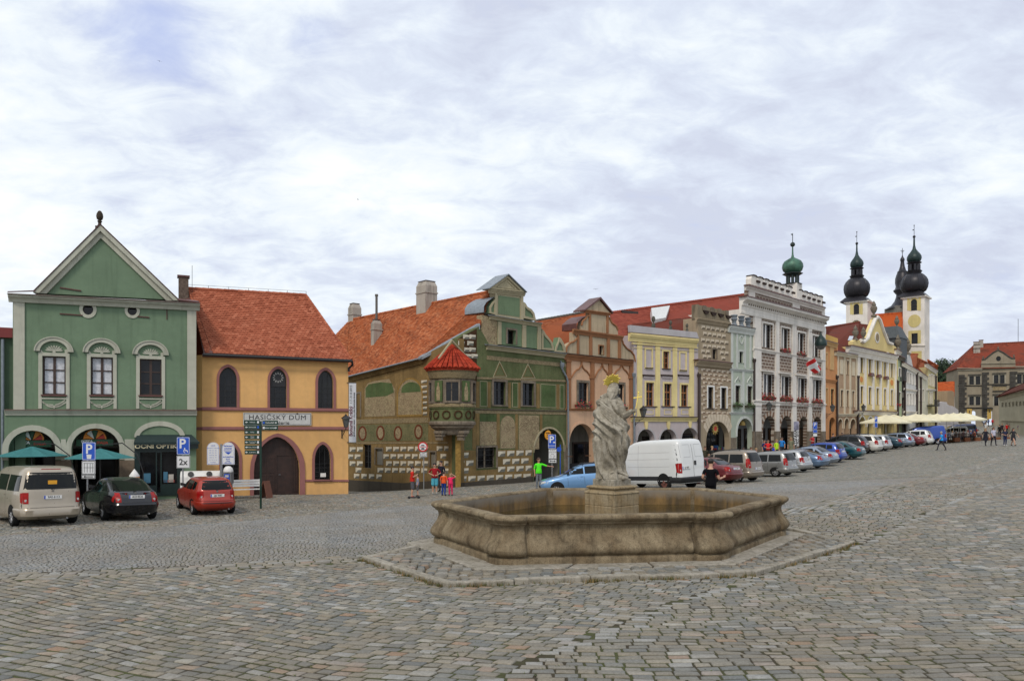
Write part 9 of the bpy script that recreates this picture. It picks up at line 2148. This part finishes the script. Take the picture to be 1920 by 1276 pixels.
cs_=[(.55,.06,.05),(.3,.4,.6),(.5,.5,.5),(.05,.05,.06),(.45,.3,.25),(.2,.1,.1),(.6,.55,.5),(.1,.15,.3),(.5,.12,.06),(.3,.32,.3)]
nm_=['orange red','sky blue','light grey','black','salmon','wine','cream','navy','rust','sage']
for i in range(10):
 x=1772+i*6.9; d=95+(i*7%4)*1.1; P=at(x,d); p_=person('cafe guest in %s top seated under the cream parasols'%nm_[i],(P.x,P.y),1.74,g.choice((-60,100,170,20)),'sit',cs_[i],(.05,.05,.07),hair=i%4,group='guests seated on the cafe terrace'); p_.location.z+=.10
# ------------------------------------------------------------------ signs and street furniture
M_SBLUE=plain('traffic blue',(.010,.075,.46),.4,var=.04); M_SWHITE=plain('sign face white',(.66,.67,.68),.45,var=.03); M_SBLK=plain('sign black',(.012,.012,.014),.5); M_POST=plain('galvanised post',(.26,.27,.28),.45,metal=.4); M_SREDR=plain('traffic red',(.50,.012,.012),.4,var=.04); M_DKG=plain('dark green enamel',(.006,.035,.022),.35)
def rrect(x0,z0,x1,z1,r,n=4):
 P=[];
 for cx,cz,a0 in ((x1-r,z0+r,-90),(x1-r,z1-r,0),(x0+r,z1-r,90),(x0+r,z0+r,180)):
  P+=[(cx+r*math.cos(R(a0+90*i/n)),cz+r*math.sin(R(a0+90*i/n))) for i in range(n+1)]
 return P
class Sign:
 """post standing on the ground, boards placed by photo rows on the plane facing the camera"""
 def __init__(s,name,label,x,d,ytop,cat='traffic sign',post=M_POST,r=.03,rot=0,group=None,depth=0):
  P=at(x,d); s.x=x; s.d=d; s.s=FP/d; s.z0=gz(P.x,P.y); s.root=empty(name,(P.x,P.y,s.z0),rot,label,cat,group)
  mb=MB(); mb.tube([(0,0,-.1),(0,0,s.z(ytop))],r,10); mb.build('post',post,s.root)
 def z(s,y): return CZ-(y-HOR)/s.s-s.z0
 def u(s,x): return (x-s.x)/s.s
 def board(s,x0,y0,x1,y1,mat,name='sign_board',out=.05,border=None,r=.03,t=.02):
  a=(s.u(x0),s.z(y1),s.u(x1),s.z(y0)); mb=MB(); mb.plate(rrect(*a,r),[],-out,-out+t); o=mb.build(name,mat,s.root)
  if border:
   mb=MB(); i=.018; mb.plate(rrect(a[0]+i*.5,a[1]+i*.5,a[2]-i*.5,a[3]-i*.5,r),[rrect(a[0]+i*1.4,a[1]+i*1.4,a[2]-i*1.4,a[3]-i*1.4,r*.8)],-out-.003,-out+.001); mb.build('border_line',border,o)
  return o
 def txt(s,o,t,x,y,hpx_,mat,out=.05,sx=1.,bold=.0,al='CENTER'): return text(t,hpx_/s.s*1.38,mat,o,(s.u(x),-out-.004,s.z(y)),bold=bold,sx=sx,align=al,ext=.001)
 def mark(s,o,polys,mat,out=.05,name='pictogram'):
  mb=MB()
  for p in polys: mb.plate([(s.u(x),s.z(y)) for x,y in p],[],-out-.004,-out)
  return mb.build(name,mat,o)
a=Sign('parking_sign','blue P parking sign with coin meter symbol and bay grid plate beside the beige van',164,29.5,826)
o=a.board(155.5,828.5,180.5,862,M_SBLUE,border=M_SWHITE); a.txt(o,'P',168,842,18,M_SWHITE,bold=.012); a.mark(o,[[(163.5,851.5),(173,851.5),(172,859.5),(164.5,859.5)]],M_SWHITE,name='coin_symbol')
o=a.board(154.5,863.5,180,888.5,M_SWHITE,border=M_SBLK); a.mark(o,[[(158,867.5),(177,867.5),(177,868.3),(158,868.3)],[(158,875.6),(177,875.6),(177,876.4),(158,876.4)]]+[[(x,867.5),(x+.8,867.5),(x+.8,885),(x,885)] for x in (159,164.5,170,175)],M_SBLK)
o=a.board(154.5,889.5,179.5,896.5,M_SWHITE,border=M_SBLK,r=.01); a.mark(o,[[(157.5,893),(161.5,890.5),(161.5,892.2),(175.5,892.2),(175.5,893.8),(161.5,893.8),(161.5,895.6)]],M_SBLK,name='arrow')
a=Sign('parking_sign','blue P sign with wheelchair symbol above a white 2x plate beside the optician',343,31.8,818)
o=a.board(332.5,819,356.5,851.5,M_SBLUE,border=M_SWHITE); a.txt(o,'P',343,832,18,M_SWHITE,bold=.012); a.mark(o,[[(346,839),(348,839),(348.5,843),(352,843),(353.5,847.5),(352.3,848),(351,844.6),(347,844.6)],[(345,842.5),(346,842.5),(346,846),(348.5,848),(347.8,848.8),(345,846.5)]],M_SWHITE,name='wheelchair_symbol')
o=a.board(332,853.5,357,877,M_SWHITE,border=M_SBLK); a.txt(o,'2x',344.5,866,11.5,M_SBLK,bold=.006)
a=Sign('parking_info_boards','two white round-topped parking information boards on one post at the yellow house',415,34.5,832,cat='information board',r=.06)
def rt(s,x0,y0,x1,y1,nm):
 c=(s.u(x0)+s.u(x1))/2; r=(s.u(x1)-s.u(x0))/2; z1=s.z(y0)-r; z0=s.z(y1); mb=MB(); P=[(s.u(x0),z0),(s.u(x1),z0)]+[(c+r*math.cos(math.pi*i/12),z1+r*math.sin(math.pi*i/12)) for i in range(13)]
 mb.plate(P,[],-.09,-.06); o=mb.build(nm,M_SWHITE,s.root); Q=[(c+(x-c)*.94,z0+.03+(z-z0)*.965) for x,z in P]; Q2=[(c+(x-c)*.91,z0+.045+(z-z0)*.95) for x,z in P]; mb=MB(); mb.plate(Q,[Q2],-.094,-.09); mb.build('border_line',M_SBLUE,o); return o
o=rt(a,389.5,828.5,412.5,870.5,'price_board');
for k,(t,h) in enumerate([('CENÍK',2.2),('1 hod 20 Kč  2 hod 30 Kč',1.6),('6:00   10,-   20,-',1.6),('8:00   20,-   30,-',1.6),('10:00  30,-   40,-',1.6),('12:00  40,-   50,-',1.6),('Po - Ne  8 - 18',1.6),('www.telc.eu',1.6)]): a.txt(o,t,401,835+k*4.4,h,M_SBLUE,out=.09)
o=rt(a,417.5,828.5,441,870,'automat_board');
for k,(t,y,h) in enumerate([('Parkovací',835.5,3.0),('automat',840,3.0),('Parkscheinautomat',844,1.5),('PLATÍ DENNĚ 8-18',856,1.7),('Pay here',859.5,1.6),('Parking',863,1.7),('ticket machine',866.5,1.5)]): a.txt(o,t,429,y,h,M_SBLUE,out=.09,bold=.003)
a.mark(o,[[(422.5,846.5),(436,846.5),(429.3,851.5)]],M_SBLUE,out=.09,name='arrow')
# parking ticket machine with white dome
P=G(428,930); P=at(428,34.0); z=gz(*P); e=empty('ticket_machine',(P.x,P.y,z),0,'grey parking ticket machine with white dome top beside the bench','ticket machine')
mb=MB(); mb.box(-.15,-.13,0,.15,.13,.9); mb.box(-.19,-.16,.85,.19,.16,1.38); o=mb.build('cabinet',plain('cabinet grey',(.13,.14,.15),.45),e); mb=MB(); mb.lathe([(.21,1.38),(.215,1.45),(.18,1.56),(.10,1.63),(.001,1.65)],0,0,0,18); mb.build('dome',M_WHITEFR,e,smooth=50)
mb=MB(); mb.box(-.12,-.175,1.05,.12,-.16,1.3); mb.build('panel',M_SBLUE,o); mb=MB(); mb.box(-.08,-.18,1.15,.08,-.175,1.25); mb.build('display',M_LAMPW,o)
# direction post
P=G(489,953.5); a=Sign('direction_post','dark green signpost with stacked direction boards in front of the yellow house',489,P.y,789,cat='signpost',post=M_DKG,r=.045)
wh=[('Nádraží',1),('Parkoviště',0),('Pošta',0),('Městská\ntiskárna',1),('Sportovní areál\nKoupaliště',0),('Policie, Nemoc.',1),('Cukrárna',1)]
for k,(t,_) in enumerate(wh):
 y0=787+k*9.35; o=a.board(458.5+k*.15,y0,487.5,y0+8.2,M_DKG,'direction_board',r=.01); a.txt(o,t,474,y0+4.1,2.3 if '\n' not in t else 1.6,M_SWHITE)
 a.mark(o,[[(460.5,y0+4.1),(463,y0+2.4),(463,y0+3.6),(465.5,y0+3.6),(465.5,y0+4.6),(463,y0+4.6),(463,y0+5.8)]],M_SWHITE,name='arrow')
 a.mark(o,[[(483,y0+2),(486.3,y0+2),(486.3,y0+6),(483,y0+6)]],M_SBLUE if t=='Parkoviště' else M_SWHITE,name='pictogram')
for k,t in enumerate(['Parkoviště','Muzeum techniky']):
 y0=788+k*9.5; o=a.board(492.5,y0,521.8,y0+8.2,M_DKG,'direction_board',r=.01); a.txt(o,t,506.5,y0+4.1,2.6 if k==0 else 2.2,M_SWHITE,bold=.001)
 a.mark(o,[[(520,y0+4.1),(517.5,y0+2.4),(517.5,y0+3.6),(515.5,y0+3.6),(515.5,y0+4.6),(517.5,y0+4.6),(517.5,y0+5.8)]],M_SWHITE,name='arrow'); a.mark(o,[[(493.5,y0+2),(497,y0+2),(497,y0+6),(493.5,y0+6)]],M_SBLUE if k==0 else M_SWHITE,name='pictogram')
# no-overtaking style round sign
P=G(796,918); a=Sign('prohibition_sign','round red-ringed sign with two vehicle symbols before the painted side wall',794.5,P.y,829)
cx,cz=a.u(793),a.z(837); mb=MB(); mb.tube([(cx,-.06,cz),(cx,-.04,cz)],.29,28); o=mb.build('disc',M_SREDR,a.root); mb=MB(); mb.tube([(cx,-.064,cz),(cx,-.058,cz)],.215,28); w_=mb.build('face',M_SWHITE,o)
a.mark(w_,[[(789.5,835.5),(790.5,833.5),(795.5,833.5),(796.5,835.5)],[(789.5,842),(791,839),(795,839),(796.5,842)]],M_SBLK,out=.064); a.mark(w_,[[(786.8,836.6),(799.2,836.6),(799.2,837.8),(786.8,837.8)]],M_SREDR,out=.064,name='bar')
o=a.board(787.5,847,801,856.3,M_SWHITE,border=M_SBLK,r=.01)
for k,t in enumerate(('MIMO','DOPRAVNÍ','OBSLUHU')): a.txt(o,t,794.3,849.2+k*2.6,1.7,M_SBLK)
# parking sign at the arch
a=Sign('parking_sign','blue P sign with white time plate and arrow by the corner house arch',1035,47.5,813)
o=a.board(1027.7,814,1042.2,840,M_SBLUE,border=M_SWHITE); a.txt(o,'P',1034,824,13,M_SWHITE,bold=.012); a.txt(o,'REZERVÉ',1035,835.5,2.6,M_SWHITE); a.mark(o,[[(1037,827.5),(1041,827.5),(1041,830),(1037,830)]],M_SWHITE)
o=a.board(1028.5,841,1043.5,859.5,M_SWHITE,border=M_SBLK)
for k,t in enumerate(['Držitelé','parkovacích','karet','Po - Ne','0 - 24']): a.txt(o,t,1036,843.8+k*3.4,2.2,M_SBLK)
o=a.board(1028.5,860.5,1043.5,867,M_SWHITE,border=M_SBLK,r=.01); a.mark(o,[[(1030,863.7),(1033,861.8),(1033,863.1),(1039,863.1),(1039,861.8),(1042,863.7),(1039,865.6),(1039,864.3),(1033,864.3),(1033,865.6)]],M_SBLK,name='arrow')
bb=Sign('parking_sign','small blue sign post behind the reserved parking sign',1050.5,49.5,833,r=.035,post=M_SBLUE); cx,cz=bb.u(1048),bb.z(842); mb=MB(); mb.tube([(cx,-.06,cz),(cx,-.04,cz)],.16,20); mb.build('disc',M_SBLUE,bb.root)
a=Sign('parking_sign','blue and white parking sign before the fourth town hall arch',1528,66,790); o=a.board(1524,791,1532,804,M_SBLUE,border=M_SWHITE); a.txt(o,'P',1528,796,6,M_SWHITE,bold=.01); a.board(1524,805,1532,811,M_SBLUE,border=M_SWHITE); a.board(1524,812,1532,818,M_SWHITE,border=M_SBLK)
a=Sign('parking_sign','distant blue parking sign at the left end of the cream parasols',1642,76,779); o=a.board(1639.5,780,1645,791,M_SBLUE,border=M_SWHITE); a.txt(o,'P',1642.2,784.5,5,M_SWHITE,bold=.01); a.board(1639.5,792,1645,801,M_SBLUE,border=M_SWHITE)
# tall town hall banner on a stand
a=Sign('banner_stand','tall exhibition banner on a stand between two town hall arches',1492.5,72.5,789,cat='banner'); o=a.board(1488,789.5,1497.5,835.5,M_SWHITE,'banner'); a.board(1488.3,790,1497.2,806,plain('banner photo',(.20,.20,.28),.7,var=.5,vscale=3),'picture_panel',out=.06)
t_=text('VÝSTAVA',5/a.s*1.5,M_SBLK,o,(a.u(1491),-.056,a.z(821)),bold=.012,ry=R(-90),rx=R(90)); text('TELČ 2015',4/a.s*1.5,M_SBLK,o,(a.u(1495.2),-.056,a.z(821)),bold=.01,ry=R(-90))
# vertical banner on the yellow house corner
Pq=FB.P1; e=empty('hanging_banner',(Pq.x,Pq.y,0),FB.rz,'long white vertical exhibition banner hanging off the yellow house corner','banner')
u0=FB.q(654.5,720,-.1)[0]-FB.L; u1=FB.q(668,720,-.1)[0]-FB.L; z1=FB.q(660,717.5)[1]+FB.base; z0=FB.q(660,829)[1]+FB.base
mb=MB(); mb.box(u0,-.06,z0,u1,-.04,z1); o=mb.build('cloth',plain('banner white',(.58,.58,.60),.7,var=.05),e)
mb=MB(); mb.tube([(u0-.1,-.05,z1),(u1,-.05,z1)],.02,6); mb.tube([(u0-.1,-.05,z0),(u1,-.05,z0)],.02,6); mb.build('rods',M_BLACK,e)
mr=plain('banner maroon',(.12,.01,.03),.6); zc=(z0+z1)/2
text('Bohumil Krátký',.25,mr,o,(u0+.11,-.064,zc-.45),ry=R(-90),bold=.006); text('1.7.-31.8.2015',.17,M_SBLK,o,(u0+.11,-.064,z1-.62),ry=R(-90)); text('ZÁTIŠÍ KRAJINY FIGURY • STILL LIFES LANDSCAPES FIGURES',.088,M_SBLK,o,(u0+.285,-.064,zc-.1),ry=R(-90),bold=.003)
# lanterns on brackets
def lantern(name,label,F,x,y,w=.34,out=.9,side_=1,wallx=None):
 wx=wallx if wallx is not None else x; u,z=F.q(x,y,-out); P=F.P0+F.ex*u-F.ey*out; zz=z+F.base; e=empty(name,(P.x,P.y,zz),F.rz,label,'street lamp')
 h=w*1.5; mb=MB()
 for k in range(4):
  a=R(45+90*k); mb.tube([(.30*w*math.cos(a),.30*w*math.sin(a),-h/2),(.62*w*math.cos(a),.62*w*math.sin(a),h*.28)],.012,5)
 mb.lathe([(.32*w,-h/2-.03),(.32*w,-h/2)],0,0,0,4,R(45)); mb.lathe([(.72*w,h*.28),(.70*w,h*.31),(.3*w,h*.55),(.15*w,h*.58),(.16*w,h*.66),(.05*w,h*.70),(.001,h*.8)],0,0,0,8); mb.build('frame',M_BLACK,e)
 mb=MB(); mb.lathe([(.28*w,-h/2),(.60*w,h*.28)],0,0,0,4,R(45)); mb.build('lamp_glass',plain('lamp glass',(.10,.105,.10),.2,var=.2),e)
 uw=F.q(wx,y)[0]-u; mb=MB(); mb.tube([(0,0,-h/2),(0,0,-h*.75),(uw*.3,out*.45,-h*.95),(uw,out,-h*.9)],.022,6); mb.tube([(uw,out,-h*1.5),(uw*.6,out*.7,-h*1.25),(uw*.25,out*.35,-h*.98)],.018,6); mb.tube([(uw,out-.02,-h*1.6),(uw,out-.02,-h*.7)],.03,6); mb.build('bracket',M_BLACK,e); return e
lantern('wall_lantern','black iron lantern on the right corner of the yellow house',FB,648.5,790,.36,out=.9,wallx=641)
lantern('wall_lantern','black iron lantern between the pink house and the lilac yellow house',FH3,1206,772,.44,out=1.5,wallx=1191)
lantern('wall_lantern','wall lantern on the left bay of the town hall',FH6,1442,762,.42,out=1.5,wallx=1427)
lantern('wall_lantern','wall lantern on the orange house front',H7,1561,765,.42,out=1.4,wallx=1550)
lantern('wall_lantern','wall lantern above the first arch of the large yellow house',FH9,1619,765,.42,out=1.2)
u,z=FH6.q(1539,640,-1.2); P=FH6.P0+FH6.ex*u-FH6.ey*1.2; e=empty('hanging_lamp',(P.x,P.y,z+FH6.base),FH6.rz,'big bell-shaped dark green lamp hanging at the town hall right edge','street lamp')
mb=MB(); mb.lathe([(.55,-.45),(.60,-.30),(.55,.05),(.38,.35),(.15,.6),(.06,.8),(.05,1.0)],0,0,0,18); mb.build('shade',M_SPIREG,e,smooth=50); mb=MB(); mb.lathe([(.001,-.85),(.3,-.75),(.45,-.55),(.5,-.45)],0,0,0,18); mb.build('lamp_glass',_mats['lamp glass'],e,smooth=50); mb=MB(); mb.tube([(0,0,.95),(0,1.2,1.1)],.03,6); mb.build('bracket',M_BLACK,e)
# white recycling container
P=at(376,35.3); z=gz(*P); e=empty('recycling_container',(P.x,P.y,z),R(20),'white rounded recycling container with two dark openings behind the red car','container')
mb=MB(); n=10; prof=[(-.5,0),(-.5,1.0)]+[(-.5*math.cos(math.pi*i/n),1.0+.32*math.sin(math.pi*i/n)) for i in range(1,n)]+[(.5,1.0),(.5,0)]
vs=[(-.85,p[0],p[1]) for p in prof]+[(.85,p[0],p[1]) for p in prof]; m=len(prof); mb.add(vs,[(i,(i+1)%m,m+(i+1)%m,m+i) for i in range(m)]+[tuple(range(m-1,-1,-1)),tuple(range(m,2*m))]); o=mb.build('shell',M_WHITEFR,e,smooth=40)
for a in (-.4,.4):
 mb=MB(); mb.tube([(a,-.40,1.16),(a,-.47,1.20)],.13,14); mb.build('opening',M_BLACK,o)
# bench
P=at(455,35.6); z=gz(*P); e=empty('park_bench',(P.x,P.y,z),FB.rz,'white slatted bench against the yellow house','bench')
for nm,zz,yy in (('seat',.45,0),('backrest',.80,.22)):
 mb=MB();
 for k in range(3): (mb.box(-.85,-.22+k*.15,.43,.85,-.10+k*.15,.46) if nm=='seat' else mb.box(-.85,.20+k*.02,.55+k*.12,.85,.23+k*.02,.65+k*.12))
 mb.build(nm,M_WHITEFR,e)
for a in (-.8,.8):
 mb=MB(); mb.tube([(a,-.2,0),(a,-.22,.43),(a,-.24,.62),(a,-.05,.66),(a,.2,.62)],.022,6); mb.tube([(a,.24,0),(a,.2,.45),(a,.26,.92)],.022,6); mb.build('leg',M_WHITEFR,e)
# a-board
P=at(499,36.2); z=gz(*P); e=empty('a_board',(P.x,P.y,z),R(78),'brown folding board standing by the arched door','sign')
for s in (-1,1): mb=MB(); mb.hexa([(-.28,s*.2-.012,0),(.28,s*.2-.012,0),(.28,s*.2+.012,0),(-.28,s*.2+.012,0)],[(-.28,s*.02-.012,.82),(.28,s*.02-.012,.82),(.28,s*.02+.012,.82),(-.28,s*.02+.012,.82)]); mb.build('panel',plain('reddish board',(.16,.06,.035),.6),e)
# litter bin
P=G(861,911); e=empty('litter_bin',(P.x,P.y,P.z),R(40),'dark green litter bin at the foot of the corner pilaster','bin'); mb=MB(); mb.box(-.17,-.14,.12,.17,.14,.62); mb.build('bucket',M_DKG,e); mb=MB(); mb.tube([(0,.16,0),(0,.16,.7)],.025,6); mb.build('post',M_BLACK,e)
# ice cream sign and waiter table behind the black car
P=at(252,31.5); z=gz(*P); e=empty('ice_cream_sign',(P.x,P.y,z),0,'orange cone shaped ice cream sign behind the black car','sign')
zc=CZ-(897-HOR)/(FP/31.5)-z; mb=MB(); mb.tube([(0,0,0),(0,0,zc-.2)],.03,8); mb.build('post',M_POST,e); mb=MB(); mb.lathe([(.03,-.25),(.20,.02),(.20,.08)],0,0,zc,14); mb.build('cone',plain('pizza orange',(.75,.25,.03)),e); mb=MB(); mb.lathe([(.19,.06),(.20,.14),(.12,.26),(.08,.32),(.001,.42)],0,0,zc,14); mb.build('cream',M_WHITEFR,e,smooth=50)
# stall items and flag for the arcades: bicycles left out where hidden
def stall(x,d,label,c,w=1.6):
 P=at(x,d); z=gz(*P); e=empty('souvenir_stand',(P.x,P.y,z),R(46),label,'stand'); mb=MB(); mb.box(-w/2,-.35,.0,w/2,.35,.85); mb.build('counter',plain('stall cloth',(.05,.045,.05),.9),e); g=random.Random(int(x));
 for k in range(7): a=-w/2+.12+k*(w-.24)/6; mb=MB(); mb.box(a-.08,-.3,.85,a+.08,.1,.85+g.uniform(.12,.4)); mb.build('goods',plain('goods %d'%(k%4),[(.45,.05,.05),(.05,.15,.4),(.5,.45,.3),(.1,.3,.1)][k%4],.6),e)
stall(1345,66.5,'souvenir stand in front of the block-patterned house',0)
# birds: three swifts high over the square
for i,(x,y,d,l) in enumerate([(1117,542,60,'dark swift flying above the pink house gable'),(299,115,70,'tiny dark bird in the upper left sky'),(671,374,80,'tiny dark bird in the middle of the sky')]):
 r=ray(x,y); e=empty('bird',(r[0]*d,d,CZ+r[2]*d),R(40*i),l,'bird'); mb=MB(); mb.lathe([(.001,-.09),(.025,-.04),(.02,.05),(.001,.12)],0,0,0,8); b=mb.build('body',M_SBLK,e); b.rotation_euler=(R(90),0,0)
 for s in (-1,1): mb=MB(); mb.add([(0,-.03,0),(s*.12,.01,.04),(s*.22,-.06,.03),(s*.10,-.05,.02)],[(0,1,2,3)]); o=mb.build('wing',M_SBLK,e); o.modifiers.new('s','SOLIDIFY').thickness=.006
